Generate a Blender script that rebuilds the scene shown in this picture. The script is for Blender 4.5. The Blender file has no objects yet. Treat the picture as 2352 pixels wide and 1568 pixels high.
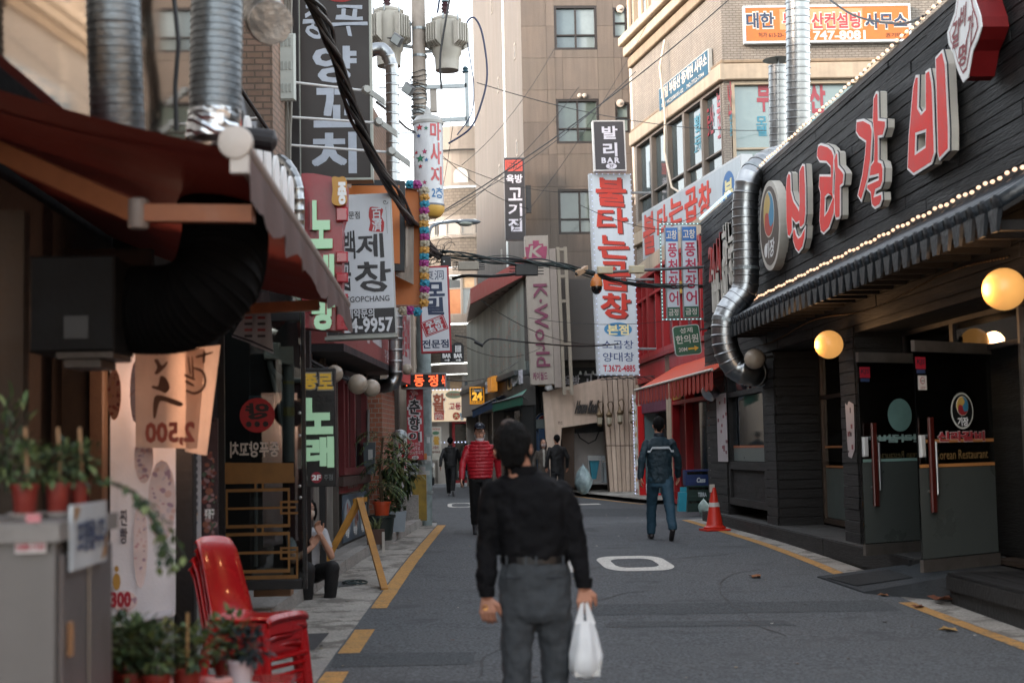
EXPO=2.6
import bpy,bmesh,math,random
from mathutils import Vector,Matrix,noise
random.seed(7)
V=Vector
SC=bpy.context.scene
COL=SC.collection
FPX,CX,CY=3267.0,1176.0,784.0
CAMZ=1.5
yc=V((-154,-252,-FPX)).normalized()
zc=V((-.02,1,0));zc.z=-(zc.x*yc.x+zc.y*yc.y)/yc.z;zc.normalize()
xc=yc.cross(zc)
RW=Matrix((xc,yc,zc))
cam_d=bpy.data.cameras.new('camera');cam=bpy.data.objects.new('camera',cam_d);COL.objects.link(cam)
cam_d.sensor_width=36;cam_d.lens=50;cam_d.clip_start=.1;cam_d.clip_end=500
cam.matrix_world=Matrix.Translation((0,0,CAMZ))@RW.to_4x4()
cam_d.dof.use_dof=True;cam_d.dof.focus_distance=21;cam_d.dof.aperture_fstop=2.2
SC.camera=cam
world=bpy.data.worlds.new('World');SC.world=world;world.use_nodes=True
wn=world.node_tree.nodes;bg=wn['Background']
sky=wn.new('ShaderNodeTexSky');sky.sky_type='NISHITA';sky.sun_disc=False
SUN_EL,SUN_AZ=math.radians(17),math.radians(-118)
sky.sun_elevation=SUN_EL;sky.sun_rotation=SUN_AZ;sky.air_density=1.2;sky.dust_density=1.0;sky.ozone_density=1.0
world.node_tree.links.new(sky.outputs[0],bg.inputs[0]);bg.inputs[1].default_value=.15
hs=wn.new('ShaderNodeHueSaturation');hs.inputs['Saturation'].default_value=.3;world.node_tree.links.new(sky.outputs[0],hs.inputs['Color']);world.node_tree.links.new(hs.outputs[0],bg.inputs[0])
sd=bpy.data.lights.new('sun','SUN');sd.energy=.8;sd.angle=math.radians(10);sd.color=(1,.74,.55)
sun=bpy.data.objects.new('sun',sd);COL.objects.link(sun)
sv=V((math.sin(SUN_AZ)*math.cos(SUN_EL),math.cos(SUN_AZ)*math.cos(SUN_EL),math.sin(SUN_EL)))
sun.rotation_euler=sv.to_track_quat('Z','Y').to_euler();sun.location=(0,0,30)
SC.view_settings.view_transform='Standard';SC.view_settings.look='None'
SC.view_settings.exposure=EXPO;SC.view_settings.gamma=1
SC.cycles.max_bounces=6;SC.cycles.diffuse_bounces=4;SC.cycles.glossy_bounces=3;SC.cycles.transmission_bounces=4
SC.cycles.transparent_max_bounces=8;SC.cycles.caustics_reflective=False;SC.cycles.caustics_refractive=False
SC.cycles.sample_clamp_indirect=4
def ray(x,y):
 d=V((x-CX,-(y-CY),-FPX));return RW@d
def PY(x,y,Y):d=ray(x,y);t=Y/d.y;return V((d.x*t,Y,CAMZ+d.z*t))
def PX(x,y,X):d=ray(x,y);t=X/d.x;return V((X,d.y*t,CAMZ+d.z*t))
def PZ(x,y,Z):d=ray(x,y);t=(Z-CAMZ)/d.z;return V((d.x*t,d.y*t,Z))
def sst(a,b,x):t=min(1,max(0,(x-a)/(b-a)));return t*t*(3-2*t)
def gz(y):return.2*sst(8,20,y)-.03*sst(30,55,y)
X3,Y3,Z3=V((1,0,0)),V((0,1,0)),V((0,0,1))
class Fr:
 def __init__(s,o,u,v=Z3):
  s.o=V(o);s.u=V(u).normalized();s.n=s.u.cross(V(v)).normalized();s.v=s.n.cross(s.u)*-1
  s.v=V(v).normalized()
 def p(s,u,v,n=0):return s.o+s.u*u+s.v*v+s.n*n
 def px(s,x,y,n=0):
  d=ray(x,y);o=V((0,0,CAMZ));q=s.o+s.n*n
  t=(q-o).dot(s.n)/d.dot(s.n);r=o+d*t-s.o
  vv=r.dot(s.v) if abs(s.u.dot(s.v))<1e-6 else r.dot(s.v)
  return r.dot(s.u),vv
 def at(s,n):return Fr(s.p(0,0,n),s.u,s.v)
 def rot(s,a):
  c,k=math.cos(a),math.sin(a);return Fr(s.o,s.u*c+s.v*k,s.v*c-s.u*k)
def FY(Y,tilt=0):return Fr((0,Y,0),X3,V((math.sin(tilt),0,math.cos(tilt)))) if not tilt else Fr((0,Y,0),V((math.cos(tilt),0,-math.sin(tilt))),V((math.sin(tilt),0,math.cos(tilt))))
def FXR(X):return Fr((X,0,0),-Y3)
def FXL(X):return Fr((X,0,0),Y3)
WM={}
def link(o,parent=None):
 COL.objects.link(o)
 if parent is not None:
  o.parent=parent;o.matrix_parent_inverse=WM[parent.name].inverted()
 WM[o.name]=o.matrix_basis.copy()
 return o
def props(o,label=None,cat=None,group=None,kind=None):
 if label:o['label']=label
 if cat:o['category']=cat
 if group:o['group']=group
 if kind:o['kind']=kind
 return o
def thing(name,label,cat,loc=(0,0,0),group=None):
 o=bpy.data.objects.new(name,None);o.empty_display_size=.1;o.location=loc
 link(o);return props(o,label,cat,group)
def mobj(name,me,mat,parent=None,label=None,cat=None,group=None,kind=None,smooth=False):
 if mat is not None and not me.materials:me.materials.append(mat)
 if smooth:
  me.polygons.foreach_set('use_smooth',[True]*len(me.polygons))
 o=bpy.data.objects.new(name,me)
 if parent is None and len(me.vertices):
  xs=[v.co for v in me.vertices]
  c=V(((min(v.x for v in xs)+max(v.x for v in xs))/2,(min(v.y for v in xs)+max(v.y for v in xs))/2,min(v.z for v in xs)))
  me.transform(Matrix.Translation(-c));o.location=c
 link(o,parent)
 return props(o,label,cat,group,kind)
class M:
 def __init__(s):s.v=[];s.f=[];s.sm=False
 def add(s,vs,fs):
  b=len(s.v);s.v+=[V(q) for q in vs];s.f+=[tuple(b+i for i in f) for f in fs];return s
 def quad(s,a,b,c,d):return s.add([a,b,c,d],[(0,1,2,3)])
 def hexa(s,q):
  return s.add(q,[(3,2,1,0),(4,5,6,7),(0,1,5,4),(1,2,6,5),(2,3,7,6),(3,0,4,7)])
 def box(s,a,b):
  x0,y0,z0=a;x1,y1,z1=b
  return s.hexa([(x0,y0,z0),(x1,y0,z0),(x1,y1,z0),(x0,y1,z0),(x0,y0,z1),(x1,y0,z1),(x1,y1,z1),(x0,y1,z1)])
 def fbox(s,F,u0,u1,v0,v1,n0,n1,bev=0):
  if bev and min(abs(u1-u0),abs(v1-v0),abs(n1-n0))>2.5*bev:
   if u0>u1:u0,u1=u1,u0
   if v0>v1:v0,v1=v1,v0
   if n0>n1:n0,n1=n1,n0
   P=[];b=bev
   for(n,i) in((n0,b),(n0+b,0),(n1-b,0),(n1,b)):
    P+=[F.p(u0+i,v0+i,n),F.p(u1-i,v0+i,n),F.p(u1-i,v1-i,n),F.p(u0+i,v1-i,n)]
   fs=[(3,2,1,0),(12,13,14,15)]
   for r in range(3):
    for k in range(4):fs.append((r*4+k,r*4+(k+1)%4,r*4+4+(k+1)%4,r*4+4+k))
   return s.add(P,fs)
  return s.hexa([F.p(u0,v0,n0),F.p(u1,v0,n0),F.p(u1,v1,n0),F.p(u0,v1,n0),F.p(u0,v0,n1),F.p(u1,v0,n1),F.p(u1,v1,n1),F.p(u0,v1,n1)])
 def frame(s,F,u0,u1,v0,v1,w,n0,n1,bev=0):
  s.fbox(F,u0,u1,v0,v0+w,n0,n1,bev);s.fbox(F,u0,u1,v1-w,v1,n0,n1,bev)
  s.fbox(F,u0,u0+w,v0+w,v1-w,n0,n1,bev);return s.fbox(F,u1-w,u1,v0+w,v1-w,n0,n1,bev)
 def tube(s,pts,r,seg=8,caps=True,rs=None,cl=False):
  pts=[V(p) for p in pts];n=len(pts);b0=len(s.v);up=None
  for i,p in enumerate(pts):
   t=(pts[min(i+1,n-1)]-pts[max(i-1,0)])
   t=t.normalized() if t.length>1e-9 else Z3
   if up is None:up=t.orthogonal().normalized()
   up=(up-t*up.dot(t));up=up.normalized() if up.length>1e-6 else t.orthogonal().normalized()
   sd_=t.cross(up);rr=rs[i] if rs else r
   for k in range(seg):
    a=2*math.pi*k/seg;s.v.append(p+up*math.cos(a)*rr+sd_*math.sin(a)*rr)
  for i in range(n-1):
   for k in range(seg):
    a=b0+i*seg+k;b=b0+i*seg+(k+1)%seg;s.f.append((a,b,b+seg,a+seg))
  if caps:
   s.f.append(tuple(b0+k for k in range(seg))[::-1]);s.f.append(tuple(b0+(n-1)*seg+k for k in range(seg)))
  return s
 def lathe(s,o,prof,seg=20,ax=Z3):
  o=V(o);ax=V(ax).normalized();e1=ax.orthogonal().normalized();e2=ax.cross(e1);b0=len(s.v)
  for(r,h) in prof:
   for k in range(seg):
    a=2*math.pi*k/seg;s.v.append(o+ax*h+e1*(r*math.cos(a))+e2*(r*math.sin(a)))
  for i in range(len(prof)-1):
   for k in range(seg):
    a=b0+i*seg+k;b=b0+i*seg+(k+1)%seg;s.f.append((a,b,b+seg,a+seg))
  s.f.append(tuple(b0+k for k in range(seg))[::-1]);s.f.append(tuple(b0+(len(prof)-1)*seg+k for k in range(seg)))
  return s
 def ball(s,c,r,seg=16,sq=(1,1,1)):
  prof=[];n=max(4,seg//2)
  c=V(c);b0=len(s.v)
  for i in range(n+1):
   t=math.pi*i/n;rr=math.sin(t)
   for k in range(seg):
    a=2*math.pi*k/seg
    s.v.append(c+V((rr*math.cos(a)*r*sq[0],rr*math.sin(a)*r*sq[1],-math.cos(t)*r*sq[2])))
  for i in range(n):
   for k in range(seg):
    a=b0+i*seg+k;b=b0+i*seg+(k+1)%seg;s.f.append((a,b,b+seg,a+seg))
  return s
 def prism(s,F,pts,n0,n1):
  k=len(pts);P=[F.p(u,v,n0) for u,v in pts]+[F.p(u,v,n1) for u,v in pts]
  fs=[tuple(range(k))[::-1],tuple(range(k,2*k))]+[(i,(i+1)%k,k+(i+1)%k,k+i) for i in range(k)]
  return s.add(P,fs)
 def mesh(s,name='m'):
  me=bpy.data.meshes.new(name);me.from_pydata([tuple(v) for v in s.v],[],s.f);me.update()
  bm=bmesh.new();bm.from_mesh(me);bmesh.ops.remove_doubles(bm,verts=bm.verts,dist=1e-5)
  bmesh.ops.recalc_face_normals(bm,faces=bm.faces);bm.to_mesh(me);bm.free();return me
 def build(s,name,mat,parent=None,smooth=False,auto=None,**k):
  me=s.mesh(name);o=mobj(name,me,mat,parent,smooth=smooth,**k)
  if auto or smooth:
   bm=bmesh.new();bm.from_mesh(me)
   for e in bm.edges:e.smooth=not(len(e.link_faces)==2 and e.calc_face_angle(0)>math.radians(auto or 40))
   bm.to_mesh(me);bm.free()
  return o
def copy_tree(o,parent=None):
 c=o.copy();COL.objects.link(c)
 if parent is not None:c.parent=parent;c.matrix_parent_inverse=o.matrix_parent_inverse.copy()
 WM[c.name]=WM[o.name]
 for ch in KIDS(o):copy_tree(ch,c)
 return c
def KIDS(o):return[q for q in COL.objects if q.parent==o]
def spline(P,n=6):
 P=[V(p) for p in P];out=[]
 for i in range(len(P)-1):
  a,b,c,d=P[max(i-1,0)],P[i],P[i+1],P[min(i+2,len(P)-1)]
  for k in range(n):
   t=k/n;out.append(.5*((2*b)+(c-a)*t+(2*a-5*b+4*c-d)*t*t+(3*b-a-3*c+d)*t**3))
 return out+[P[-1]]
def sag(a,b,s,n=14):
 a,b=V(a),V(b);return[a.lerp(b,i/n)-Z3*s*4*(i/n)*(1-i/n) for i in range(n+1)]
def lin(c):return tuple(((q/12.92) if q<=.04045 else((q+.055)/1.055)**2.4) for q in c)
def hx(s):s=s.lstrip('#');return lin([int(s[i:i+2],16)/255 for i in(0,2,4)])
MATS={}
def mat(col,rough=.6,metal=0,wear=None,var=.18,sc=6,bump=.15,bsc=None,emit=0,ecol=None,streak=0,spec=.5,coat=0,trans=0,alpha=1,key='',brick=None,tr=0,st=(1,1,1),fleck=0):
 if isinstance(col,str):col=hx(col)
 k=(tuple(round(c,4) for c in col),rough,metal,var,sc,bump,bsc,emit,ecol,streak,spec,coat,trans,alpha,key,brick,tr,st,fleck,wear)
 if k in MATS:return MATS[k]
 m=bpy.data.materials.new(key or 'surface');m.use_nodes=True;nt=m.node_tree;N=nt.nodes;L=nt.links
 b=N['Principled BSDF'];geo=N.new('ShaderNodeNewGeometry');mp=N.new('ShaderNodeMapping');L.new(geo.outputs['Position'],mp.inputs[0])
 mp.inputs['Scale'].default_value=st
 no=N.new('ShaderNodeTexNoise');no.inputs['Scale'].default_value=sc;no.inputs['Detail'].default_value=6;no.inputs['Roughness'].default_value=.65
 L.new(mp.outputs[0],no.inputs['Vector'])
 def mr(src,lo,hi,a=.3,c=.7):
  r=N.new('ShaderNodeMapRange');r.inputs[1].default_value=a;r.inputs[2].default_value=c;r.inputs[3].default_value=lo;r.inputs[4].default_value=hi
  L.new(src,r.inputs[0]);return r.outputs[0]
 fac=mr(no.outputs[0],1-var,1+var)
 if streak:
  mp2=N.new('ShaderNodeMapping');mp2.inputs['Scale'].default_value=(5,5,.35);L.new(geo.outputs['Position'],mp2.inputs[0])
  n2=N.new('ShaderNodeTexNoise');n2.inputs['Scale'].default_value=1.6;n2.inputs['Detail'].default_value=5;L.new(mp2.outputs[0],n2.inputs['Vector'])
  mu=N.new('ShaderNodeMath');mu.operation='MULTIPLY';L.new(fac,mu.inputs[0]);L.new(mr(n2.outputs[0],1-streak,1+streak*.6),mu.inputs[1]);fac=mu.outputs[0]
 if fleck:
  n3=N.new('ShaderNodeTexNoise');n3.inputs['Scale'].default_value=48;n3.inputs['Detail'].default_value=3;L.new(geo.outputs['Position'],n3.inputs['Vector'])
  mu=N.new('ShaderNodeMath');mu.operation='MULTIPLY';L.new(fac,mu.inputs[0]);L.new(mr(n3.outputs[0],1-fleck,1+fleck,.35,.65),mu.inputs[1]);fac=mu.outputs[0]
 vm=N.new('ShaderNodeVectorMath');vm.operation='SCALE';L.new(fac,vm.inputs['Scale'])
 bh=None
 if brick:
  c2,mo,bs,ax=brick[:4]
  bt=N.new('ShaderNodeTexBrick');bt.inputs['Color1'].default_value=(*col,1);bt.inputs['Color2'].default_value=(*hx(c2),1);bt.inputs['Mortar'].default_value=(*hx(mo),1)
  bt.inputs['Scale'].default_value=bs;bt.inputs['Mortar Size'].default_value=.03;bt.inputs['Brick Width'].default_value=brick[4] if len(brick)>4 else.5;bt.inputs['Row Height'].default_value=brick[5] if len(brick)>5 else.16
  sx=N.new('ShaderNodeSeparateXYZ');cb=N.new('ShaderNodeCombineXYZ');L.new(geo.outputs['Position'],sx.inputs[0])
  if ax=='x':L.new(sx.outputs[0],cb.inputs[0])
  elif ax=='y':L.new(sx.outputs[1],cb.inputs[0])
  else:
   ad=N.new('ShaderNodeMath');ad.operation='SUBTRACT';L.new(sx.outputs[0],ad.inputs[0]);L.new(sx.outputs[1],ad.inputs[1]);L.new(ad.outputs[0],cb.inputs[0])
  L.new(sx.outputs[2],cb.inputs[1]);L.new(cb.outputs[0],bt.inputs['Vector']);L.new(bt.outputs['Color'],vm.inputs[0]);bh=bt.outputs['Fac']
 else:vm.inputs[0].default_value=col
 if wear:
  wn_=N.new('ShaderNodeTexNoise');wn_.inputs['Scale'].default_value=wear[2];wn_.inputs['Detail'].default_value=8;wn_.inputs['Roughness'].default_value=.75;L.new(geo.outputs['Position'],wn_.inputs['Vector'])
  wm=N.new('ShaderNodeMix');wm.data_type='RGBA';L.new(mr(wn_.outputs[0],0,1,.62-wear[1],.70-wear[1]),wm.inputs['Factor']);L.new(vm.outputs[0],wm.inputs['A']);wm.inputs['B'].default_value=(*hx(wear[0]),1)
  L.new(wm.outputs['Result'],b.inputs['Base Color'])
 else:L.new(vm.outputs[0],b.inputs['Base Color'])
 b.inputs['Roughness'].default_value=rough
 if rough>.25:L.new(mr(no.outputs[0],rough*.85,min(1,rough*1.15)),b.inputs['Roughness'])
 b.inputs['Metallic'].default_value=metal;b.inputs['Specular IOR Level'].default_value=spec;b.inputs['Coat Weight'].default_value=coat
 b.inputs['Transmission Weight'].default_value=trans;b.inputs['Alpha'].default_value=alpha
 emit=emit*.15
 if emit:b.inputs['Emission Color'].default_value=(*(hx(ecol) if ecol else col),1);b.inputs['Emission Strength'].default_value=emit
 if bump or bh:
  bn=N.new('ShaderNodeTexNoise');bn.inputs['Scale'].default_value=bsc or sc*6;bn.inputs['Detail'].default_value=5;L.new(mp.outputs[0],bn.inputs['Vector'])
  bu=N.new('ShaderNodeBump');bu.inputs['Strength'].default_value=bump;bu.inputs['Distance'].default_value=.02
  L.new(bn.outputs[0],bu.inputs['Height']);nrm=bu.outputs[0]
  if bh:
   b2=N.new('ShaderNodeBump');b2.inputs['Strength'].default_value=.7;b2.inputs['Distance'].default_value=.012;b2.invert=True
   L.new(bh,b2.inputs['Height']);L.new(nrm,b2.inputs['Normal']);nrm=b2.outputs[0]
  L.new(nrm,b.inputs['Normal'])
 if tr:
  ts=N.new('ShaderNodeBsdfTranslucent');L.new(vm.outputs[0],ts.inputs[0]);mx=N.new('ShaderNodeMixShader');mx.inputs[0].default_value=tr
  L.new(b.outputs[0],mx.inputs[1]);L.new(ts.outputs[0],mx.inputs[2]);L.new(mx.outputs[0],N['Material Output'].inputs[0])
 MATS[k]=m;return m
def paint(c,r=.45,**k):return mat(c,r,var=k.pop('var',.1),sc=k.pop('sc',4),bump=k.pop('bump',.05),**k)
def ink(c):return mat(c,.5,var=.12,sc=6,bump=0)
def glass(c='#3c464a',r=.04):
 return mat(c,r,var=.25,sc=.8,bump=.03,bsc=1.2,spec=.6,coat=.35)
def clear(c='#dfe8e8',a=.18):
 k=('clear',c,a)
 if k in MATS:return MATS[k]
 m=bpy.data.materials.new('clear_glass');m.use_nodes=True;N=m.node_tree.nodes;L=m.node_tree.links
 N.remove(N['Principled BSDF']);t=N.new('ShaderNodeBsdfTransparent');t.inputs[0].default_value=(*hx(c),1)
 g=N.new('ShaderNodeBsdfGlossy');g.inputs['Roughness'].default_value=.02;f=N.new('ShaderNodeFresnel');f.inputs[0].default_value=1.5
 ad=N.new('ShaderNodeMath');ad.operation='ADD';ad.inputs[1].default_value=a*.3;L.new(f.outputs[0],ad.inputs[0])
 mx=N.new('ShaderNodeMixShader');L.new(ad.outputs[0],mx.inputs[0]);L.new(t.outputs[0],mx.inputs[1]);L.new(g.outputs[0],mx.inputs[2]);L.new(mx.outputs[0],N['Material Output'].inputs[0])
 MATS[k]=m;return m
STEEL=mat('#9a9d9f',.33,metal=1,var=.12,sc=3,bump=.25,bsc=5)
GALV=mat('#8e9496',.42,metal=.8,var=.2,sc=7,bump=.1)
FOIL=mat('#c8cccf',.3,metal=1,var=.1,sc=3,bump=.6,bsc=9)
BLK=paint('#17181a',.5);CHAR=paint('#2b2a2d',.55);CABLE=mat('#0e0f11',.5,var=.1,bump=.05)
WHT=paint('#d9dadb',.4);CREAM=paint('#cfc6b8',.5);GREY=paint('#8a8d8e',.5)
CONC=mat('#8f8c88',.85,var=.22,sc=2.2,bump=.5,bsc=30,fleck=.18)
GL={}
def glyphs(s,off,ext,lh=1.0,align='CENTER',sp=1.0):
 k=(s,off,ext,lh,align,sp)
 if k in GL:return GL[k]
 c=bpy.data.curves.new('lettering','FONT');c.body=s;c.size=1;c.offset=off;c.extrude=ext;c.resolution_u=2;c.align_x=align
 c.space_line=lh;c.space_character=sp
 o=bpy.data.objects.new('lettering',c);me=bpy.data.meshes.new_from_object(o);bpy.data.objects.remove(o);bpy.data.curves.remove(c)
 vs=[v.co.copy() for v in me.vertices];fs=[tuple(p.vertices) for p in me.polygons];bpy.data.meshes.remove(me)
 GL[k]=(vs,fs);return GL[k]
def text(F,s,r,m,parent,n=.004,bold=.012,depth=0,name='lettering',vert=False,mirror=False,slant=0,lh=1.0,wob=0,fit=True,sp=1.0,label=None):
 """lettering fitted to the rectangle r=(u0,v0,u1,v1) of frame F"""
 u0,v0,u1,v1=r
 if u0>u1:u0,u1=u1,u0
 if v0>v1:v0,v1=v1,v0
 if vert:s='\n'.join(s)
 W,H=u1-u0,v1-v0
 vs,fs=glyphs(s,min(bold,.010),0.5 if depth else 0,lh,sp=sp)
 if not vs:return None
 xa,xb=min(v.x for v in vs),max(v.x for v in vs);ya,yb=min(v.y for v in vs),max(v.y for v in vs)
 sx,sy=W/max(xb-xa,1e-6),H/max(yb-ya,1e-6)
 if not fit:sx=sy=min(sx,sy);u0+=(W-(xb-xa)*sx)/2;v0+=(H-(yb-ya)*sy)/2
 g=M();sh=[(0,0)]
 if bold>.010:
  e=(bold-.010)*.85;sh=[(0,0),(e,e),(-e,e),(e,-e),(-e,-e)]
 for i,(dx,dy) in enumerate(sh):
  P=[]
  for v in vs:
   a=v.x+dx;b=v.y+dy
   if wob:a+=wob*noise.noise((v.x*2.3,v.y*2.3,1.7));b+=wob*noise.noise((v.x*2.3,v.y*2.3,9.1))
   a=(a-xa)*sx;b=(b-ya)*sy;a+=slant*(b-H/2)
   if mirror:a=W-a
   P.append(F.p(u0+a,v0+b,n+(v.z+.5)*depth+i*.0004))
  g.add(P,fs)
 me=bpy.data.meshes.new(name);me.from_pydata([tuple(v) for v in g.v],[],g.f);me.update()
 return mobj(name,me,m,parent,label=label)
def textp(F,s,q,m,parent,n=.004,**k):
 a=F.px(q[0],q[1],n);b=F.px(q[2],q[3],n);return text(F,s,(a[0],a[1],b[0],b[1]),m,parent,n,**k)
def shape(F,loops,n,depth,off=0,res=1):
 c=bpy.data.curves.new('shape','CURVE');c.dimensions='2D';c.fill_mode='BOTH';c.extrude=depth/2;c.offset=off
 for lp in loops:
  sp=c.splines.new('POLY');sp.points.add(len(lp)-1);sp.use_cyclic_u=True
  for i,(x,y) in enumerate(lp):sp.points[i].co=(x,y,0,1)
 o=bpy.data.objects.new('shape',c);me=bpy.data.meshes.new_from_object(o);bpy.data.objects.remove(o);bpy.data.curves.remove(c)
 g=M().add([F.p(v.co.x,v.co.y,n+v.co.z+depth/2) for v in me.vertices],[tuple(p.vertices) for p in me.polygons]);bpy.data.meshes.remove(me)
 return g
def smooth_loop(P,n=3):
 k=len(P);out=[]
 for i in range(k):
  a,b,c,d=[V((*P[(i+j)%k],0)) for j in(-1,0,1,2)]
  for q in range(n):
   t=q/n;r=.5*((2*b)+(c-a)*t+(2*a-5*b+4*c-d)*t*t+(3*b-a-3*c+d)*t**3);out.append((r.x,r.y))
 return out
def disc(F,u,v,ru,rv,n0,n1,seg=32):return M().prism(F,[(u+ru*math.cos(2*math.pi*i/seg),v+rv*math.sin(2*math.pi*i/seg)) for i in range(seg)],n0,n1)
def board(F,q,th,name,label,cat,face,side=None,back=None,group=None,rim=0,rimm=None,parent=None):
 """a box sign: body with a separate printed face, corners from two photo points; returns thing, (u0,v0,u1,v1)"""
 a=F.px(q[0],q[1]);b=F.px(q[2],q[3]);u0,u1=sorted((a[0],b[0]));v0,v1=sorted((a[1],b[1]))
 t=parent or thing(name,label,cat,F.p((u0+u1)/2,v0,-th/2),group)
 M().fbox(F,u0,u1,v0,v1,-th,0,.006).build('sign_box',side or face,t)
 M().fbox(F,u0+.012+rim,u1-.012-rim,v0+.012+rim,v1-.012-rim,0,.004).build('sign_face',face,t)
 if rim:M().frame(F,u0,u1,v0,v1,rim+.008,-.001,.012).build('sign_rim',rimm or side,t)
 return t,(u0,v0,u1,v1)
def led_dots(F,pts,m,parent,r=.012,name='led_bulb'):
 g=M()
 for(u,v) in pts:g.fbox(F,u-r,u+r,v-r,v+r,.006,.006+r)
 return g.build(name,m,parent,kind='stuff')
def ring_pts(u0,v0,u1,v1,st):
 o=[];n=max(1,int((u1-u0)/st));k=max(1,int((v1-v0)/st))
 for i in range(n+1):o+=[(u0+(u1-u0)*i/n,v0),(u0+(u1-u0)*i/n,v1)]
 for i in range(1,k):o+=[(u0,v0+(v1-v0)*i/k),(u1,v0+(v1-v0)*i/k)]
 return o
def window(F,u0,u1,v0,v1,parent,cols=2,rows=((0,.68),(.68,1)),fm=None,gm=None,w=.06,dep=.12,inner=None):
 """a framed window set back in its opening: frame with panes as its sub-parts"""
 g=M().frame(F,u0,u1,v0,v1,w,-dep,.015)
 iu0,iu1,iv0,iv1=u0+w,u1-w,v0+w,v1-w;cu=[iu0+(iu1-iu0)*i/cols for i in range(cols+1)]
 for c in cu[1:-1]:g.fbox(F,c-w*.35,c+w*.35,iv0,iv1,-dep,-.01)
 for(ra,rb) in rows[:-1]:
  vv=iv1-(iv1-iv0)*rb;
  for i in range(cols):g.fbox(F,cu[i]+(w*.35 if i else 0),cu[i+1]-(w*.35 if i<cols-1 else 0),vv-w*.3,vv+w*.3,-dep,-.012)
 f=g.build('window',fm,parent)
 for(ra,rb) in rows:
  for i in range(cols):
   M().fbox(F,cu[i]+.003,cu[i+1]-.003,iv1-(iv1-iv0)*rb+.002,iv1-(iv1-iv0)*ra-.002,-dep+.02,-dep+.03).build('pane',gm[(i)%len(gm)] if isinstance(gm,(list,tuple)) else gm,f)
 return f
def wall(F,u0,u1,v0,v1,holes,th=.25):
 """wall sheet with real openings and reveals"""
 us=sorted({u0,u1,*[h[0] for h in holes],*[h[1] for h in holes]});vs=sorted({v0,v1,*[h[2] for h in holes],*[h[3] for h in holes]})
 us=[u for u in us if u0<=u<=u1];vs=[v for v in vs if v0<=v<=v1];g=M()
 for i in range(len(us)-1):
  for j in range(len(vs)-1):
   cu,cv=(us[i]+us[i+1])/2,(vs[j]+vs[j+1])/2
   if any(h[0]<cu<h[1] and h[2]<cv<h[3] for h in holes):continue
   g.quad(F.p(us[i],vs[j]),F.p(us[i+1],vs[j]),F.p(us[i+1],vs[j+1]),F.p(us[i],vs[j+1]))
 for(a,b,c,d) in holes:
  g.quad(F.p(a,c),F.p(b,c),F.p(b,c,-th),F.p(a,c,-th));g.quad(F.p(a,d),F.p(b,d),F.p(b,d,-th),F.p(a,d,-th))
  g.quad(F.p(a,c),F.p(a,d),F.p(a,d,-th),F.p(a,c,-th));g.quad(F.p(b,c),F.p(b,d),F.p(b,d,-th),F.p(b,c,-th))
 return g
ASPH=mat('#525558',.9,var=.1,sc=1.3,bump=.5,bsc=70,fleck=.5,wear=('#44474a',.07,1.7),key='asphalt')
GUT=mat('#98948d',.88,var=.22,sc=1.5,bump=.5,bsc=40,fleck=.2,wear=('#6a6660',.12,2.2),key='gutter_concrete')
YEL=mat('#b0854c',.85,var=.16,sc=3,bump=.3,bsc=90,fleck=.2,wear=('#7a6c55',.07,9),key='yellow_paint')
def interp(P,y):
 if y<=P[0][0]:return P[0][1]
 for(a,b),(c,d) in zip(P,P[1:]):
  if y<=c:return b+(d-b)*(y-a)/(c-a)
 return P[-1][1]
LL=[(-8,-1.0),(8,-.9),(10.6,-.82),(13.3,-.70),(19,-.42),(25.4,-.15)]
KL=[(-8,-1.75),(8,-1.72),(12.7,-1.48),(23.5,-.55),(26,-.38)]
RL=[(-8,4.05),(10,4.07),(12.8,4.03),(16,4.1),(25.2,4.17)]
def strip(fa,fb,y0,y1,dz,st=.5):
 g=M();n=max(1,int((y1-y0)/st));ys=[y0+(y1-y0)*i/n for i in range(n+1)]
 for a,b in zip(ys,ys[1:]):
  g.quad((fa(a),a,gz(a)+dz),(fb(a),a,gz(a)+dz),(fb(b),b,gz(b)+dz),(fa(b),b,gz(b)+dz))
 return g
strip(lambda y:-60,lambda y:60,-40,160,-.012,4).build('ground',CONC,kind='structure')
g=strip(lambda y:interp(LL,y)-.02,lambda y:interp(RL,y)+.14,-12,25.4,0)
FR_=[(25.4,4.31),(26.2,9),(31.8,9),(32.2,5.0),(34,4.5),(37,4.1),(40.4,3.7),(50,2.5),(62,1.5)]
g2=strip(lambda y:-.17 if y<27 else-14,lambda y:interp(FR_,y),25.4,58,0,.4)
g.v+=g2.v;b0=len(g.v)-len(g2.v);g.f+=[tuple(i+b0 for i in f) for f in g2.f]
g.build('road',ASPH,kind='structure')
strip(lambda y:interp(KL,y),lambda y:interp(LL,y)-.02,-12,25.4,-.002).build('gutter_pavement',GUT,kind='structure')
strip(lambda y:interp(RL,y)+.14,lambda y:4.62,-12,25.4,.002).build('gutter_pavement',GUT,kind='structure')
SIDE=mat('#827f7b',.85,var=.2,sc=1.8,bump=.5,bsc=35,fleck=.15,key='pavement')
strip(lambda y:-6,lambda y:interp(KL,y)-.16,8,26,.115).build('pavement',SIDE,kind='structure')
kerb=thing('kerb','pale concrete kerb stones along the left pavement edge','kerb',(-1.2,15,gz(15)));props(kerb,kind='structure')
y=8.0
while y<25.6:
 y2=y+.95;xa,xb=interp(KL,y),interp(KL,y2);z0,z1=gz(y),gz(y2);j=random.uniform(-.006,.006)
 M().hexa([(xa-.16,y+.008,z0-.05),(xa+j,y+.008,z0-.05),(xb+j,y2,z1-.05),(xb-.16,y2,z1-.05),(xa-.16,y+.008,z0+.122+j),(xa+j-.01,y+.008,z0+.122+j),(xb+j-.01,y2,z1+.122+j),(xb-.16,y2,z1+.122+j)]).build('kerb_stone',CONC,kerb)
 y=y2
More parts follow.
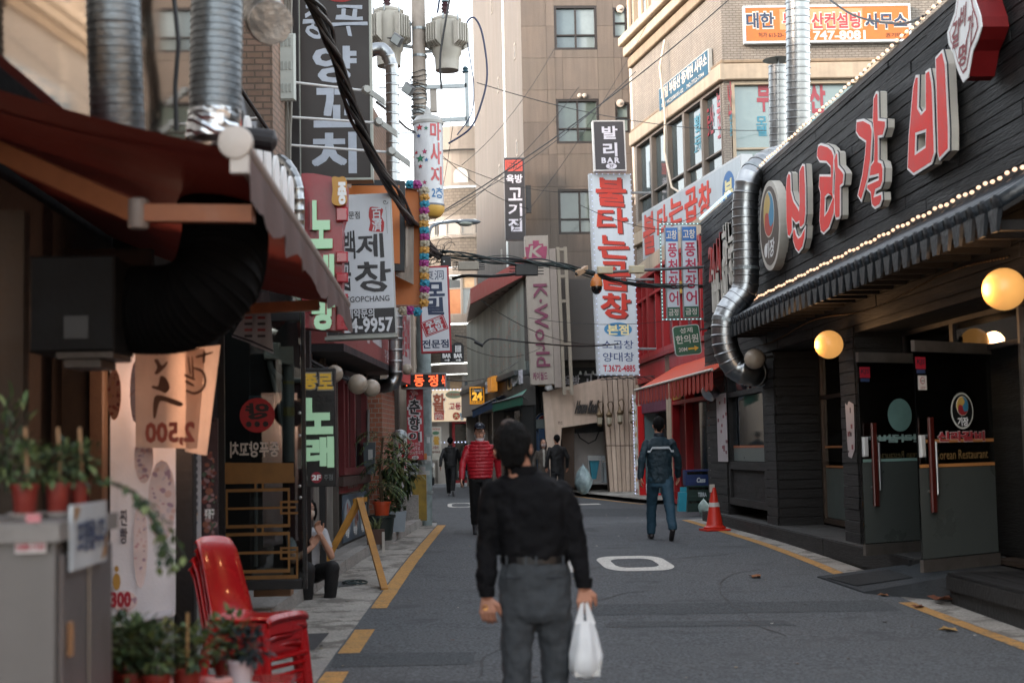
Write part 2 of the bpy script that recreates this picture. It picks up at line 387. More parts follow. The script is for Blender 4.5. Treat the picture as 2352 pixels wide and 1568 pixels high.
RP=[(32.4,4.7),(34.5,4.35),(37,4.02),(40.4,3.55),(50,2.4),(58,1.5)]
strip(lambda y:interp(RP,y),lambda y:9,32.4,44,.1).build('pavement',GUT,kind='structure')
def line(name,P,w,y0,y1):
 n=max(2,int((y1-y0)/.35));g=M();ys=[y0+(y1-y0)*i/n for i in range(n+1)]
 for a,b in zip(ys,ys[1:]):
  j=lambda q:.008*noise.noise((q*3,w,1));g.quad((interp(P,a)+j(a),a,gz(a)+.004),(interp(P,a)+w+j(a+9),a,gz(a)+.004),(interp(P,b)+w+j(b+9),b,gz(b)+.004),(interp(P,b)+j(b),b,gz(b)+.004))
 return g.build(name,YEL,kind='structure')
line('yellow_line',LL,.15,13.2,25.3);line('yellow_line',LL,.16,10.7,11.9);line('yellow_line',LL,.16,5,9.9)
line('yellow_line',RL,.13,14.9,25.2);line('yellow_line',RL,.13,4,12.7)
line('yellow_line',[(y,x-.22) for y,x in RP],.12,32.6,41)
def patch(name,P,m,dz=.003):return M().add([(x,y,gz(y)+dz) for x,y in P],[tuple(range(len(P)))]).build(name,m,kind='structure')
def gpt(x,y,dz=0):
 Y=15
 for _ in range(12):
  q=PZ(x,y,gz(Y)+dz);Y=q.y
 return q
ASP2=mat('#43474a',.9,var=.12,sc=.9,bump=.5,bsc=70,fleck=.5,key='asphalt_patch')
patch('road_patch',[tuple(gpt(*p)[:2]) for p in((770,1500),(1092,1497),(1085,1525),(760,1532))],ASP2)
patch('road_patch',[tuple(gpt(*p)[:2]) for p in((1400,1428),(1800,1424),(1830,1436),(1390,1440))],ASP2)
patch('gutter_patch',[tuple(gpt(*p)[:2]) for p in((708,1455),(757,1453),(722,1492),(706,1492))],mat('#3a3b3d',.9,bump=.5))
patch('manhole_cover',[tuple(gpt(*p)[:2]) for p in((770,1335),(818,1331),(812,1345),(768,1348))],mat('#4b4d4d',.7,bump=.8,bsc=60))
MARK=mat('#c9c7c0',.8,var=.12,sc=3,bump=.25,bsc=90,fleck=.2,wear=('#8a8a88',.04,10),key='road_marking')
def ring(cx,cy,rx,ry,wx,wy,name='road_marking'):
 def rr(ax,ay,n=10):
  P=[]
  for(sx,sy,a0) in((1,1,0),(-1,1,90),(-1,-1,180),(1,-1,270)):
   k=.6
   for i in range(n+1):
    a=math.radians(a0+90*i/n);P.append((cx+sx*ax*(1-k)+math.cos(a)*ax*k,cy+sy*ay*(1-k)+math.sin(a)*ay*k))
  return P
 A,B=rr(rx,ry),rr(rx-wx,ry-wy);n=len(A);g=M()
 for i in range(n):
  j=(i+1)%n;g.quad(*[(p[0],p[1],gz(p[1])+.005) for p in(A[i],A[j],B[j],B[i])])
 return g.build(name,MARK,kind='structure')
a=gpt(1378,1294);b=gpt(1540,1294);t_,u_=gpt(1455,1277),gpt(1455,1311)
ring((a.x+b.x)/2,(t_.y+u_.y)/2,(b.x-a.x)/2,(t_.y-u_.y)/2+.02,.15,.35)
a,b=gpt(1160,1294),gpt(1316,1294)
g=M()
for(ya,yb,x0,x1) in((t_.y-.33,t_.y,.62,0),(u_.y,u_.y+.33,.62,0),((t_.y+u_.y)/2-.15,(t_.y+u_.y)/2+.15,.5,0),(u_.y,t_.y,.15,0)):
 g.quad(*[(b.x-dx,yy,gz(yy)+.005) for dx,yy in((x0,ya),(x1,ya),(x1,yb),(x0,yb))])
 gap=0
g.build('road_marking',MARK,kind='structure')
ring(gpt(1063,1174).x,34.5,.32,1.4,.1,.3);
M().quad(*[(x,y,gz(y)+.005) for x,y in((3.0,33),(3.6,33),(3.6,33.6),(3.0,33.6))]).build('road_marking',MARK,kind='structure')
LIT=[ink('#b5b0a6'),ink('#3a3633'),ink('#8a7a5a')];rl=random.Random(21)
for m_ in LIT:
 g=M()
 for i in range(70 if m_ is LIT[1] else 22):
  y=rl.uniform(8,30);x=rl.uniform(interp(LL,y)-.5,4.4);r=rl.uniform(.006,.022);g.prism(Fr((x,y,gz(y)+.005),X3,Y3),[(r*math.cos(k)*rl.uniform(.6,1.2),r*math.sin(k)*rl.uniform(.6,1.4)) for k in(0,1,2,3,4,5)],0,.002)
 g.build('litter',m_,kind='stuff')
for(P,m_) in(([(1.2,12.4),(3.9,12.2),(3.95,12.9),(1.25,13.1)],ASP2),([(.1,22.5),(2.4,22.3),(2.4,23.4),(.15,23.6)],ASP2),([(2.2,27.5),(4.0,26.9),(4.2,30.5),(2.6,31)],ASP2),([(-.5,8.6),(.6,8.4),(.7,9.3),(-.45,9.5)],ASP2)):patch('road_patch',P,m_,.0025)
TAR=mat('#2b2d2f',.7);rc=random.Random(12)
for(x,y,a,n) in((.2,9.5,1.4,26),(2.6,11,1.7,30),(1.0,16,.1,22),(2.9,20,2.2,24),(-.1,28,.0,30),(1.6,32,1.5,20)):
 P=[(x,y)]
 for i in range(n):a+=rc.uniform(-.35,.35);x+=math.cos(a)*.13;y+=math.sin(a)*.22;P.append((x,y))
 g=M()
 for(p,q) in zip(P,P[1:]):
  d=V((q[0]-p[0],q[1]-p[1],0)).normalized();w=V((-d.y,d.x,0))*rc.uniform(.004,.012);g.quad(V((*p,gz(p[1])+.0035))-w,V((*q,gz(q[1])+.0035))-w,V((*q,gz(q[1])+.0035))+w,V((*p,gz(p[1])+.0035))+w)
 g.build('road_crack',TAR,kind='structure')
WX=4.65;FW=FXR(WX)
WOODS=[mat(c,.6,var=.35,sc=3,bump=.7,bsc=25,st=(1,.25,3),spec=.35,wear=('#2a2826',.08,3),key='charred_plank') for c in('#101113','#151618','#0e0f10','#1a1a1c')]
WOODL=[mat(c,.7,var=.25,sc=3,bump=.5,bsc=25,st=(1,.25,3),key='dark_wood') for c in('#111010','#161414')]
rest=thing('restaurant','black timber-clad restaurant with red lettering and a tiled eave along the right kerb','building',(6.5,15,.3))
Y0,Y1=3.0,25.0
body=M().box((WX+.03,Y0,3.56),(9.5,Y1,5.4)).box((WX+.9,Y0,-.1),(9.5,Y1,3.56)).build('wall',WOODL[0],rest)
M().box((WX-.02,Y0,5.42),(9.5,Y1+.02,5.49)).build('roof',CHAR,rest)
def planks(F,u0,u1,v0,v1,ph,parent,ms,holes=(),lmin=.9,lmax=1.7,th=.02):
 v=v0
 while v<v1-.02:
  vb=min(v+ph,v1);u=u0-random.uniform(0,.6)
  while u<u1:
   e=u+random.uniform(lmin,lmax);a,b=max(u,u0),min(e,u1);u=e
   segs=[(a,b)]
   for h in holes:
    if h[2]<(v+vb)/2<h[3]:segs=[s for(p,q) in segs for s in((p,min(q,h[0])),(max(p,h[1]),q)) if s[1]-s[0]>.03]
   for(p,q) in segs:
    if q-p>.03:M().fbox(F,p+.0015,q-.0015,v+.004,vb-.004,.0,th*random.uniform(.7,1.25),.003).build('plank',random.choice(ms),parent)
  v=vb
planks(FW,-Y1,-10.2,3.56,5.415,.128,body,WOODS,lmin=1.4,lmax=2.6)
low=M().box((WX+.03,Y0,2.82),(WX+.9,Y1,3.55)).build('lintel',WOODL[0],rest)
planks(FW,-Y1,-10.2,2.82,3.52,.13,low,WOODL,lmin=1.4,lmax=2.6)
for(ya,yb) in((15.85,16.45),(19.8,20.45),(23.3,25.0)):
 pl=M().box((WX+.025,ya+.02,-.05),(WX+.75,yb-.02,2.81)).build('pillar',WOODL[0],rest)
 planks(FW,-yb,-ya,.36 if yb<23 else.3,2.81,.13,pl,WOODL,lmin=2,lmax=3)
 Fs=Fr((WX,ya,0),X3);planks(Fs,.0,.7,.36,2.81,.13,pl,WOODL,lmin=2,lmax=3,th=.016)
win=M().frame(FW,-23.25,-20.5,.55,2.8,.11,-.12,.0).fbox(FW,-23.14,-20.61,1.12,1.24,-.12,-.002).fbox(FW,-23.14,-20.61,2.28,2.36,-.12,-.002).build('window',WOODL[1],rest)
M().fbox(FW,-23.13,-20.62,1.50,2.27,-.08,-.07).build('pane',glass('#20262a'),win)
M().fbox(FW,-23.13,-20.62,2.37,2.68,-.08,-.07).build('pane',glass('#20262a'),win)
M().fbox(FW,-23.13,-20.62,1.25,1.46,-.08,-.068).build('frosted_pane',paint('#6d7674',.3),win)
M().fbox(FW,-23.13,-20.62,1.462,1.498,-.08,-.066).build('sill',mat('#a5664a',.5),win)
g=M()
for i in range(28):
 u=-23.13+2.51*i/28;g.fbox(FW,u+.006,u+.084,.66,1.11,-.06,-.045)
g.build('apron_boards',WOODL[1],win)
PLT=mat('#232221',.75,var=.35,sc=3,bump=.6,bsc=25,key='plinth_timber')
pli=M().box((4.52,13.75,0),(5.6,24.9,.36)).build('plinth',PLT,rest)
PAV=mat('#3f3e3d',.85,var=.35,sc=4,bump=.6,bsc=30)
yy=13.76
while yy<24.6:
 for k in range(3):M().box((4.53+k*.31+.004,yy+.004,.355),(4.53+k*.31+.306,yy+.296,.372+random.uniform(-.002,.002))).build('tile',PAV,pli)
 yy+=.30
for k,(a,b) in enumerate(((13.75,16.9),(16.92,20.3),(20.32,24.9))):
 M().box((4.485,a,.17),(4.518,b,.365)).build('edge_board',WOODL[k%2],pli);M().box((4.5,a,-.05),(4.519,b,.165)).build('edge_board',PLT,pli)
pl2=M().box((4.46,3,0),(5.6,12.55,.31)).build('plinth',PLT,rest)
for k in range(5):M().box((4.44+k*.21,3,.315),(4.44+k*.21+.2,12.56,.338)).build('deck_board',WOODL[k%2],pl2)
M().box((4.43,3,.19),(4.457,12.57,.31)).build('edge_board',PLT,pl2)
M().box((4.62,12.56,-.05),(5.6,13.74,.3)).build('threshold',PAV,rest)
DARK=mat('#0d0c0c',.8);ROOM=mat('#3a2c22',.8,var=.3)
M().box((5.62,16.45,.37),(9.4,16.5,2.8)).box((9.3,12.6,.37),(9.4,24,2.8)).box((5.62,20.4,.37),(9.4,20.45,2.8)).box((5.3,12,.32),(9.3,24,.36)).build('room_wall',ROOM,rest)
FD=FXR(5.30)
dw=M().frame(FD,-19.78,-16.47,.40,2.80,.07,-.05,.03).fbox(FD,-18.15,-18.08,.47,2.73,-.05,.03).fbox(FD,-19.71,-18.15,2.12,2.17,-.05,.028).fbox(FD,-18.08,-16.54,2.12,2.17,-.05,.028).build('glass_front',mat('#5c4e44',.4,metal=.5),rest)
for(a,b) in((-19.7,-18.16),(-18.07,-16.55)):
 M().fbox(FD,a,b,1.25,2.11,-.02,-.01).build('pane',clear(),dw);M().fbox(FD,a,b,2.18,2.72,-.02,-.01).build('pane',clear(),dw)
 M().fbox(FD,a,b,.48,1.16,-.02,-.008).build('frosted_pane',mat('#59625f',.35,var=.08,bump=.02),dw)
 M().fbox(FD,a,b,1.17,1.2,-.02,-.005).build('gold_stripe',mat('#a8744a',.5),dw);M().fbox(FD,a,b,1.44,1.47,-.008,-.005).build('gold_stripe',mat('#a8744a',.5),dw)
M().fbox(FD,-17.05,-16.75,.48,2.1,-.06,-.03).build('curtain',mat('#8d7c60',.9,var=.5,sc=14,st=(1,1,3)),dw)
M().fbox(FW,-15.83,-11.2,2.74,2.815,-.6,.0).build('door_head',WOODL[1],rest)
ts=M().frame(FXR(5.2),-15.83,-11.3,2.36,2.74,.05,-.03,.02).fbox(FXR(5.2),-14.3,-14.2,2.41,2.69,-.03,.02).build('transom',CHAR,rest)
M().fbox(FXR(5.2),-15.78,-14.31,2.41,2.69,-.01,0).build('pane',clear(),ts);M().fbox(FXR(5.2),-14.19,-11.35,2.41,2.69,-.01,0).build('pane',clear(),ts)
ss=M().frame(Fr((5.3,12.45,0),X3),-.15,.8,.34,2.7,.06,-.05,.0).build('side_screen',mat('#6b6765',.4,metal=.5),rest)
M().fbox(Fr((5.3,12.45,0),X3),-.08,.73,.4,1.55,-.02,-.01).build('frosted_pane',mat('#6e6a66',.4),ss)
M().fbox(Fr((5.3,12.45,0),X3),-.08,.73,1.56,2.63,-.02,-.01).build('pane',clear(),ss)
TILE=mat('#242b31',.38,var=.3,sc=5,bump=.3,bsc=25,spec=.6,key='roof_tile');TILE2=mat('#1a1f24',.5,var=.3,sc=5,bump=.4,bsc=25)
eave=M().hexa([(4.14,10.2,3.18),(4.62,10.2,3.45),(4.62,20.9,3.45),(4.14,20.9,3.18),(4.14,10.2,3.21),(4.62,10.2,3.50),(4.62,20.9,3.50),(4.14,20.9,3.21)]).build('eave',mat('#14100e',.7),rest)
base_t=None;n_t=42
for i in range(n_t):
 y=10.3+10.5*i/(n_t-1)
 if base_t is None:
  g=M().tube([(4.645,y,3.565),(4.13,y,3.245)],.062,10)
  base_t=g.mesh('roof_tile');base_t.materials.append(TILE);base_t.polygons.foreach_set('use_smooth',[True]*len(base_t.polygons));yb0=y
  g=M().lathe((4.125,y,3.245),[(.074,-.02),(.078,0),(.06,.012),(.05,.004),(.03,.012)],12,(-1,0,-.3)).hexa([(4.10,y-.05,3.04),(4.125,y-.05,3.04),(4.125,y+.05,3.04),(4.10,y+.05,3.04),(4.10,y-.095,3.21),(4.14,y-.095,3.21),(4.14,y+.095,3.21),(4.10,y+.095,3.21)])
  base_c=g.mesh('tile_end');base_c.materials.append(TILE2)
 o=bpy.data.objects.new('roof_tile',base_t);link(o,eave);o.location.y=y-yb0
 o=bpy.data.objects.new('tile_end',base_c);link(o,eave);o.location=(0,y-yb0,0)
 M().quad((4.14,y+.06,3.225),(4.14,y+.19,3.225),(4.63,y+.19,3.52),(4.63,y+.06,3.52)).build('valley_tile',TILE2,eave)
g=M()
for i in range(24):g.box((4.2,10.4+.44*i,3.07),(4.63,10.47+.44*i,3.15))
g.build('rafters',mat('#150f0c',.7),rest,kind='stuff')
def bulbs(name,label,pts,r,m,cord=True):
 t=thing(name,label,'string lights',pts[0]);g=M()
 for p in pts:g.lathe(V(p),[(r*.5,-r*1.2),(r,-r*.5),(r,r*.4),(r*.4,r)],6,(-1,0,-.35))
 g.build('bulbs',m,t,kind='stuff')
 M().tube([V(p)+V((.02,0,.01)) for p in pts[::4]+[pts[-1]]],.006,4).build('cord',CABLE,t)
BULB=mat('#f6d8c0',.4,emit=1.5,ecol='#ffc9a0',key='bulb');BULBC=mat('#cfe2f2',.4,emit=1.2,ecol='#b8d8ff',key='bulb')
bulbs('string_lights','string of warm bulbs along the top edge of the black timber wall',[(4.60,11.5+.155*i,5.515+.008*math.sin(i)) for i in range(62)],.018,BULB)
bulbs('string_lights','string of warm bulbs just above the tiled eave',[(4.58,10.4+.155*i,3.645+.01*math.sin(i*1.7)) for i in range(73)],.018,BULB)
bulbs('string_lights','string of bluish bulbs on the far top edge of the black timber wall',[(4.60,22.3+.16*i,5.53) for i in range(17)],.024,BULBC)
bulbs('string_lights','thin unlit light chain above the restaurant door openings',[(4.6,11.3+.07*i,2.98+.05*math.sin(i*.09)) for i in range(132)],.009,mat('#5a4630',.4))
def globe(label,c,r,m,wallp,group='globe lamps on the black restaurant'):
 t=thing('globe_lamp',label,'lamp',c,group)
 M().ball(c,r,28).build('globe',m,t,smooth=True)
 w=V(wallp);d=(w-V(c)).normalized()
 M().tube([V(c)+d*(r*.92),V(c)+d*(r*1.12)],r*.33,14).tube([V(c)+d*r,w],.018,8).lathe(w,[(.05,-.02),(.05,.0)],12,d).build('bracket',CHAR,t)
 return t
GLOW=mat('#d99a50',.35,var=.04,bump=0,emit=.65,ecol='#ffb765',key='lit_globe');GOFF=mat('#a79b8c',.3,var=.12,sc=4,bump=.02,spec=.6,key='unlit_globe')
def lamp_light(c,e,col,r=.1):
 ld=bpy.data.lights.new('lamp_light','POINT');ld.energy=e;ld.color=col;ld.shadow_soft_size=r
 lo=bpy.data.objects.new('lamp_light',ld);lo.location=c;link(lo)
for(x,y,r,lab,lit) in((2306,664,50,'largest lit amber globe lamp beside the glass doors',1),(1904,791,33,'lit amber globe lamp over the middle entrance pillar',1),(1733,824,24,'unlit white globe lamp next to the big steel duct',0)):
 c=PX(x,y,4.36);Yc=c.y;rad=r/3267*Yc
 globe(lab,c,rad,GLOW if lit else GOFF,(WX,c.y+.02,c.z+.03))
 if lit:lamp_light(c-V((rad+.06,0,0)),4,(1,.55,.25),.12)
RED=mat('#b51c18',.5,spec=.25,var=.25,sc=3,bump=0,emit=.25,ecol='#ff3a30',key='red_acrylic');SIDEW=paint('#c9c4ba',.45);OUTW=mat('#dcdcdc',.35,var=.04,bump=0,emit=.12);NAVY=ink('#1d2434')
letters=thing('channel_sign','large red and white raised restaurant name across the black timber wall','sign',(4.5,15,3.9))
FL=FXR(4.51)
def S(p):return FL.px(p[0]*.91875,p[1]*.91875)
def z1(P):return[S((1880+x/3.459,350+y/3.459)) for x,y in P]
def s2(P):return[S(p) for p in P]
SY=[z1([(322,275),(338,288),(344,440),(365,520),(400,575),(411,600),(416,540),(412,400),(415,260),(440,206),(458,212),(468,400),(470,640),(458,735),(430,768),(418,765),(414,715),(385,730),(352,685),(354,790),(332,848),(314,835),(302,690),(298,420),(306,320)]),z1([(358,795),(364,760),(376,755),(388,810),(405,838),(428,822),(450,772),(468,738),(462,850),(442,935),(408,980),(380,945),(360,880)])]
RA=[(z1([(578,42),(600,28),(660,45),(695,75),(715,130),(710,300),(704,470),(722,500),(716,640),(672,770),(625,818),(600,795),(588,700),(597,465),(582,410),(588,298),(655,298),(686,300),(685,240),(650,200),(590,195),(566,150),(568,90)]),z1([(640,502),(665,478),(697,482),(700,505),(662,600),(636,640)])),(z1([(735,95),(746,110),(752,220),(788,262),(802,290),(794,388),(770,410),(770,650),(762,682),(732,690),(722,655),(716,470),(724,300),(712,170)]),)]
GA=[(s2([(2141,332),(2143,300),(2160,297),(2178,307),(2183,325),(2181,362),(2179,400),(2171,450),(2155,506),(2145,490),(2157,437),(2164,385),(2166,357),(2150,346)]),),(s2([(2185,245),(2192,228),(2197,230),(2198,296),(2216,298),(2216,319),(2209,343),(2198,345),(2198,400),(2206,404),(2210,420),(2209,455),(2203,472),(2191,478),(2189,487),(2206,480),(2207,500),(2201,516),(2189,523),(2181,515),(2178,484),(2168,474),(2170,458),(2198,445),(2198,440),(2174,446),(2178,412),(2186,400),(2187,350),(2183,300)]),)]
BI=[(s2([(2291,188),(2299,187),(2297,268),(2305,282),(2315,271),(2315,179),(2326,171),(2332,204),(2334,230),(2339,383),(2331,411),(2286,439),(2270,424),(2273,344),(2284,217)]),s2([(2292,338),(2316,330),(2315,364),(2291,381)])),(s2([(2340,144),(2358,124),(2366,159),(2374,319),(2374,376),(2350,402),(2346,383)]),)]
for pieces in([(SY[0],),(SY[1],)],RA,GA,BI):
 for pc in pieces:
  L1=[list(l) for l in pc]
  lt=shape(FL,L1,-.085,.085).build('letter',SIDEW,letters)
  shape(FL,L1,.001,.006).build('white_edge',OUTW,lt)
  shape(FL,L1,.008,.003,off=-.026).build('red_face',RED,lt)
  g=shape(FL,L1,-.014,.010,off=.008).build('navy_rim',NAVY,lt)
c=FL.px(1767,519);ex=1.235/2
emb=thing('emblem_sign','round white and brown emblem disc with blue, yellow and red swirl','sign',FL.p(c[0],c[1]-ex,0))
disc(FL,c[0]+.02,c[1],ex,ex,-.15,0,40).build('disc',SIDEW,emb)
disc(FL,c[0]+.02,c[1],ex*.86,ex*.88,0,.006,26).build('brown_field',paint('#5d5148',.5),emb)
def swirl(F,cu,cv,r,n,parent,cols=('#d0b36e','#c05548','#4f93b8'),a0=90):
 disc(F,cu,cv,r*1.07,r*1.07,n,n+.002).build('swirl_rim',ink('#d6d2c6'),parent)
 for k,cl in enumerate(cols):
  P=[];A=math.radians(a0+120*k)
  for i in range(13):a=A+math.radians(120)*i/12;P.append((cu+r*math.cos(a),cv+r*math.sin(a)))
  B=A+math.radians(120)
  for i in range(1,8):
   t=1-i/7;w=.5*math.sin(math.pi*t);P.append((cu+r*(t*math.cos(B)+w*math.sin(B)*.8),cv+r*(t*math.sin(B)-w*math.cos(B)*.8)))
  for i in range(1,7):
   t=i/7;w=.5*math.sin(math.pi*t);P.append((cu+r*(t*math.cos(A)+w*math.sin(A)*.8),cv+r*(t*math.sin(A)-w*math.cos(A)*.8)))
  shape(F,[P],n+.002,.003).build('swirl_lobe',ink(cl),parent)
swirl(FL,c[0]+.02,c[1]+.16,.30,.006,emb)
text(FL,'기장',(c[0]-.25,c[1]-.44,c[0]+.3,c[1]-.2),OUTW,emb,.010,bold=.03,wob=.05,slant=.2)
disc(FL,c[0]-.22,c[1]-.32,.09,.09,.007,.01,16).build('ladle',OUTW,emb)
FDm=FXR(4.38);dia=thing('diamond_sign','white diamond-shaped sign with dark red script and deep red sides','sign',(4.4,11.3,5.2))
def z2(P,F):return[F.px((2050+x/3.135)*.91875,(y/3.135)*.91875) for x,y in P]
DP=z2([(1095,-90),(1150,-170),(1205,-90),(1225,20),(1262,130),(1272,210),(1240,310),(1200,400),(1165,600),(1132,636),(1085,530),(1060,420),(1020,340),(1010,260),(1040,180),(1070,100)],FDm)
shape(FDm,[DP],-.22,.22).build('red_sides',mat('#6a1214',.5,bump=.05,spec=.3),dia)
shape(FDm,[DP],.001,.01,off=.012).build('white_face',OUTW,dia)
g1=shape(FDm,[DP,[(x,y) for x,y in DP]],.012,.002) if False else None
DR=ink('#8e2b33')
cxm=sum(p[0] for p in DP)/len(DP);cym=sum(p[1] for p in DP)/len(DP)
for sc_,col in((.86,DR),(.80,OUTW)):
 shape(FDm,[[(cxm+(x-cxm)*sc_,cym+(y-cym)*sc_) for x,y in DP]],.012+(.86-sc_)*.04,.002).build('border',col,dia)
def zz(x,y):return FDm.px((2050+x/3.135)*.91875,(y/3.135)*.91875)
for(chs,x0,y0,x1,y1) in(('갈',1050,190,1120,340),('비',1115,60,1165,190),('명',1100,370,1170,490),('가',1165,130,1225,330)):
 a,b=zz(x0,y0),zz(x1,y1);text(FDm,chs,(a[0],b[1],b[0],a[1]),DR,dia,.02,bold=.03,wob=.03,slant=.3)
FB=FXR(4.56)
s24=thing('channel_sign','smaller raised lettering on the black wall partly behind the big duct','sign',(4.6,24,4.3))
textp(FB,'24시',(1631,556,1662,640),mat('#9c2a26',.4),s24,0,depth=.04,bold=.02,name='letters');textp(FB,'하누',(1663,520,1692,618),SIDEW,s24,0,depth=.04,bold=.02,name='letters')
textp(FB,'THE 1ST 한우',(1634,595,1700,700),SIDEW,s24,0,depth=.03,bold=.01,name='letters')
def duct(name,label,pts,r,m=STEEL,seg=18,step=.12,group=None,n=8,bead=.06,seams=True):
 P=spline(pts,n);L=[0]
 for a,b in zip(P,P[1:]):L.append(L[-1]+(b-a).length)
 Q=[];R=[];d=0;tot=L[-1]
 def at(s):
  for i in range(len(L)-1):
   if s<=L[i+1]:return P[i].lerp(P[i+1],(s-L[i])/max(L[i+1]-L[i],1e-6))
  return P[-1]
 while d<tot-.001:
  for(o,k) in((0,1),(step*.38,1.0),(step*.44,1+bead),(step*.56,1+bead),(step*.62,1.0)):
   if d+o<tot:Q.append(at(d+o));R.append(r*k)
  d+=step
 Q.append(P[-1]);R.append(r)
 t=thing(name,label,'duct',P[0],group)
 M().tube(Q,r,seg,True,R).build('pipe',m,t,smooth=True,auto=30)
 return t,P
DY=20.2
def dp(x,y,Y=DY):return PY(x,y,Y)
t,P=duct('vent_duct','big bent steel duct coming over the black wall top and down its front',[dp(1850,345,21.2),dp(1800,362,20.8),dp(1758,376,20.4),dp(1722,412),dp(1712,470),dp(1713,560),dp(1714,640),dp(1706,675),dp(1676,712),dp(1664,750),dp(1668,800),dp(1690,842),dp(1722,856),dp(1765,858,20.6)],.185,n=6,seg=20)
for i in(16,34,52):M().tube([P[i]-(P[i+1]-P[i]).normalized()*.025,P[i]+(P[i+1]-P[i]).normalized()*.025],.197,20).build('clamp',GALV,t)
t,P=duct('vent_duct','tallest bright steel duct rising behind the black wall',[PX(1834,380,6.0),PX(1833,100,6.0),PX(1828,-200,6.0)],.195,n=4)
t,P=duct('vent_duct','shorter capped steel duct left of the tallest one',[PX(1789,380,6.0),PX(1787,150,6.0)],.165,n=4)
M().lathe(P[-1],[(.02,0),(.02,.1),(.27,.09),(.06,.15)],16).build('rain_cap',GALV,t)
def glass_door(label,A,B,z0,z1,yel,hinge='b',warm=False):
 A,B=V((*A,0)),V((*B,0));F=Fr(A,B-A);W=(B-A).length
 t=thing('glass_door',label,'door',(A.x,A.y,z0))
 M().fbox(F,0,W,z0,z0+.11,-.02,.02).fbox(F,0,W,z1-.10,z1,-.02,.02).build('metal_rail',mat('#8b837c',.35,metal=.8,bump=.1),t)
 M().fbox(F,.004,W-.004,z0+.11,z1-.1,-.006,.006).build('pane',clear('#dfe8e6',.5),t)
 fr=mat('#4b4f4c',.3,var=.1,sc=2,bump=.02,alpha=.9,key='frosted_film')
 M().fbox(F,.01,W-.01,z0+.12,z0+.93,.007,.009).build('frosted_film',fr,t)
 ml=M().fbox(F,.02,W-.01,z0+.935,z0+.965,.007,.010).fbox(F,.12,W-.01,z0+1.16,z0+1.19,.007,.010).build('stripe',mat(yel,.5,var=.05,bump=0),t)
 return t,F,W
dB,FdB,WB=glass_door('nearer open glass door with a clear coloured emblem and wooden handle',(4.26,12.7),(5.22,13.35),.33,2.42,'#b97f4a')
dA,FdA,WA=glass_door('further open glass door with a pale reversed emblem',(4.2,14.25),(5.15,14.75),.37,2.42,'#7d9a92')
for(t,F,mir) in((dB,FdB,False),(dA,FdA,True)):
 u=.13
 hn=M().fbox(F,u-.035,u+.035,.86,1.62+(.1 if not mir else.08),.045,.075,.008).build('handle',mat('#4a1710',.35,coat=.5,bump=.05),t)
 M().tube([F.p(u+.055,1.02,.07),F.p(u+.055,1.5,.07)],.012,10).build('chrome_rod',STEEL,hn);M().tube([F.p(u,1.05,.0),F.p(u,1.05,.05)],.015,8).tube([F.p(u,1.55,0),F.p(u,1.55,.05)],.015,8).build('standoff',STEEL,hn)
 M().fbox(F,.0,.07,1.36,1.56,.01,.05,.012).build('lock_case',paint('#b9b9b7',.35),t)
 cu,cv,r=(.68,1.78,.17)
 if not mir:
  disc(F,cu,cv,r,r,.008,.009).build('emblem_ring',ink('#c9cbc4'),t);disc(F,cu,cv,r*.9,r*.9,.0095,.0105).build('emblem_field',ink('#101214'),t)
  swirl(F,cu,cv+.045,.085,.011,t,('#c9a85a','#a33138','#3f84a6'));text(F,'기장',(cu-.08,cv-.14,cu+.08,cv-.06),OUTW,t,.012,bold=.03,wob=.05)
  text(F,'신라갈비',(.3,1.5,1.0,1.585),mat('#a02c35',.5),t,.012,bold=.05,wob=.03);text(F,'신라갈비',(.295,1.495,1.005,1.59),ink('#c9c0c0'),t,.009,bold=.065,wob=.03)
  text(F,'Korean Restaurant',(.25,1.335,1.05,1.42),ink('#8d6f45'),t,.009,bold=.0,mirror=False)
 else:
  disc(F,cu-.12,cv,r,r,.008,.009).build('emblem_ring',ink('#6f8f88'),t);text(F,'신라갈비',(.2,1.5,.9,1.58),ink('#94aaa4'),t,.009,bold=.04,mirror=True,wob=.03)
  text(F,'Korean Restaurant',(.2,1.34,.9,1.41),ink('#5d5035'),t,.009,bold=0,mirror=True)
 st=M().fbox(F,.02,.16,2.16,2.27,.008,.011).build('red_sticker',ink('#9e2030'),t);text(F,'KJS',(.035,2.19,.145,2.25),ink('#2a2030'),st,.0125,slant=.2)
 M().fbox(F,.03,.15,2.12,2.155,.008,.011).build('blue_strip',ink('#2d3c5c'),st)
 if not mir:
  s2_=M().fbox(F,.045,.165,1.97,2.1,.008,.011).build('no_smoking_sticker',ink('#c9c4c0'),t);
  disc(F,.105,2.055,.033,.033,.011,.0125,20).build('ring',ink('#8e3038'),s2_);disc(F,.105,2.055,.025,.025,.013,.014,20).build('ring_field',ink('#c9c4c0'),s2_)
  M().fbox(F.rot(0),.08,.13,2.05,2.058,.0145,.0155).build('cigarette',ink('#403a3a'),s2_);text(F,'금 연',(.075,1.98,.135,2.0),ink('#8e3038'),s2_,.0125)
FP=FXR(WX-.024)
po=thing('torn_poster','torn white and red paper poster on the restaurant pillar','poster',FP.p(-16.15,1.1))
a,b=FP.px(1942,926),FP.px(1966,1052)
P=[(a[0],a[1]),(a[0]+.08,a[1]-.03),(a[0]+.15,a[1]+.02),(b[0],a[1]-.02),(b[0],(a[1]+b[1])/2+.1),(b[0]-.02,b[1]+.1),(b[0]-.15,b[1]),(a[0]+.05,b[1]+.02),(a[0]+.02,(a[1]+b[1])/2)]
M().prism(FP,P,0.002,.005).build('paper',paint('#a9a4a8',.7),po)
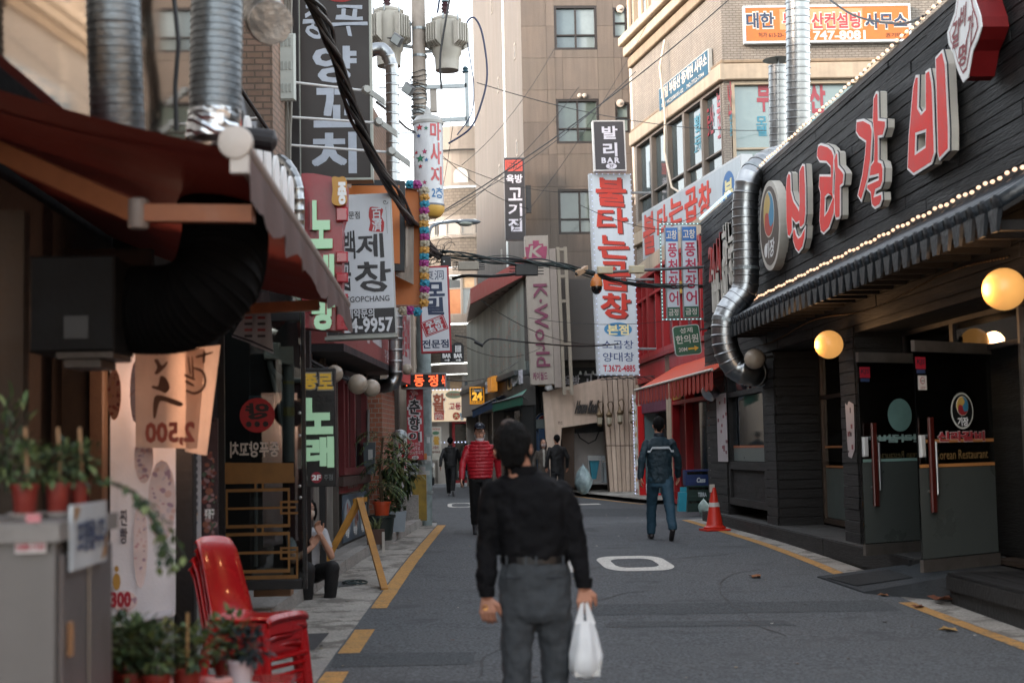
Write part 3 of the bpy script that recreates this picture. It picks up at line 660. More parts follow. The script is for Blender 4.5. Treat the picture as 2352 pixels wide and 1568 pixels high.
for i in range(7):
 u=random.uniform(a[0]+.03,b[0]-.12);v=random.uniform(b[1]+.05,a[1]-.1);M().fbox(FP,u,u+random.uniform(.04,.09),v,v+random.uniform(.02,.07),.005,.0065).build('print',ink('#6e2830' if i%3 else '#3a2c30'),po)
rm=thing('ramp','dark ribbed rubber ramp leading up to the restaurant doors','ramp',(4.2,13.4,0))
Rq=[(4.0,13.35,.065),(4.55,12.6,.075),(4.62,13.74,.09),(4.05,14.85,.075)]
A,B,C_,D_=V((3.93,13.4,gz(13.4)+.012)),V((4.58,12.6,.31)),V((4.62,13.74,.33)),V((3.84,14.75,gz(14.7)+.012))
g=M().add([A,B,C_,D_,A-Z3*.05,V((B.x,B.y,0)),V((C_.x,C_.y,0)),D_-Z3*.05],[(0,1,2,3),(0,4,5,1),(2,6,7,3),(1,5,6,2),(0,3,7,4)]).build('ramp_board',mat('#34373a',.8,bump=.4),rm)
g=M()
for i in range(26):
 t0,t1=i/26,(i+.5)/26;P=[A.lerp(D_,t0),B.lerp(C_,t0),B.lerp(C_,t1),A.lerp(D_,t1)];n_=(B-A).cross(D_-A).normalized();n_=n_ if n_.z>0 else-n_
 g.hexa([p+n_*.001 for p in P]+[p+n_*.006 for p in P])
g.build('ribs',mat('#3b3f43',.75),rm)
mq=[A.lerp(D_,.25).lerp(B.lerp(C_,.25),.06),A.lerp(D_,.22).lerp(B.lerp(C_,.22),.62),A.lerp(D_,.8).lerp(B.lerp(C_,.8),.62),A.lerp(D_,.8).lerp(B.lerp(C_,.8),.02)]
M().hexa([p+n_*.007 for p in mq]+[p+n_*.016 for p in mq]).build('door_mat',mat('#1e2022',.95,var=.4,sc=30,bump=1,bsc=120),None,label='dark speckled doormat lying on the ribbed ramp',cat='doormat')
BRK=mat('#8d857c',.85,var=.15,sc=1.5,bump=.3,streak=.12,brick=('#837b72','#6b645c',3.4,'d',.5,.18),key='pale_brick')
LED=paint('#a3937f',.6,streak=.15,var=.12);LEDG=paint('#86745f',.7,streak=.2)
cA=V((6.14,30,0));dirA=V((5.08,36.6,0))-cA;lenA=dirA.length
FA=Fr((5.08,36.6,0),-dirA)
FC=Fr(cA,V((1,-.03,0)))
bei=thing('corner_building','beige brick corner building with office windows and stone ledges above the red shop','building',(7,33,.2))
def ap(x,y):return FA.px(x,y)
def cp(x,y):return FC.px(x,y)
def zof(F,x,y):return F.px(x,y)[1]
GW=[glass('#39464a'),glass('#4d5a5c'),glass('#2c3436')]
OFW=paint('#6f655c',.5);PALEG=mat('#6a7d7c',.2,var=.1,sc=1,bump=.02,spec=.8,coat=.6)
vt,vb_=9.35,7.25
wA=[(-.0+.22,lenA-.15,vb_,vt)];wC=[(.12,4.4,vb_+.02,vt)]
zroof=15.5
gA=wall(FA,0,lenA,3.4,zroof,[(.2,lenA-.12,vb_,vt),(.25,lenA-.2,12.35,14.0)],.2).build('wall',BRK,bei)
gC=wall(FC,0,6.5,3.4,zroof,[(.15,4.6,vb_,vt)],.2).build('wall',BRK,bei)
E_=FA.p(0,0);M().quad(E_+Z3*3.4,E_+V((5,1.2,3.4)),E_+V((5,1.2,zroof)),E_+Z3*zroof).build('wall',BRK,bei)
M().add([FA.p(0,0)+Z3*zroof,cA+Z3*zroof,FC.p(6.5,0)+Z3*zroof,FC.p(6.5,0)+V((0,9,zroof)),E_+V((5,1.2,zroof))],[(0,1,2,3,4)]).build('roof',GREY,bei)
def ledge(z0,z1,n,m=LED,cut=0):
 M().fbox(FA,-.05,lenA+n,z0,z1,-.02,n,.02).build('ledge',m,bei);M().fbox(FC,.002,6.5,z0,z1,-.02,n,.02).build('ledge',m,bei)
ledge(vb_-.55,vb_-.22,.12);ledge(vb_-.2,vb_-.005,.05,LEDG)
ledge(vt+.01,vt+.36,.12);ledge(vt+.38,vt+.46,.07,LEDG)
ledge(11.75,12.0,.22);ledge(12.02,12.25,.35);ledge(11.45,11.72,.1,LEDG)
CRE=paint('#ad9a85',.6,streak=.1)
for(F,L) in((FA,lenA),(FC,6.5)):
 M().fbox(F,0,L,14.02,14.4,0,.2,.02).build('ledge',CRE,bei)
 n=int(L/1.05)
 for i in range(n+1):M().fbox(F,L*i/n-.12 if i else.005,L*i/n+.12 if i<n else L-.005,12.27,14.0,.01,.1,.015).build('pilaster',CRE,bei)
for(a,b) in zip([.2+i*(lenA-.32)/5 for i in range(5)],[.2+(i+1)*(lenA-.32)/5 for i in range(5)]):
 window(FA,a+.01,b-.01,vb_+.01,vt-.01,bei,2 if b-a>1.4 else 1,((0,.7),(.7,1)),OFW,GW,.055,.14)
 window(FA,a+.06,b-.05,12.4,13.95,bei,1,((0,1),),CRE,GW[1],.06,.14)
for(a,b) in((.17,1.62),(1.64,3.1),(3.12,4.58)):
 window(FC,a,b,vb_+.01,vt-.01,bei,1,((0,.72),(.72,1)),paint('#9c8d78',.5),PALEG,.07,.13)
PRD=ink('#8c3a44');PBL=ink('#3b7f93')
wt=thing('window_lettering','red and blue property office lettering stuck inside the third storey corner windows','window lettering',FC.p(.6,8,0))
FCi=FC.at(-.10);FAi=FA.at(-.105)
textp(FCi,'부',(1738,190,1770,255),PRD,wt,.01,bold=.04);textp(FCi,'산',(1858,190,1896,258),PRD,wt,.01,bold=.04)
textp(FCi,'모텔',(1737,268,1762,312),PBL,wt,.01,vert=True,bold=.03,lh=.9);textp(FCi,'전문',(1864,272,1886,318),PBL,wt,.01,vert=True,bold=.03,lh=.9)
textp(FAi,'부동산',(1645,212,1682,262),PRD,wt,.01,bold=.03);textp(FAi,'모여업',(1647,264,1674,312),PRD,wt,.01,bold=.02,vert=False)
textp(FAi,'전문',(1675,262,1683,310),PBL,wt,.01,vert=True,bold=.02);textp(FAi,'황금',(1594,270,1612,325),PBL,wt,.01,vert=True,bold=.02,lh=.9);textp(FAi,'부동산',(1612,258,1640,305),PRD,wt,.01,bold=.02)
textp(FAi,'교차',(1594,328,1612,345),PBL,wt,.01)
ORG=ink('#b86428')
sg,r=board(FC.at(.14),(1706,14,2094,95),.12,'shop_sign','long orange and white property office sign on the pale brick wall','sign',ORG,paint('#b9bfc2',.4),rim=.04,rimm=paint('#b9bfc2',.4))
Fs=FC.at(.14)
lw=ink('#c4beb4');nv=ink('#2c3a52');rd2=ink('#a83a3e')
a,b=Fs.px(1790,22),Fs.px(1982,66);M().fbox(Fs,a[0],b[0],b[1],a[1],.004,.006).build('pale_band',ink('#b58a62'),sg)
for(s,q,c) in(('대한',(1712,28,1780,66),nv),('사무소',(1985,30,2086,66),nv),('부동',(1796,30,1850,64),rd2),('산컨설팅',(1862,29,1978,66),rd2)):
 textp(Fs,s,q,lw,sg,.007,bold=.06);textp(Fs,s,(q[0]+2,q[1]+2,q[2]-2,q[3]-2),c,sg,.011,bold=.03)
textp(Fs,'허가 613-23-',(1742,75,1800,86),ink('#4a2a1c'),sg,.008);textp(Fs,'747-8081',(1868,72,1988,90),lw,sg,.008,bold=.04);textp(Fs,'권기태',(2034,76,2070,86),ink('#4a2a1c'),sg,.008)
Fb=FA.at(.12)
a,b=Fb.px(1514,250),Fb.px(1626,104)
M_=thing('shop_sign','long weathered blue property office sign on the brick side above the windows','sign',FA.p(3.5,9.6,0))
u0,u1=a[0],b[0];vA=Fb.px(1512,262)[1];vB=Fb.px(1512,205)[1]
M().fbox(Fb,u0,u1,vA,vB,-.1,0,.01).build('sign_box',paint('#a9aaa6',.5),M_);M().fbox(Fb,u0+.03,u1-.03,vA+.03,vB-.03,.001,.004).build('sign_face',mat('#31566b',.7,spec=.2,var=.2,sc=2,streak=.15,bump=.03),M_)
lb=ink('#c5b6a6');H_=vB-vA
text(Fb,'제일 부동산 중개인 사무소',(u0+.2,vA+H_*.42,u1-.1,vB-H_*.1),lb,M_,.006,bold=.035)
text(Fb,'허가 9922000101-02    742-7722-7744',(u0+.2,vA+H_*.1,u1-.3,vA+H_*.3),lb,M_,.006,bold=.01)
Fw=Fr(FA.p(0,0)+V((-.1,0,0)),V((1.45,-10.2,0)))
Fw=Fr(Fw.p(0,0,.25),Fw.u)
a=Fw.px(1474,492);b=Fw.px(1474,600);rr_=Fw.px(1642,420)
wh=thing('shop_sign','long white fascia sign with red brush lettering across the front of the red shop','sign',Fw.p(2,b[1],0))
SIGNW=mat('#a3adb3',.4,streak=.08,var=.06,sc=2,bump=.02,emit=.1,ecol='#dfeaf2');u1=rr_[0]+1.6
M().fbox(Fw,a[0],u1,b[1],a[1]+.02,-.25,0,.01).build('sign_box',paint('#bcc0c2',.45),wh);M().fbox(Fw,a[0]+.04,u1-.04,b[1]+.05,a[1]-.03,.001,.005).build('sign_face',SIGNW,wh)
BR=ink('#cf4436');SH=ink('#7d4038')
def brush(F,s,q,parent,n=.006,col=None,shc=None,**k):
 a=F.px(q[0],q[1],n);b=F.px(q[2],q[3],n);w=abs(b[0]-a[0])
 o=.022*w
 text(F,s,(a[0]+o,b[1]-o,b[0]+o,a[1]-o),shc or SH,parent,n,bold=k.get('bold',.03),wob=k.get('wob',.05),slant=k.get('slant',0))
 return text(F,s,(a[0],b[1],b[0],a[1]),col or BR,parent,n+.004,bold=k.get('bold',.03),wob=k.get('wob',.05),slant=k.get('slant',0))
for s,q in(('불',(1477,498,1505,575)),('타',(1509,480,1533,545)),('는',(1537,460,1568,505)),('곱',(1572,442,1602,500)),('창',(1604,428,1634,490))):
 brush(Fw,s,q,wh)
disc(Fw,u1-.75,(a[1]+b[1])/2,.38,.4,.006,.008).build('blue_disc',ink('#3d6ca0'),wh);text(Fw,'본',(u1-1,(a[1]+b[1])/2-.22,u1-.5,(a[1]+b[1])/2+.22),ink('#d9cf9a'),wh,.01,bold=.04)
g=M().tube([FA.p(3.1,11.3,.1),FA.p(3.2,10.6,.28),FA.p(3.25,9.4,.2),FA.p(3.3,8.5,.25),FA.p(3.6,7.6,.2),FA.p(4.1,7.35,.1)],.028,8)
g.build('drooping_pipe',mat('#cdbfae',.6),None,label='pale flexible pipe drooping across the blue property sign',cat='pipe')
dpipe=M().tube([PY(1471,0,36.7),PY(1476,330,36.7),PY(1478,760,36.7),PY(1480,862,36.7)],.07,10).build('drain_pipe',paint('#b5a898',.5,streak=.2),None,smooth=True,label='beige drain pipe at the far edge of the brick building',cat='pipe')
FS=Fr((4.93,36.4,0),V((.27,-9.8,0)))
red=thing('red_shop','small red-framed eatery with striped awning below the beige corner building','building',(5.4,31,.25))
SW=paint('#bfae98',.6,streak=.2);RF=paint('#a82428',.4);RDK=mat('#15100f',.8)
def sp(x,y,n=0):return FS.px(x,y,n)
L_=9.8
z2a,z2b=sp(1492,828)[1],sp(1492,622)[1]
M().fbox(FS,0,L_,.2,6.0,-.5,-.42).build('wall',RDK,red)
for(a,b) in((0,.30),(4.2,4.75)):M().fbox(FS,a,b,.25,3.6,-.4,0,.01).build('pillar',SW,red)
M().fbox(FS,0,L_,3.1,3.55,-.4,.0).build('band',RF,red)
M().fbox(FS,0,.32,3.56,5.74,-.4,.0).build('pillar',SW,red);M().fbox(FS,0,L_,5.75,6.1,-.4,-.02).build('lintel',SW,red)
M().fbox(FS,.2,L_,3.57,3.66,-.3,.08).build('window_sill',paint('#8e2226',.45),red)
for i,(a,b) in enumerate(((.36,2.1),(2.13,4.1),(4.13,6.2),(6.22,8.4))):
 window(FS,a,b,3.68,5.73,red,2,((0,.25),(.25,1)),RF,[glass('#55636a'),glass('#2b3236')],.1,.16)
M().fbox(FS,5.6,6.6,4.75,5.0,.02,.06).build('yellow_strip_sign',ink('#c9a348'),red);
aw=thing('awning','red-orange ribbed awning with a scalloped valance over the red shop entrance','awning',FS.p(5,2.95,1.0))
AWO=mat('#d8502e',.55,var=.1,sc=3,bump=.1,tr=.25);AWR=mat('#a63a2e',.6,var=.1,bump=.1,tr=.2)
A0,A1=FS.px(1461,897,.9),FS.px(1640,850,.9);ub0=.02;n=40;g=M()
uL,uR=A0[0],A1[0];zf=A0[1];zt=zf+.5
for i in range(n):
 a=uL+(uR-uL)*i/n;b=uL+(uR-uL)*(i+1)/n;m_=(a+b)/2
 g.quad(FS.p(a,zf,.9),FS.p(m_,zf+.018,.9),FS.p(m_+.0,zt+.018,.02),FS.p(a,zt,.02));g.quad(FS.p(m_,zf+.018,.9),FS.p(b,zf,.9),FS.p(b,zt,.02),FS.p(m_,zt+.018,.02))
g.build('fabric',AWO,aw)
g=M();n=44
for i in range(n):
 a=uL+(uR-uL)*i/n;b=uL+(uR-uL)*(i+1)/n;w_=b-a
 P=[(a,zf)]+[(a+w_*k/6,zf-.28-.05*math.sin(math.pi*k/6)) for k in range(7)]+[(b,zf)]
 g.prism(FS.at(.9+(.02 if i%2 else 0)),P,0,.008)
g.build('valance',AWR,aw);M().tube([FS.p(uL,zf+.01,.93),FS.p(uR,zf+.01,.93)],.025,8).build('front_bar',paint('#cfc7bb',.4),aw)
M().tube([FS.p(uL+.1,zt-.3,.05),FS.p(uL+.1,zf,.88)],.02,6).tube([FS.p(uR-.2,zt-.3,.05),FS.p(uR-.2,zf,.88)],.02,6).build('arms',GREY,aw)
PURP=paint('#6d3a52',.5)
M().fbox(FS,.35,4.15,2.35,3.05,-.25,-.05).build('transom_box',PURP,red)
o=M().frame(FS,4.85,9.3,.25,3.08,.1,-.2,.0).fbox(FS,6.3,6.42,.35,3.0,-.2,-.002).fbox(FS,4.95,9.2,2.42,2.5,-.2,-.003).build('red_frame',RF,red)
M().fbox(FS,4.97,6.28,.4,2.4,-.16,-.15).build('pane',glass('#1e2528'),o);M().fbox(FS,6.44,9.2,.4,2.4,-.16,-.15).build('pane',glass('#1e2528'),o)
def poster(F,u0,u1,v0,v1,n,cols,label,name='poster',base='#c9c6bd',cat='poster',parent=None,rows=6,seed=1,n2=2):
 rnd=random.Random(seed);t=parent or thing(name,label,cat,F.p(u0,v0,n));M().fbox(F,u0,u1,v0,v1,n,n+.006).build('paper',ink(base),t)
 by={}
 for r in range(rows):
  va=v0+(v1-v0)*(r+.12)/rows;vc=v0+(v1-v0)*(r+.88)/rows;x=u0+(u1-u0)*.08
  while x<u1-(u1-u0)*.15:
   w=(u1-u0)*rnd.uniform(.08,.3);c=rnd.choice(cols);h=(vc-va)*rnd.uniform(.4,1)
   P=[(x+w*.5+w*.5*math.cos(k*.785)*rnd.uniform(.7,1),(va+vc)/2+h*.5*math.sin(k*.785)*rnd.uniform(.7,1)) for k in range(8)]
   P=[(min(u1-.005,max(u0+.005,p)),q) for p,q in P];by.setdefault(c,M()).prism(F,P,n+.006,n+.0075+.0004*cols.index(c));x+=w*1.1
 for c,gg in by.items():gg.build('picture_print',ink(c),t)
 return t
LEDW=mat('#d6dcf0',.4,emit=3,ecol='#c9d4ff',key='led');LEDB=mat('#7aa8ff',.4,emit=3,ecol='#6a8cff',key='led_blue')
def ledposter(F,q,label,seed,cols=('#5d3a34','#a8623e','#c9a05a','#7d8a5a','#8a2f35')):
 a,b=F.px(*q[:2]),F.px(*q[2:]);t=poster(F,a[0],b[0],b[1],a[1],.05,list(cols),label,base='#cfd0cc',rows=9,seed=seed)
 led_dots(F.at(.055),ring_pts(a[0],b[1],b[0],a[1],.085),LEDW,t,.009);return t
FSd=Fr((4.9,36.3,0),V((1,-1.2,0)))
ledposter(Fr((4.8,36.6,0),V((1,-.5,0))),(1455,908,1474,1140),'narrow food picture banner edged with white bulbs beside the open red door',3)
ledposter(Fr((5.02,33.8,0),V((1,-.6,0))),(1548,890,1570,1150),'tall food picture banner edged with white bulbs between the two red doorways',5)
rdn=random.Random(2)
dr=thing('red_door','open red-framed glass door of the eatery with stickers','door',(4.75,35.2,.25))
FDr=Fr((4.9,36.0,0),V((1,-.9,0)));a,b=FDr.px(1465,932),FDr.px(1541,1150)
M().frame(FDr,a[0],b[0],b[1],a[1],.19,-.03,.03,.005).build('door_frame',paint('#c21f22',.35),dr)
M().fbox(FDr,a[0]+.09,b[0]-.09,b[1]+.09,a[1]-.09,-.005,.005).build('pane',glass('#5c7478'),dr)
textp(FDr,'즉석',(1506,940,1528,962),ink('#31465a'),dr,.012,bold=.03);
a2,b2=FDr.px(1481,1014),FDr.px(1530,1028);M().fbox(FDr,a2[0],b2[0],b2[1],a2[1],.006,.01).build('yellow_sticker',ink('#c9902e'),dr);text(FDr,'불타는',(a2[0]+.1,b2[1]+.02,b2[0]-.1,a2[1]-.02),ink('#7a1f1a'),dr,.012,bold=.04)
a2,b2=FDr.px(1480,1110),FDr.px(1500,1142);M().fbox(FDr,a2[0],b2[0],b2[1],a2[1],.006,.01).build('white_sticker',ink('#b9c6cc'),dr)
p_,q_=sp(1556,1),0
M().fbox(FS,5.2,6.1,2.52,3.02,.01,.03).build('notice_board',ink('#c39a44'),red);text(FS,'이벤트',(5.3,2.62,6.0,2.92),ink('#5a2a1c'),red,.034,bold=.02)
for k,(q,c,lab,s) in enumerate((((1602,1000,1622,1120),'#caa63c','yellow opening-hours notice in the red shop window','오전\n일요'),((1626,925,1642,990),'#d77f35','orange notice with a blue circle beside the red shop window',None),((1626,1000,1644,1115),'#b9b4ac','grey photo poster at the right edge of the red shop',None))):
 Fk=Fr((5.1,27.6 if k else 30.2,0),V((1,-.55,0)));a,b=Fk.px(*q[:2]),Fk.px(*q[2:])
 t=poster(Fk,a[0],b[0],b[1],a[1],.0,['#3a3236','#8a7a70','#5a3030'] if k==2 else(['#8a2f20','#d9c9a0','#3a5a8a'] if k else['#7a4a20']),lab,base=c,rows=5,seed=k+20)
 if s:text(Fk,s,(a[0]+.02,b[1]+.1,b[0]-.02,b[1]+.75),ink('#7a2320'),t,.012,bold=.03)
ps=thing('poster','white and red handwritten poster stuck on the black pillar by the traffic cone','poster',(4.6,24,1));F_=FXR(4.62)
a,b=F_.px(1652,1026-1026+905),F_.px(1670,1060);M().fbox(F_,a[0]-.25,b[0]+.1,b[1],a[1],0,.005).build('paper',ink('#b5aeb0'),ps)
g=M()
for i in range(16):
 u=random.uniform(a[0]-.22,b[0]);v=random.uniform(b[1]+.05,a[1]-.1);g.fbox(F_,u,u+.12,v,v+.05,.005,.007)
g.build('print',ink('#7a2c3a'),ps)
M().lathe(PX(1634,898,4.5),[(.02,-.1),(.13,-.06),(.14,.1),(.09,.14),(.02,.15)],14,(-.5,-.2,-.4)).build('flue_hood',FOIL,None,smooth=True,label='crumpled foil flue hood sticking out beside the striped awning',cat='vent')
FE=Fr((3.9,24.6,0),V((1,.16,0)));FE2=Fr((3.9,24.6,0),V((1,-.1,0)))
eel=thing('eel_sign','folded two-panel sign, blue over white over green, inside a frame of blue-white bulbs','sign',(4.4,24.6,3.8))
YE=25.0;FE=FY(YE);SGW=mat('#b0b6c0',.4,var=.04,bump=0,emit=.1,ecol='#dfe6f2')
for(x0,x1,dy,q) in((1527,1563,2,((1531,530,1561,548),)),(1565,1606,0,((1568,530,1600,548),))):
 a,b=FE.px(x0,520+dy),FE.px(x1,728+dy)
 M().fbox(FE,a[0],b[0],b[1],a[1],-.12,0,.006).build('sign_box',GREY,eel)
 h=a[1]-b[1]
 M().fbox(FE,a[0]+.01,b[0]-.01,b[1]+h*.12,a[1]-h*.16,0,.004).build('white_panel',SGW,eel)
 M().fbox(FE,a[0]+.01,b[0]-.01,a[1]-h*.158,a[1]-.01,0,.004).build('blue_panel',ink('#2d64a4'),eel);M().fbox(FE,a[0]+.01,b[0]-.01,b[1]+.01,b[1]+h*.118,0,.004).build('green_panel',ink('#2c5a46'),eel)
 w=b[0]-a[0];text(FE,'고창',(a[0]+w*.1,a[1]-h*.135,b[0]-w*.12,a[1]-h*.035),lw,eel,.006,bold=.03)
 for i,ch in enumerate('풍천장어'):text(FE,ch,(a[0]+w*.18,a[1]-h*(.175+.176*(i+1))+.03,b[0]-w*.12,a[1]-h*(.175+.176*i)-.01),ink('#b02a4a'),eel,.006,bold=.022)
 text(FE,'금정',(a[0]+w*.12,b[1]+h*.025,b[0]-w*.15,b[1]+h*.1),lw,eel,.006,bold=.02)
a,b=FE.px(1514,513),FE.px(1628,734)
M().frame(FE,a[0],b[0],b[1],a[1],.03,-.03,0).build('bulb_frame',paint('#5c6d6a',.4),eel)
led_dots(FE,ring_pts(a[0]+.015,b[1]+.015,b[0]-.015,a[1]-.015,.065),mat('#bfe0e0',.4,emit=1.4,ecol='#b8e6ea',key='led_teal'),eel,.009)
M().tube([FE.p(b[0]-.1,a[1]-.2,-.1),V((WX,YE+.1,a[1]-.2))],.02,6).tube([FE.p(b[0]-.1,b[1]+.2,-.1),V((WX,YE+.1,b[1]+.2))],.02,6).build('bracket',CHAR,eel)
FK=Fr((0,24.9,0),V((1,.02,.0)),Z3).rot(.08)
FK=Fr((4.1,24.7,3.3),V((math.cos(.09),0,math.sin(.09))),V((-math.sin(.09),0,math.cos(.09))))
cl=thing('clinic_sign','green rounded direction sign with white lettering and a yellow arrow','sign',(4.2,24.7,3.0))
a,b=FK.px(1544,750),FK.px(1613,812);w,h=b[0]-a[0],a[1]-b[1]
def rrect(u0,u1,v0,v1,r,n=5):
 P=[]
 for(cx,cy,s) in((u1-r,v1-r,0),(u0+r,v1-r,90),(u0+r,v0+r,180),(u1-r,v0+r,270)):
  P+=[(cx+r*math.cos(math.radians(s+90*i/n)),cy+r*math.sin(math.radians(s+90*i/n))) for i in range(n+1)]
 return P
M().prism(FK,rrect(a[0],b[0],b[1],a[1],.06),-.06,0).build('sign_box',paint('#b9c2bd',.4),cl);M().prism(FK,rrect(a[0]+.012,b[0]-.012,b[1]+.012,a[1]-.012,.05),0,.004).build('green_face',ink('#29553c'),cl)
text(FK,'성제',(a[0]+w*.26,b[1]+h*.74,a[0]+w*.74,b[1]+h*.92),lw,cl,.006,bold=.015);text(FK,'한의원',(a[0]+w*.08,b[1]+h*.4,a[0]+w*.92,b[1]+h*.68),lw,cl,.006,bold=.02);text(FK,'20M',(a[0]+w*.14,b[1]+h*.14,a[0]+w*.46,b[1]+h*.27),lw,cl,.006,bold=.02)
M().prism(FK,[(a[0]+w*.5,b[1]+h*.18),(a[0]+w*.74,b[1]+h*.18),(a[0]+w*.74,b[1]+h*.12),(a[0]+w*.9,b[1]+h*.21),(a[0]+w*.74,b[1]+h*.3),(a[0]+w*.74,b[1]+h*.24),(a[0]+w*.5,b[1]+h*.24)],.004,.008).build('arrow',ink('#d2a135'),cl)
M().tube([FK.p(b[0],a[1]-.1,-.03),FK.p(b[0]+.35,a[1]-.1,-.03)],.015,6).build('bracket',CHAR,cl)
FT=Fr((3.6,33.5,0),V((math.cos(.018),0,math.sin(-.018))),V((math.sin(.018)*-1,0,math.cos(.018))));FT=FY(33.5)
TL=-.018;FT=Fr((4.0,33.5,4.0),V((math.cos(TL),0,-math.sin(TL)*-1)),V((math.sin(TL),0,math.cos(TL))))
gr=thing('grill_sign','very tall white sign with red brush lettering, edged with small bulbs','sign',(3.8,33.5,3.4))
a,b=FT.px(1364,400),FT.px(1463,860);a=(FT.px(1375,620)[0]-.0,a[1]);b=(FT.px(1464,620)[0]-.0,b[1])
SWH=mat('#b3bbc2',.4,streak=.06,var=.04,bump=0,emit=.14,ecol='#e2ecf5')
M().fbox(FT,a[0]-.08,b[0],b[1],a[1],-.2,0,.01).build('sign_box',paint('#a9aeb2',.45),gr)
M().fbox(FT,a[0],b[0]-.02,b[1]+.03,a[1]-.03,.001,.005).build('sign_face',SWH,gr);W_=b[0]-a[0];H_=a[1]-b[1]
def tv(y):return FT.px(1415,y)[1]
for s,y0,y1 in(('불',408,472),('타',478,533),('는',540,592),('곱',600,665),('창',673,730)):
 u0,u1,v0,v1=a[0]+W_*.10,b[0]-W_*.16,tv(y1),tv(y0)
 text(FT,s,(u0+.03,v0-.03,u1+.03,v1-.03),ink('#5a2a2a'),gr,.006,bold=.032,wob=.05);text(FT,s,(u0,v0,u1,v1),ink('#c42c16'),gr,.010,bold=.03,wob=.05)
cu=(a[0]+b[0])/2-.0;disc(FT,cu,tv(756),W_*.36,(tv(740)-tv(772))/2,.005,.008).build('blue_oval',ink('#3d86b4'),gr)
text(FT,'본점',(cu-W_*.27,tv(768),cu+W_*.27,tv(745)),ink('#efe3a8'),gr,.012,bold=.035)
nvy=ink('#233a6e')
text(FT,'소곱창',(a[0]+W_*.08,tv(801),b[0]-W_*.12,tv(781)),nvy,gr,.008,bold=.008);text(FT,'양대창',(a[0]+W_*.08,tv(830),b[0]-W_*.12,tv(809)),nvy,gr,.008,bold=.008)
text(FT,'T.3672-4885',(a[0]+W_*.08,tv(853),b[0]-W_*.1,tv(838)),ink('#b8263a'),gr,.008,bold=.03)
led_dots(FT,ring_pts(a[0]-.02,b[1]+.01,b[0]-.0,a[1]-.01,.13),mat('#b9c4dc',.4,emit=1.2,ecol='#cfdcff'),gr,.011)
[M().tube([FT.p(b[0]+.01,tv(q),-.1),FT.p(b[0]+.5,tv(q),-.1)],.03,6).build('bracket',GREY,gr) for q in(440,640,800)]
g=M()
for i in range(7):g.tube([FT.p(a[0]+.2*i,b[1]-.02,-.05),FT.p(a[0]+.2*i+.2,b[1]-.10,-.05)],.01,5)
g.tube([FT.p(a[0],b[1]-.1,-.05),FT.p(a[0]+1.9,b[1]+.03,-.05)],.012,5).build('truss',CHAR,gr)
FB2=Fr((3.7,33.2,6),V((1,0,-.0)),V((TL,0,1)))
bs,r=board(FB2,(1366,277,1443,391),.25,'bar_sign','dark brown bar sign with white lettering above the tall white sign','sign',ink('#322d31'),paint('#bdbab8',.4),rim=.02,rimm=paint('#bdbab8',.4))
wl=ink('#c9c6d0')
textp(FB2,'발',(1388,290,1423,318),wl,bs,.008,bold=.03);textp(FB2,'리',(1390,328,1422,358),wl,bs,.008,bold=.03);textp(FB2,'BAR',(1386,362,1427,373),wl,bs,.008,bold=.04,sp=1.3)
c=FB2.px(1408,381);disc(FB2,c[0],c[1],.13,.07,.006,.009,20).build('oval',wl,bs);text(FB2,'3F',(c[0]-.055,c[1]-.04,c[0]+.055,c[1]+.04),ink('#322d31'),bs,.012,bold=.01)
TW=42.0;FTw=Fr((2.5,TW,0),X3);FTs=Fr((1.28,51.5,0),V((2.5-1.28,TW-51.5,0)))
tow=thing('tower','tall brown stone-panelled apartment tower with dark window frames','building',(5,46,.2))
STN=[mat(c,.8,var=.12,sc=1.6,bump=.25,bsc=30,streak=.13,fleck=.08,key='stone_panel') for c in('#5d544c','#61574f','#595049','#5e544c')]
SDE=mat('#5a544f',.8,var=.1,sc=1.2,bump=.3,bsc=30,streak=.18,st=(6,6,.5),key='ribbed_concrete')
def tx(x):return FTw.px(x,300)[0]
def tz(x,y):return FTw.px(x,y)[1]
wins=[]
z3=[tz(1320,538),tz(1320,330),tz(1320,115),tz(1320,-95)]
hw=tz(1320,17)-tz(1320,118)
ux0,ux1=FTw.px(1273,70)[0],FTw.px(1371,70)[0]
for z in z3:wins.append((ux0,ux1,z,z+hw))
us0,us1,us2,us3=FTw.px(1408,60)[0],FTw.px(1440,60)[0],FTw.px(1452,60)[0],FTw.px(1490,60)[0]
zs=[tz(1424,750)-hw*.0,tz(1424,530),tz(1424,305),tz(1424,87)]
for z in zs[1:]:wins+=[(us0,us1,z,z+hw*.68),(us2,us3,z,z+hw*.68)]
wlow=(FTw.px(1305,700)[0],FTw.px(1373,700)[0]+.9,tz(1340,795),tz(1340,655));wins.append(wlow)
TH=20.0;bw=wall(FTw,0,7.5,.2,TH,wins,.3).build('wall',STN[2],tow)
M().quad(FTs.p(0,.2),FTs.p(9.58,.2),FTs.p(9.58,TH),FTs.p(0,TH)).build('wall',SDE,tow)
M().add([FTs.p(0,TH),FTw.p(0,TH),FTw.p(7.5,TH),V((9,52,TH))],[(0,1,2,3)]).build('roof',GREY,tow);M().quad(FTw.p(7.5,0),V((9,52,0)),V((9,52,TH)),FTw.p(7.5,TH)).build('wall',SDE,tow)
us=[0]+[.02+i*.80 for i in range(1,10)];
cu_=sorted(set([0,ux0,ux1,us0,us1,us2,us3,.75,3.6,4.9,6.2,6.9,7.5]+[wlow[0],wlow[1]]));cu_=[u for i,u in enumerate(cu_) if i==0 or u-cu_[i-1]>.12]
vs_=[]
z=.5
while z<16.4:vs_.append(z);z+=.98
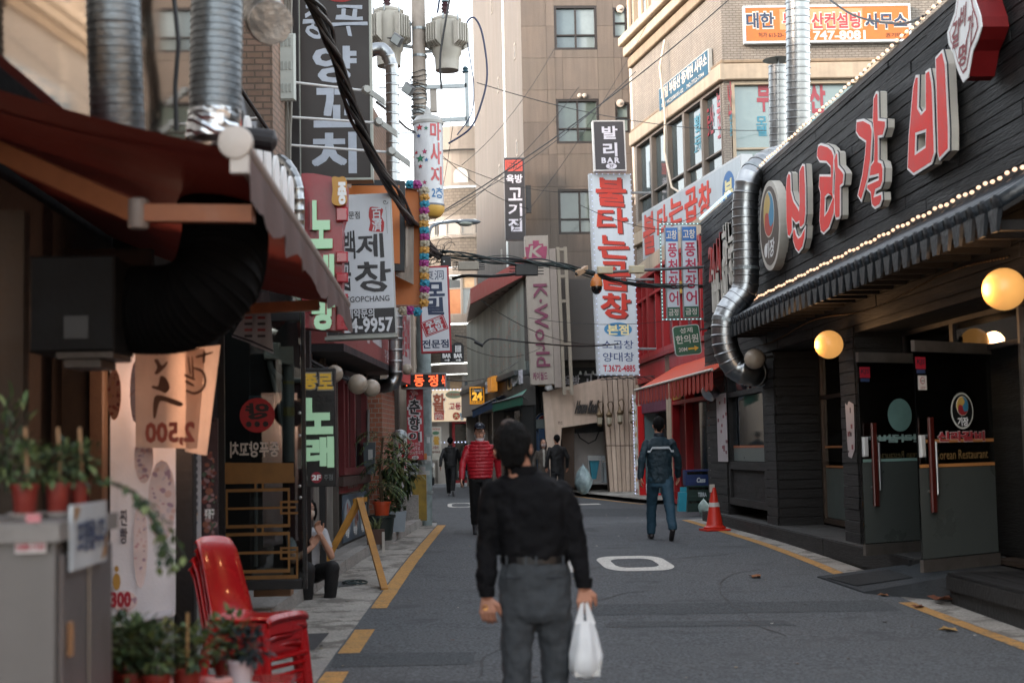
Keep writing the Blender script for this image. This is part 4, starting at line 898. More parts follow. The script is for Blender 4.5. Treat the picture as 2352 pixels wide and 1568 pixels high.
for j in range(len(vs_)-1):
 for i in range(len(cu_)-1):
  a,b,c,d=cu_[i],cu_[i+1],vs_[j],vs_[j+1]
  cells=[(c,d)]
  for h in wins:
   if h[0]<(a+b)/2<h[1]:
    cells=[s for(p,q) in cells for s in(((p,q),) if q<=h[2] or p>=h[3] else((p,h[2]),(h[3],q))) if s[1]-s[0]>.03]
  for(p,q) in cells:M().fbox(FTw,a+.004,b-.004,p+.004,q-.004,.002,.022).build('panel',STN[(i*7+j*3)%4],bw)
DKF=paint('#1f1611',.45)
for k,h in enumerate(wins[:4]):window(FTw,*h,tow,2,((0,.68),(.68,1)),DKF,[glass('#4b585c'),glass('#6f797a')] if k>1 else[glass('#3c4844'),glass('#4d5853')],.07,.12)
for k,h in enumerate(wins[4:-1]):window(FTw,*h,tow,1,((0,.5),(.5,1)),DKF,[glass('#7c8884')],.06,.12)
window(FTw,*wlow,tow,2,((0,.62),(.62,1)),DKF,[mat('#7f8e8c',.35,var=.1,bump=0),mat('#6c7a78',.35,var=.1,bump=0)],.08,.12)
g=M();
for i in range(16):v=wlow[3]-.1-i*.07;g.fbox(FTw,wlow[0]+.1,wlow[1]-.1,v-.05,v-.01,-.1,-.07)
g.build('blind',paint('#9aa6a2',.6),tow)
for(x,y) in((1424,22),(1456,22),(1498-42,238),(1424,238),(1331,221),(1342,221),(1448,455)):
 q=FTw.px(x,y);M().lathe(FTw.p(q[0],q[1],.02),[(.12,0),(.12,.05),(.05,.06),(.05,.16),(.02,.17)] if x>1400 else[(.06,0),(.07,.06),(.03,.09)],14,FTw.n).build('vent_hood',paint('#a99c90',.4),tow)
for(x,y,h) in((1130,15,30),(1183,118,40),(1145,195,38),(1188,340,42),(1148,395,40),(1153,590,45)):
 q=FTs.px(x,y);M().frame(FTs,q[0]-.13,q[0]+.13,q[1]-.25,q[1]+.25,.05,.0,.02).build('slit_window',paint('#7d766e',.6),tow);M().fbox(FTs,q[0]-.08,q[0]+.08,q[1]-.2,q[1]+.2,0,.008).build('pane',glass('#2a2c2c'),tow)
q=FTs.px(1161,300);M().fbox(FTs,q[0]-.1,q[0]+.12,1,TH,.0,.03).build('edge_strip',paint('#bfc6c6',.4),tow)
M().tube([PY(1571*.91875+0,-10,41.9),PY(1455,320,41.9),PY(1462,470,41.9)],.06,8).build('drain_pipe',paint('#b9ada2',.5),tow,smooth=True)
ac=thing('air_conditioner','white outdoor air conditioner unit on the brown tower wall beside the tall sign','air conditioner',FTw.p(1.6,4,.2))
a,b=FTw.px(1322,765),FTw.px(1376,800);a=(a[0],a[1],0)
M().fbox(FTw,a[0],b[0]+.5,b[1],a[1],.1,.5,.03).build('case',paint('#a7a29c',.45),ac)
cu,cv=(a[0]+b[0])/2,(a[1]+b[1])/2
disc(FTw,cu,cv,.2,.2,.5,.505,24).build('fan_opening',paint('#3c3b3a',.6),ac)
g=M()
for i in range(10):an=i*math.pi/5;g.prism(FTw,[(cu+.04*math.cos(an),cv+.04*math.sin(an)),(cu+.19*math.cos(an),cv+.19*math.sin(an)),(cu+.19*math.cos(an+.35),cv+.19*math.sin(an+.35))],.506,.515)
g.build('fan_blades',paint('#8f8c88',.5),ac)
g=M()
for rr2 in(.08,.14,.2):g.tube([FTw.p(cu+rr2*math.cos(t*.3),cv+rr2*math.sin(t*.3),.525) for t in range(22)],.006,4)
g.build('grille',paint('#a7a29c',.45),ac);disc(FTw,b[0]+.1,cv+.12,.05,.05,.5,.504,14).build('maker_badge',ink('#a32034'),ac);text(FTw,'LG',(b[0]+.05,cv-.08,b[0]+.18,cv-.02),GREY,ac,.504,bold=.02)
FV=FY(41.2);bl,r=board(FV,(1157,362,1208,551),.2,'blade_sign','tall dark brown blade sign with white lettering and a red stamp on the tower','sign',ink('#2b272a'),paint('#6d6a6c',.5))
textp(FV,'厨房',(1163,371,1197,390),ink('#c04a3c'),bl,.01,bold=.02)
a,b=FV.px(1160,368),FV.px(1200,393);M().frame(FV,a[0],b[0],b[1],a[1],.04,.006,.01).build('stamp_frame',ink('#c04a3c'),bl)
textp(FV,'육방',(1163,401,1200,420),wl,bl,.01,bold=.03)
for s,y0,y1 in(('고',432,460),('기',468,496),('집',502,531)):textp(FV,s,(1168,y0,1199,y1),wl,bl,.01,bold=.025)
M().fbox(FV,*[FV.px(1208,450)[0],FV.px(1220,450)[0]],FV.px(1212,488)[1],FV.px(1212,425)[1],-.12,-.04).build('side_box',BLK,bl)
FR0=Fr((3.1,40.6,0),V((3.4,-5.2,0)))
bp=lambda x,y,n=0:FY(39.5).px(x,y)
YB=39.5;FZ=FY(YB)
def fz(x,y):return FZ.px(x,y)
slr=thing('slanted_restaurant','low beige eatery with leaning board cladding at the foot of the tower','building',(5,40,.2))
CLD=[paint(c,.65,streak=.18,var=.1) for c in('#c2ab9a','#b8a292','#c9b3a2')]
BRN=paint('#3b2c22',.8)
def poly(F,pts,n0,n1,name,m,parent,**k):return M().prism(F,[F.px(*p) if True else p for p in pts],n0,n1).build(name,m,parent,**k)
poly(FZ,[(1258,898),(1385,868),(1382,968),(1290,982),(1284,1075),(1262,1075)],-.3,0,'fascia',CLD[0],slr)
poly(FZ,[(1262,905),(1290,982),(1300,1120),(1322,1120),(1322,985),(1382,968),(1330,975)],-.36,-.31,'side_jamb',BRN,slr)
poly(FZ,[(1247,900),(1262,898),(1276,1000),(1283,1140),(1262,1140)],-.25,.03,'leaning_post',CLD[2],slr)
n=9;X0t,X0b,X1t,X1b=1382,1398,1492,1482
for i in range(n):
 t0,t1=i/n,(i+.86)/n;ta,tb=X0t+(X1t-X0t)*t0,X0t+(X1t-X0t)*t1;ba,bb=X0b+(X1b-X0b)*t0+4,X0b+(X1b-X0b)*t1+4
 yt=868-8*t0;yb=1130+18*t0
 poly(FZ,[(ta,yt),(tb,yt-1),(tb+(bb-tb)*.58,1022),(ta+(ba-ta)*.58,1022)],-.1,.02+.01*(i%2),'board',CLD[i%3],slr)
 poly(FZ,[(ta+(ba-ta)*.58,1024),(tb+(bb-tb)*.58,1024),(bb,yb+1),(ba,yb)],-.1,.02+.01*(i%2),'board',CLD[(i+1)%3],slr)
poly(FZ,[(1380,868),(1496,858),(1490,1150),(1398,1133)],-.2,-.11,'backing',BRN,slr)
FI=FY(41.4);gI=M().prism(FI,[FI.px(*p) for p in((1312,960),(1420,960),(1420,1112),(1312,1112))],-.05,0).build('inner_wall',paint('#d8cfcb',.7),slr)
FI2=FY(40.9);M().prism(FI2,[FI2.px(*p) for p in((1318,975),(1400,960),(1400,990),(1318,995))],-.3,0).build('dark_soffit',BLK,slr)
M().tube([PY(1322,985,40.8),PY(1332,1005,40.8),PY(1352,1018,40.8),PY(1368,1010,40.8),PY(1378,985,40.8)],.018,6).build('hanging_hose',CABLE,slr)
textp(FZ,'House Knoll',(1323,921,1373,948),mat('#2a2524',.5),slr,.01,depth=.06,bold=.05,slant=.25)
textp(FZ,'ㅁㄷ',(1282,968,1292,973),BRN,slr,.01)
M().box((6.0,38,.1),(9,46,3.5)).build('rear_wall',BRN,slr)
g=thing('spot_lamp','small white spot lamp on the top corner of the slanted beige eatery','lamp',PY(1252,892,39.2));M().lathe(PY(1252,892,39.2),[(.03,0),(.1,.05),(.11,.2),(.02,.22)],12,(.9,-.2,.35)).build('shade',WHT,g)
for k,(x,y) in enumerate(((1377,955),(1399,955),(1424,950),(1452,948))):
 c=PY(x,y,39.2);t=thing('lantern',['beaded wall lantern nearest the doorway of the slanted eatery','second brass wall lantern from the doorway on the leaning boards','third brass wall lantern from the doorway on the leaning boards','wall lantern half hidden by the food picture banner'][k],'lantern',c,'brass wall lanterns on the leaning boards')
 BRS=mat('#5d4c36',.4,metal=.6)
 M().lathe(c,[(.02,-.3),(.065,-.26),(.075,.0),(.095,.03),(.04,.12),(.015,.2)],6).build('cage',BRS,t);M().lathe(c,[(.067,-.22),(.078,-.04)],6).build('glass',glass('#a8a090'),t)
 M().tube(spline([c+V((0,0,.2)),c+V((-.03,.0,.34)),c+V((.08,.05,.4)),c+V((.14,.2,.28)),c+V((.1,.25,.0))],4),.014,6).build('scroll_arm',BRS,t)
RB=mat('#7f9296',.4,var=.4,sc=7,bump=.9,bsc=8,spec=.7)
def lump(c,r,h,m,name,label,cat,seed=0,**k):
 g=M();n,s=14,18;c=V(c);P=[]
 for i in range(n+1):
  t=i/n;rr=r*(math.sin(math.pi*min(1,t*1.05+.02))**.6)*(1-.45*t*t) if t<.93 else r*.12*(1.2-t)
  for k_ in range(s):
   a=2*math.pi*k_/s;j=1+.22*noise.noise((math.cos(a)*1.7+seed,math.sin(a)*1.7,t*4));P.append(c+V((math.cos(a)*rr*j,math.sin(a)*rr*j,h*t)))
 fs=[(i*s+q,i*s+(q+1)%s,(i+1)*s+(q+1)%s,(i+1)*s+q) for i in range(n) for q in range(s)]
 return g.add(P,fs).build(name,m,None,label=label,cat=cat,smooth=True,**k)
q=PY(1340,1116,38.6);lump((q.x,38.6,.26),.26,.85,RB,'rubbish_bag','big knotted translucent blue rubbish bag in the doorway of the slanted eatery','rubbish bag',2)
rk=thing('bin_rack','wire rack holding a turquoise sack beside the big rubbish bag','rack',PY(1372,1100,39.8))
Fk=FY(39.9);a,b=Fk.px(1350,1046),Fk.px(1412,1108);M().frame(Fk,a[0],b[0],b[1],a[1],.03,-.02,.02).fbox(Fk,(a[0]+b[0])/2,(a[0]+b[0])/2+.03,b[1],a[1],-.02,.02).fbox(Fk,a[0],b[0],a[1]-.14,a[1]-.04,-.02,.03).build('frame',GREY,rk)
M().prism(Fk,[Fk.px(*p) for p in((1354,1052),(1378,1052),(1370,1100),(1360,1100))],-.25,-.03).build('sack',mat('#1f7f96',.5,bump=.4,tr=.3),rk);M().fbox(Fk,*[Fk.px(1386,1060)[0],Fk.px(1408,1060)[0]],b[1],a[1]-.2,-.3,-.06).build('sack',mat('#8a8f92',.6,bump=.4),rk)
FBk=FY(41.2);a,b=FBk.px(1240,845),FBk.px(1380,905)
bf=thing('shop_fascia','black fascia with white lettering and little spot lamps behind the slanted eatery','sign',FBk.p(a[0],b[1],0));M().fbox(FBk,a[0],b[0]+.4,b[1]-.5,a[1],-.35,-.05).build('panel',BLK,bf)
textp(FBk,'육방',(1297,862,1332,888),wl,bf,.0,bold=.03);textp(FBk,'고기',(1339,855,1385,889),wl,bf,.0,bold=.03)
a2,b2=FBk.px(1236,862),FBk.px(1286,886);M().frame(FBk,a2[0],b2[0],b2[1],a2[1],.04,-.04,.04).build('gold_frame',ink('#a9834f'),bf);textp(FBk,'房',(1268,864,1282,886),ink('#b5853f'),bf,.0,bold=.03)
for x in(1333,1345,1361):M().lathe(PY(x,852,41.0),[(.02,0),(.05,-.1)],8).build('spot',WHT,bf)
FK2=Fr((.9,54,0),V((2.28-.9,-14,0)));LK=V((2.28-.9,-14,0)).length
kw=thing('glass_shop_building','low shop building with etched glass upper front and red overhanging soffit','building',(2,47,.2))
GLZ=[mat(c,.5,var=.15,sc=1,bump=.05,spec=.3) for c in('#858a84','#8f938c','#7b807a')]
PNK=ink('#8f7d74')
zt0=6.3;zb0=3.7
ug=M().fbox(FK2,0,LK,zb0-.1,zt0,-.4,-.06).build('wall',paint('#5c6463',.6),kw)
for i in range(22):
 a,b=LK*i/22,LK*(i+1)/22
 M().fbox(FK2,a+.015,b-.015,zb0+.02,zt0,-.05,.0).build('glass_panel',GLZ[i%3],ug)
g=M()
rnd=random.Random(4)
for i in range(90):u=rnd.uniform(LK*.45,LK-.5);v=rnd.uniform(zb0+.3,zt0-.6);g.fbox(FK2,u,u+rnd.uniform(.05,.3),v,v+rnd.uniform(.03,.15),.003,.006)
g.build('etched_print',PNK,ug,kind='stuff')
S0=FK2.p(0,0);u1=FK2.p(LK,0)
outl=[PY(1081,729,46.5),PY(1207,630,38.9)]
A_,B_=outl;za=(A_.z+B_.z)/2
Q=[V((A_.x,A_.y,6.35)),V((B_.x+.02,B_.y,6.35)),V((u1.x+.6,u1.y,6.35)),V((S0.x,S0.y,6.35))]
M().hexa(Q+[q+Z3*.38 for q in Q]).build('soffit',paint('#9a867a',.5),kw);g=M()
M().hexa([A_*1+V((0,0,6.30-A_.z)),V((B_.x,B_.y,6.30)),V((B_.x+.05,B_.y+.1,6.30)),V((A_.x+.05,A_.y+.1,6.30)),V((A_.x,A_.y,6.8)),V((B_.x,B_.y,6.8)),V((B_.x+.05,B_.y+.1,6.8)),V((A_.x+.05,A_.y+.1,6.8))]).build('red_fascia',paint('#9c3e3a',.5),kw)
for i in range(8):
 t=(i+.5)/8;c=A_.lerp(B_,t);c=V((c.x+.35,c.y+.1,6.34));M().lathe(c,[(.07,0),(.07,-.015)],10).build('downlight',CHAR,kw)
M().box((2.3,40,4.0),(6,41.3,6.3)).build('side_wall',paint('#55504d',.7),kw)
M().fbox(FK2,0,LK,2.75,zb0-.12,-.3,.12).build('dark_fascia',paint('#4a4744',.6),kw)
M().fbox(FK2,0,LK,zb0-.1,zb0+.04,-.3,.3).build('canopy_ledge',paint('#3a3d3f',.5),kw);M().fbox(FK2,LK*.0,LK*.42,2.75,zb0+.2,.13,.25).build('grey_fascia',paint('#8f8a85',.6),kw)
M().fbox(FK2,0,LK,.15,2.74,-.3,-.25).build('shop_glass',glass('#333b3d'),kw)
for i,u in enumerate((LK*.02,LK*.3,LK*.55,LK*.98)):M().fbox(FK2,u-.15,u+.15,.15,2.74,-.25,.1).build('pillar',paint('#a39c94' if i<3 else '#2b2c2d',.6),kw)
g=M()
for i in range(30):u=rnd.uniform(.5,LK-1);v=rnd.uniform(.8,2.5);g.fbox(FK2,u,u+rnd.uniform(.1,.5),v,v+rnd.uniform(.05,.2),-.24,-.22)
g.build('shop_display',mat('#9a8f7c',.5,var=.9,sc=3),kw,kind='stuff')
def letters3(F,s,q,m,parent,**k):return textp(F,s,q,m,parent,.13,**k)
sgl=thing('channel_sign','small white raised lettering with a gold stamp on the grey fascia above the green awning','sign',FK2.p(LK*.8,3,.2));letters3(FK2,'육방고기집',(1177,858,1201,880),wl,sgl,bold=.03,depth=.05);a,b=FK2.px(1168,872,.13),FK2.px(1176,898,.13);a,b=FK2.px(1167,866,.13),FK2.px(1176,893,.13)
M().frame(FK2,a[0],b[0],b[1],a[1],.05,.13,.16).build('gold_frame',ink('#b69460'),sgl)
sgo=thing('channel_sign','orange and white raised shop lettering left of the dark fascia','sign',FK2.p(LK*.3,3,.3));a,b=FK2.px(1124,870,.26),FK2.px(1143,905,.26)
M().fbox(FK2,a[0],a[0]+(b[0]-a[0])*.5,b[1]+.1,a[1]-.1,.26,.4).build('white_letters',ink('#d8dbe0'),sgo);M().fbox(FK2,a[0]+(b[0]-a[0])*.5,b[0],b[1]+.1,a[1],.26,.45).build('orange_letters',mat('#e0912e',.4,emit=.3),sgo)
text(FK2,'24',(a[0]+.1,b[1]+.25,a[0]+(b[0]-a[0])*.48,a[1]-.2),ink('#3b5a8a'),sgo,.41,bold=.04)
def awning(label,P,col,valh=.22):
 """P: wall-left, wall-right, front-right, front-left"""
 t=thing('awning',label,'awning',P[3]);n=12;g=M();m=mat(col,.6,var=.15,sc=4,bump=.1,tr=.2)
 for i in range(n):
  a,b=i/n,(i+1)/n;s=.015*(i%2)
  g.quad(P[0].lerp(P[1],a),P[0].lerp(P[1],b),P[3].lerp(P[2],b)+Z3*s,P[3].lerp(P[2],a)+Z3*.015*((i+1)%2))
 g.build('canopy',m,t);g=M();
 for i in range(n*2):
  a,b=i/n/2,(i+.92)/n/2;A,B=P[3].lerp(P[2],a),P[3].lerp(P[2],b);d=Z3*valh;g.hexa([A-d,B-d,B-d+V((.01,.01,0)),A-d+V((.01,.01,0)),A,B,B+V((.01,.01,0)),A+V((.01,.01,0))])
 g.build('valance',m,t);g=M()
 g.tube([P[3],P[2]],.025,6).tube([P[1]-Z3*.3,P[2]-Z3*.02],.02,6).tube([P[0]-Z3*.3,P[3]-Z3*.02],.02,6);g.build('frame',CHAR,t)
def fk(x,y,n):u,v=FK2.px(x,y,n);return FK2.p(u,v,n)
awning('green fabric awning on the dark shop front below the glass facade',[fk(1158,918,.1),fk(1211,893,.1),fk(1200,908,1.0)-Z3*.0,fk(1131,926,1.15)],'#1d6b57')
awning('blue fabric awning between the convenience store sign and the green awning',[fk(1118,922,.1),fk(1158,906,.1),fk(1138,916,.9),fk(1085,942,1.1)],'#24486f')
FE4=FY(47.5);em,r=board(FE4,(1078,888,1113,928),.2,'store_sign','square yellow and black convenience store sign hung over the street','sign',mat('#e09a1c',.4,emit=.5,ecol='#ffa51e'),ink('#d08f24'))
a,b=FE4.px(1081,891),FE4.px(1110,920);M().fbox(FE4,a[0],b[0],b[1],a[1],.004,.01).build('black_field',ink('#201d1c'),em)
textp(FE4,'mart',(1090,893,1108,899),ink('#d6d2c8'),em,.012,bold=.04);textp(FE4,'e',(1084,893,1090,900),ink('#e0a02c'),em,.012,bold=.05);textp(FE4,'24',(1085,901,1107,918),mat('#e8a834',.4,emit=1.2),em,.012,bold=.06);textp(FE4,'이마트 편의점',(1081,921,1110,926),ink('#3a2a18'),em,.012)
FH=FY(41.6);hy=thing('round_sign','round blue and red hydrant sign against the black shop wall','sign',FH.p(*FH.px(1249,975)))
c=FH.px(1249,967)
for rr,col,n in((.26,'#c9c6c6',0),(.245,'#2a4783',.006),(.18,'#c9c6c6',.012),(.165,'#b02a36',.018)):disc(FH,c[0],c[1],rr,rr,n,n+.005,24).build('ring',ink(col),hy)
text(FH,'상수도\n소화전',(c[0]-.11,c[1]-.1,c[0]+.11,c[1]+.08),ink('#c9c6c6'),hy,.026,bold=.01)
M().box((c[0]-.45,41.7,.15),(c[0]+.5,42.0,4.0)).build('black_wall',BLK,kw)
kio=thing('cash_kiosk','blue cash machine kiosk beside the slanted eatery','kiosk',PY(1250,1090,41));FQ=FY(41.0);a,b=FQ.px(1224,990),FQ.px(1272,1140);BLU=paint('#1f5688',.4)
M().fbox(FQ,a[0],b[0],.12,a[1],-.6,-.1,.02).fbox(FQ,a[0]+.16,b[0]+.02,a[1]-.05,a[1]+.06,-.6,.05).fbox(FQ,a[0]+.2,b[0]-.02,a[1]-.42,a[1]-.2,-.1,0).fbox(FQ,a[0]+.16,a[0]+.24,.12,a[1]-.06,-.1,0).fbox(FQ,b[0]-.06,b[0],.12,a[1]-.06,-.1,0).build('body',BLU,kio)
text(FQ,'CASH 24',(a[0]+.25,a[1]-.3,b[0]-.1,a[1]-.22),ink('#a9c4d4'),kio,.004,bold=.02);M().fbox(FQ,a[0]+.26,b[0]-.08,a[1]-.9,a[1]-.5,-.098,-.05).build('screen',glass('#56707c'),kio)
M().fbox(FQ,a[0]-.02,b[0]-.1,a[1]+.08,a[1]+.35,-.5,-.2).build('top_light_box',paint('#98a3a5',.4),kio)
FKW=FY(39.0);kws=thing('blade_sign','tall cream blade sign with a purple crown mark and lettering running downwards','sign',(2.6,39,3.6))
CRW=paint('#a0968c',.5,streak=.08);PUR=mat('#6f2347',.4,bump=0)
a,b=FKW.px(1210,542),FKW.px(1265,882)
TLK=-.022;FKs=Fr((FKW.p(*FKW.px(1238,710))[0],39.0,FKW.px(1238,710)[1]),V((math.cos(TLK),0,-math.sin(TLK))),V((math.sin(TLK),0,math.cos(TLK))))
def kp(x,y,n=0):return FKs.px(x,y,n)
a,b=kp(1209,542),kp(1270,882);a=(kp(1212,712)[0],a[1]);mid=kp(1266,712)[0]
M().fbox(FKs,a[0],mid,b[1],a[1],-.35,0,.01).build('sign_box',CRW,kws);M().fbox(FKs,mid+.005,mid+.2,b[1]-.1,kp(1285,570)[1],-.3,-.02,.01).build('side_box',paint('#938880',.5,streak=.1),kws)
W_=mid-a[0]
c=((a[0]+mid)/2-.02,kp(1236,576)[1])
P=[(-.34,-.1),(-.3,-.26),(.3,-.26),(.34,-.1),(.36,.12),(.24,.12),(.24,.2),(.1,.2),(.1,.3),(-.1,.3),(-.1,.2),(-.24,.2),(-.24,.12),(-.36,.12)]
shape(FKs,[[(c[0]+x*.85,c[1]+y*.95) for x,y in P]],.0,.02).build('crown_mark',mat('#8d2a52',.4),kws);text(FKs,'K',(c[0]-.18,c[1]-.18,c[0]+.18,c[1]+.14),CRW,kws,.024,bold=.02,slant=.2)
Fv=Fr(FKs.p(0,0),FKs.v*-1,FKs.u)
v0,v1=-kp(1240,652)[1],-kp(1240,842)[1]
text(Fv,'K·World',(v0,a[0]+W_*.27,v1,a[0]+W_*.85),PUR,kws,.0,bold=.012,depth=.04)
textp(FKs,'케이월드',(1224,855,1258,872),PUR,kws,.004,bold=.03)
g=M()
xa,xb=mid+.22,mid+.15
for x in(xa,xb+.28):g.fbox(FKs,x,x+.09,b[1]-.3,kp(1300,566)[1],-.2,-.06)
for v in(kp(1300,568)[1],kp(1300,630)[1],kp(1300,687)[1],kp(1300,787)[1],kp(1300,880)[1]-.1):g.fbox(FKs,xa+.09,xb+.28,v-.08,v,-.19,-.07)
g.build('steel_frame',paint('#918779',.5),kws)
YS=60;FSF=FY(YS);sea=thing('seafood_shop','seafood restaurant with a red-framed entrance at the end of the street','building',(0,60,.17))
def sf(x,y):return FSF.px(x,y)
a,b=sf(940,960),sf(1125,1110)
M().fbox(FSF,a[0],b[0],.15,3.8,-4,-.5).build('wall',paint('#6e675f',.8),sea)
M().fbox(FSF,a[0],sf(1000,1)[0],.15,3.2,-.5,-.1).build('wall',paint('#9b948b',.7),sea)
for x in(1018,1110):u=sf(x,1000)[0];M().fbox(FSF,u-.25,u+.25,.15,3.2,-.5,-.05).build('pillar',paint('#a8a199',.6),sea)
g=M().frame(FSF,sf(1022,1)[0],sf(1100,1)[0],.15,sf(1,965)[1],.12,-.45,-.3);g.fbox(FSF,sf(1056,1)[0],sf(1060,1)[0],.15,3.0,-.45,-.29).fbox(FSF,sf(1022,1)[0],sf(1100,1)[0],sf(1,992)[1],sf(1,989)[1],-.45,-.28)
g.build('red_frame',paint('#8f2226',.5),sea)
M().fbox(FSF,sf(1024,1)[0],sf(1098,1)[0],sf(1,988)[1],sf(1,968)[1],-.44,-.4).build('transom',paint('#b0aea6',.4),sea);M().fbox(FSF,sf(1026,1)[0],sf(1056,1)[0],.2,sf(1,994)[1],-.44,-.4).build('glass',glass('#3a3a34'),sea)
u0,u1_=sf(1066,1)[0],sf(1090,1)[0];M().fbox(FSF,u0,u1_,sf(1,1045)[1],sf(1,998)[1],-.35,-.3).build('menu_board',ink('#a9bcc0'),sea)
g=M()
for i in range(6):
 for j in range(3):g.fbox(FSF,u0+.08+.13*j,u0+.16+.13*j,sf(1,1008+i*6)[1]-.03,sf(1,1008+i*6)[1]+.02,-.29,-.28)
g.build('menu_print',ink('#4f6266'),sea);textp(FSF,'자연산',(1070,1000,1087,1005),ink('#a33a35'),sea,-.28,bold=.03)
FSg=FY(59.2);ss,r=board(FSg,(987,894,1123,966),.3,'shop_sign','wide backlit seafood restaurant sign with red and blue lettering at the street end','sign',mat('#b5a48c',.4,var=.12,sc=1,bump=0,emit=.6,ecol='#ffe2bd'),paint('#a9a6a0',.5))
led_dots(FSg,ring_pts(r[0],r[2]+.02,r[1],r[3]-.02,.14),mat('#dfe6ff',.4,emit=1.6,ecol='#d0dcff'),ss,.022)
for s,q,c,w in(('활',(994,905,1022,945),'#a8563c',.06),('고등어',(1032,925,1071,940),'#b8303a',.04),('회',(1077,920,1096,943),'#35819c',.06),('방어회',(1057,947,1085,963),'#3a82a4',.05),('밀치회',(1089,947,1119,962),'#44627a',.0)):
 textp(FSg,s,(q[0]-1,q[1]-1,q[2]+1,q[3]+1),ink('#e8e0d0'),ss,.008,bold=.06,wob=w*.6);textp(FSg,s,q,ink(c),ss,.012,bold=.03,wob=w*.6)
c=FSg.px(1048,955);disc(FSg,c[0],c[1],.15,.16,.006,.01,18).build('red_disc',ink('#b8402e'),ss);text(FSg,'大',(c[0]-.1,c[1]-.1,c[0]+.1,c[1]+.1),ink('#e3d9a8'),ss,.014,bold=.03)
a,b=FSg.px(997,947),FSg.px(1020,964);M().fbox(FSg,a[0],b[0],b[1],a[1],.006,.01).build('red_box',ink('#b8403a'),ss);text(FSg,'살아있는',(a[0]+.03,b[1]+.04,b[0]-.03,a[1]-.04),ink('#e3d9d0'),ss,.014,bold=.02)
a,b=FSg.px(1070,898),FSg.px(1092,909);M().fbox(FSg,a[0],b[0],b[1],a[1],.006,.01).build('red_box',ink('#b8403a'),ss);text(FSg,'제주직송',(a[0]+.03,b[1]+.03,b[0]-.03,a[1]-.03),ink('#e3d9d0'),ss,.014,bold=.02)
c=FSg.px(1043,906);disc(FSg,c[0],c[1],.36,.16,.005,.007,20).build('green_oval',ink('#8a9a80'),ss);text(FSg,'자연산바다',(c[0]-.3,c[1]-.07,c[0]+.3,c[1]+.07),ink('#b06048'),ss,.01,bold=.02)
FSb=FY(57.5);st,r=board(FSb,(990,980,1014,1056),.2,'standing_sign','white standing menu sign beside the seafood shop entrance','sign',ink('#c9c3b6'),paint('#a9a6a0',.5))
textp(FSb,'자연산',(993,983,1011,987),ink('#a83a36'),st,.008,bold=.03);textp(FSb,'활',(996,1002,1009,1020),ink('#c99a3c'),st,.008,bold=.07,wob=.05);textp(FSb,'고등어',(993,1024,1007,1031),ink('#8e3030'),st,.008,bold=.02);textp(FSb,'방어숙성',(993,1035,1011,1040),ink('#6e3a2a'),st,.008,bold=.03)
c=FSb.px(1001,994);disc(FSb,c[0],c[1],.14,.07,.005,.007,16).build('green_oval',ink('#4f7a5c'),st)
M().fbox(FSb,r[0]+.05,r[1]-.05,.17,r[2],-.2,-.02).build('base',CHAR,st)
van=thing('parked_car','dark car parked beyond the utility pole near the seafood shop','car',(-.6,56.5,.17))
FCv=FY(55.8);a,b=FCv.px(930,1052),FCv.px(1005,1096);M().fbox(FCv,a[0],b[0]-.1,.45,a[1]-.2,-4,0,.08).fbox(FCv,a[0]+.1,b[0]-.25,a[1]-.2,a[1]+.35,-3.4,-.9,.2).build('body',mat('#1c1f22',.2,coat=1,var=.05),van);M().fbox(FCv,a[0]+.2,b[0]-.2,.62,.72,0,.03).fbox(FCv,a[0]+.2,b[0]-.2,.84,.92,0,.03).build('grille',STEEL,van)
M().fbox(FCv,b[0]-.32,b[0]-.14,.9,1.05,-.02,.03).build('headlight',WHT,van)
for yy in(-.9,-3.2):
 for xx in(a[0]+.1,b[0]-.35):M().lathe(FCv.p(xx,.47,yy),[(.3,0),(.3,.2)],16,X3).build('wheel',BLK,van)
g=thing('fish_tubs','blue and white fish tubs stacked outside the seafood shop','tub',PY(1085,1095,57));Fg=FY(57)
for q,c in(((1070,1070,1082,1095),'#4a7f92'),((1083,1078,1098,1096),'#b9b6ae'),((1052,1082,1066,1096),'#8f9496')):
 a,b=Fg.px(*q[:2]),Fg.px(*q[2:]);M().fbox(Fg,a[0],b[0],b[1],a[1],-.3,0,.02).build('tub',paint(c,.4),g)
M().box((-14,62.5,0),(-1.3,72,8.2)).build('lane_building',paint('#7d7268',.8,streak=.2),None,label='plain beige building end seen past the utility pole',cat='building')
FCB=paint('#6e655c',.6,var=.08,streak=.1);YB2=67
cbd=thing('curved_building','cream office building with a rounded corner and brick bands closing the view','building',(1,68,.2))
CBK=mat('#655c52',.85,var=.1,bump=.3,brick=('#5c544b','#4c453e',2.0,'d',.5,.3),key='cream_brick')
cx_,r_=PY(1075,500,YB2).x,2.4
def curve_pts(r):
 P=[(9.0,YB2+.3),(cx_+.3,YB2)]
 for i in range(11):an=math.radians(90*i/10);P.append((cx_-r*math.sin(an),YB2+r-r*math.cos(an)))
 P+=[(cx_-r,YB2+10)];return P
def band(z0,z1,off,m,name,parent=cbd):
 P=curve_pts(r_+off);P=[(x,y-off if y<YB2+.5 else y) for x,y in P];g=M()
 for(a,b) in zip(P,P[1:]):g.quad((a[0],a[1],z0),(b[0],b[1],z0),(b[0],b[1],z1),(a[0],a[1],z1))
 return g.build(name,m,parent)
def zb(y):return PY(1060,y,YB2).z
tops=[(1060,'x')]
levels=[zb(2000),zb(902),zb(858),zb(835),zb(740),zb(722),zb(630),zb(615),zb(490)]
band(0,zb(905),0,FCB,'wall');band(zb(858),zb(835),.12,FCB,'ledge');band(zb(832),zb(745),0,CBK,'brick_band');band(zb(742),zb(722),.14,FCB,'ledge')
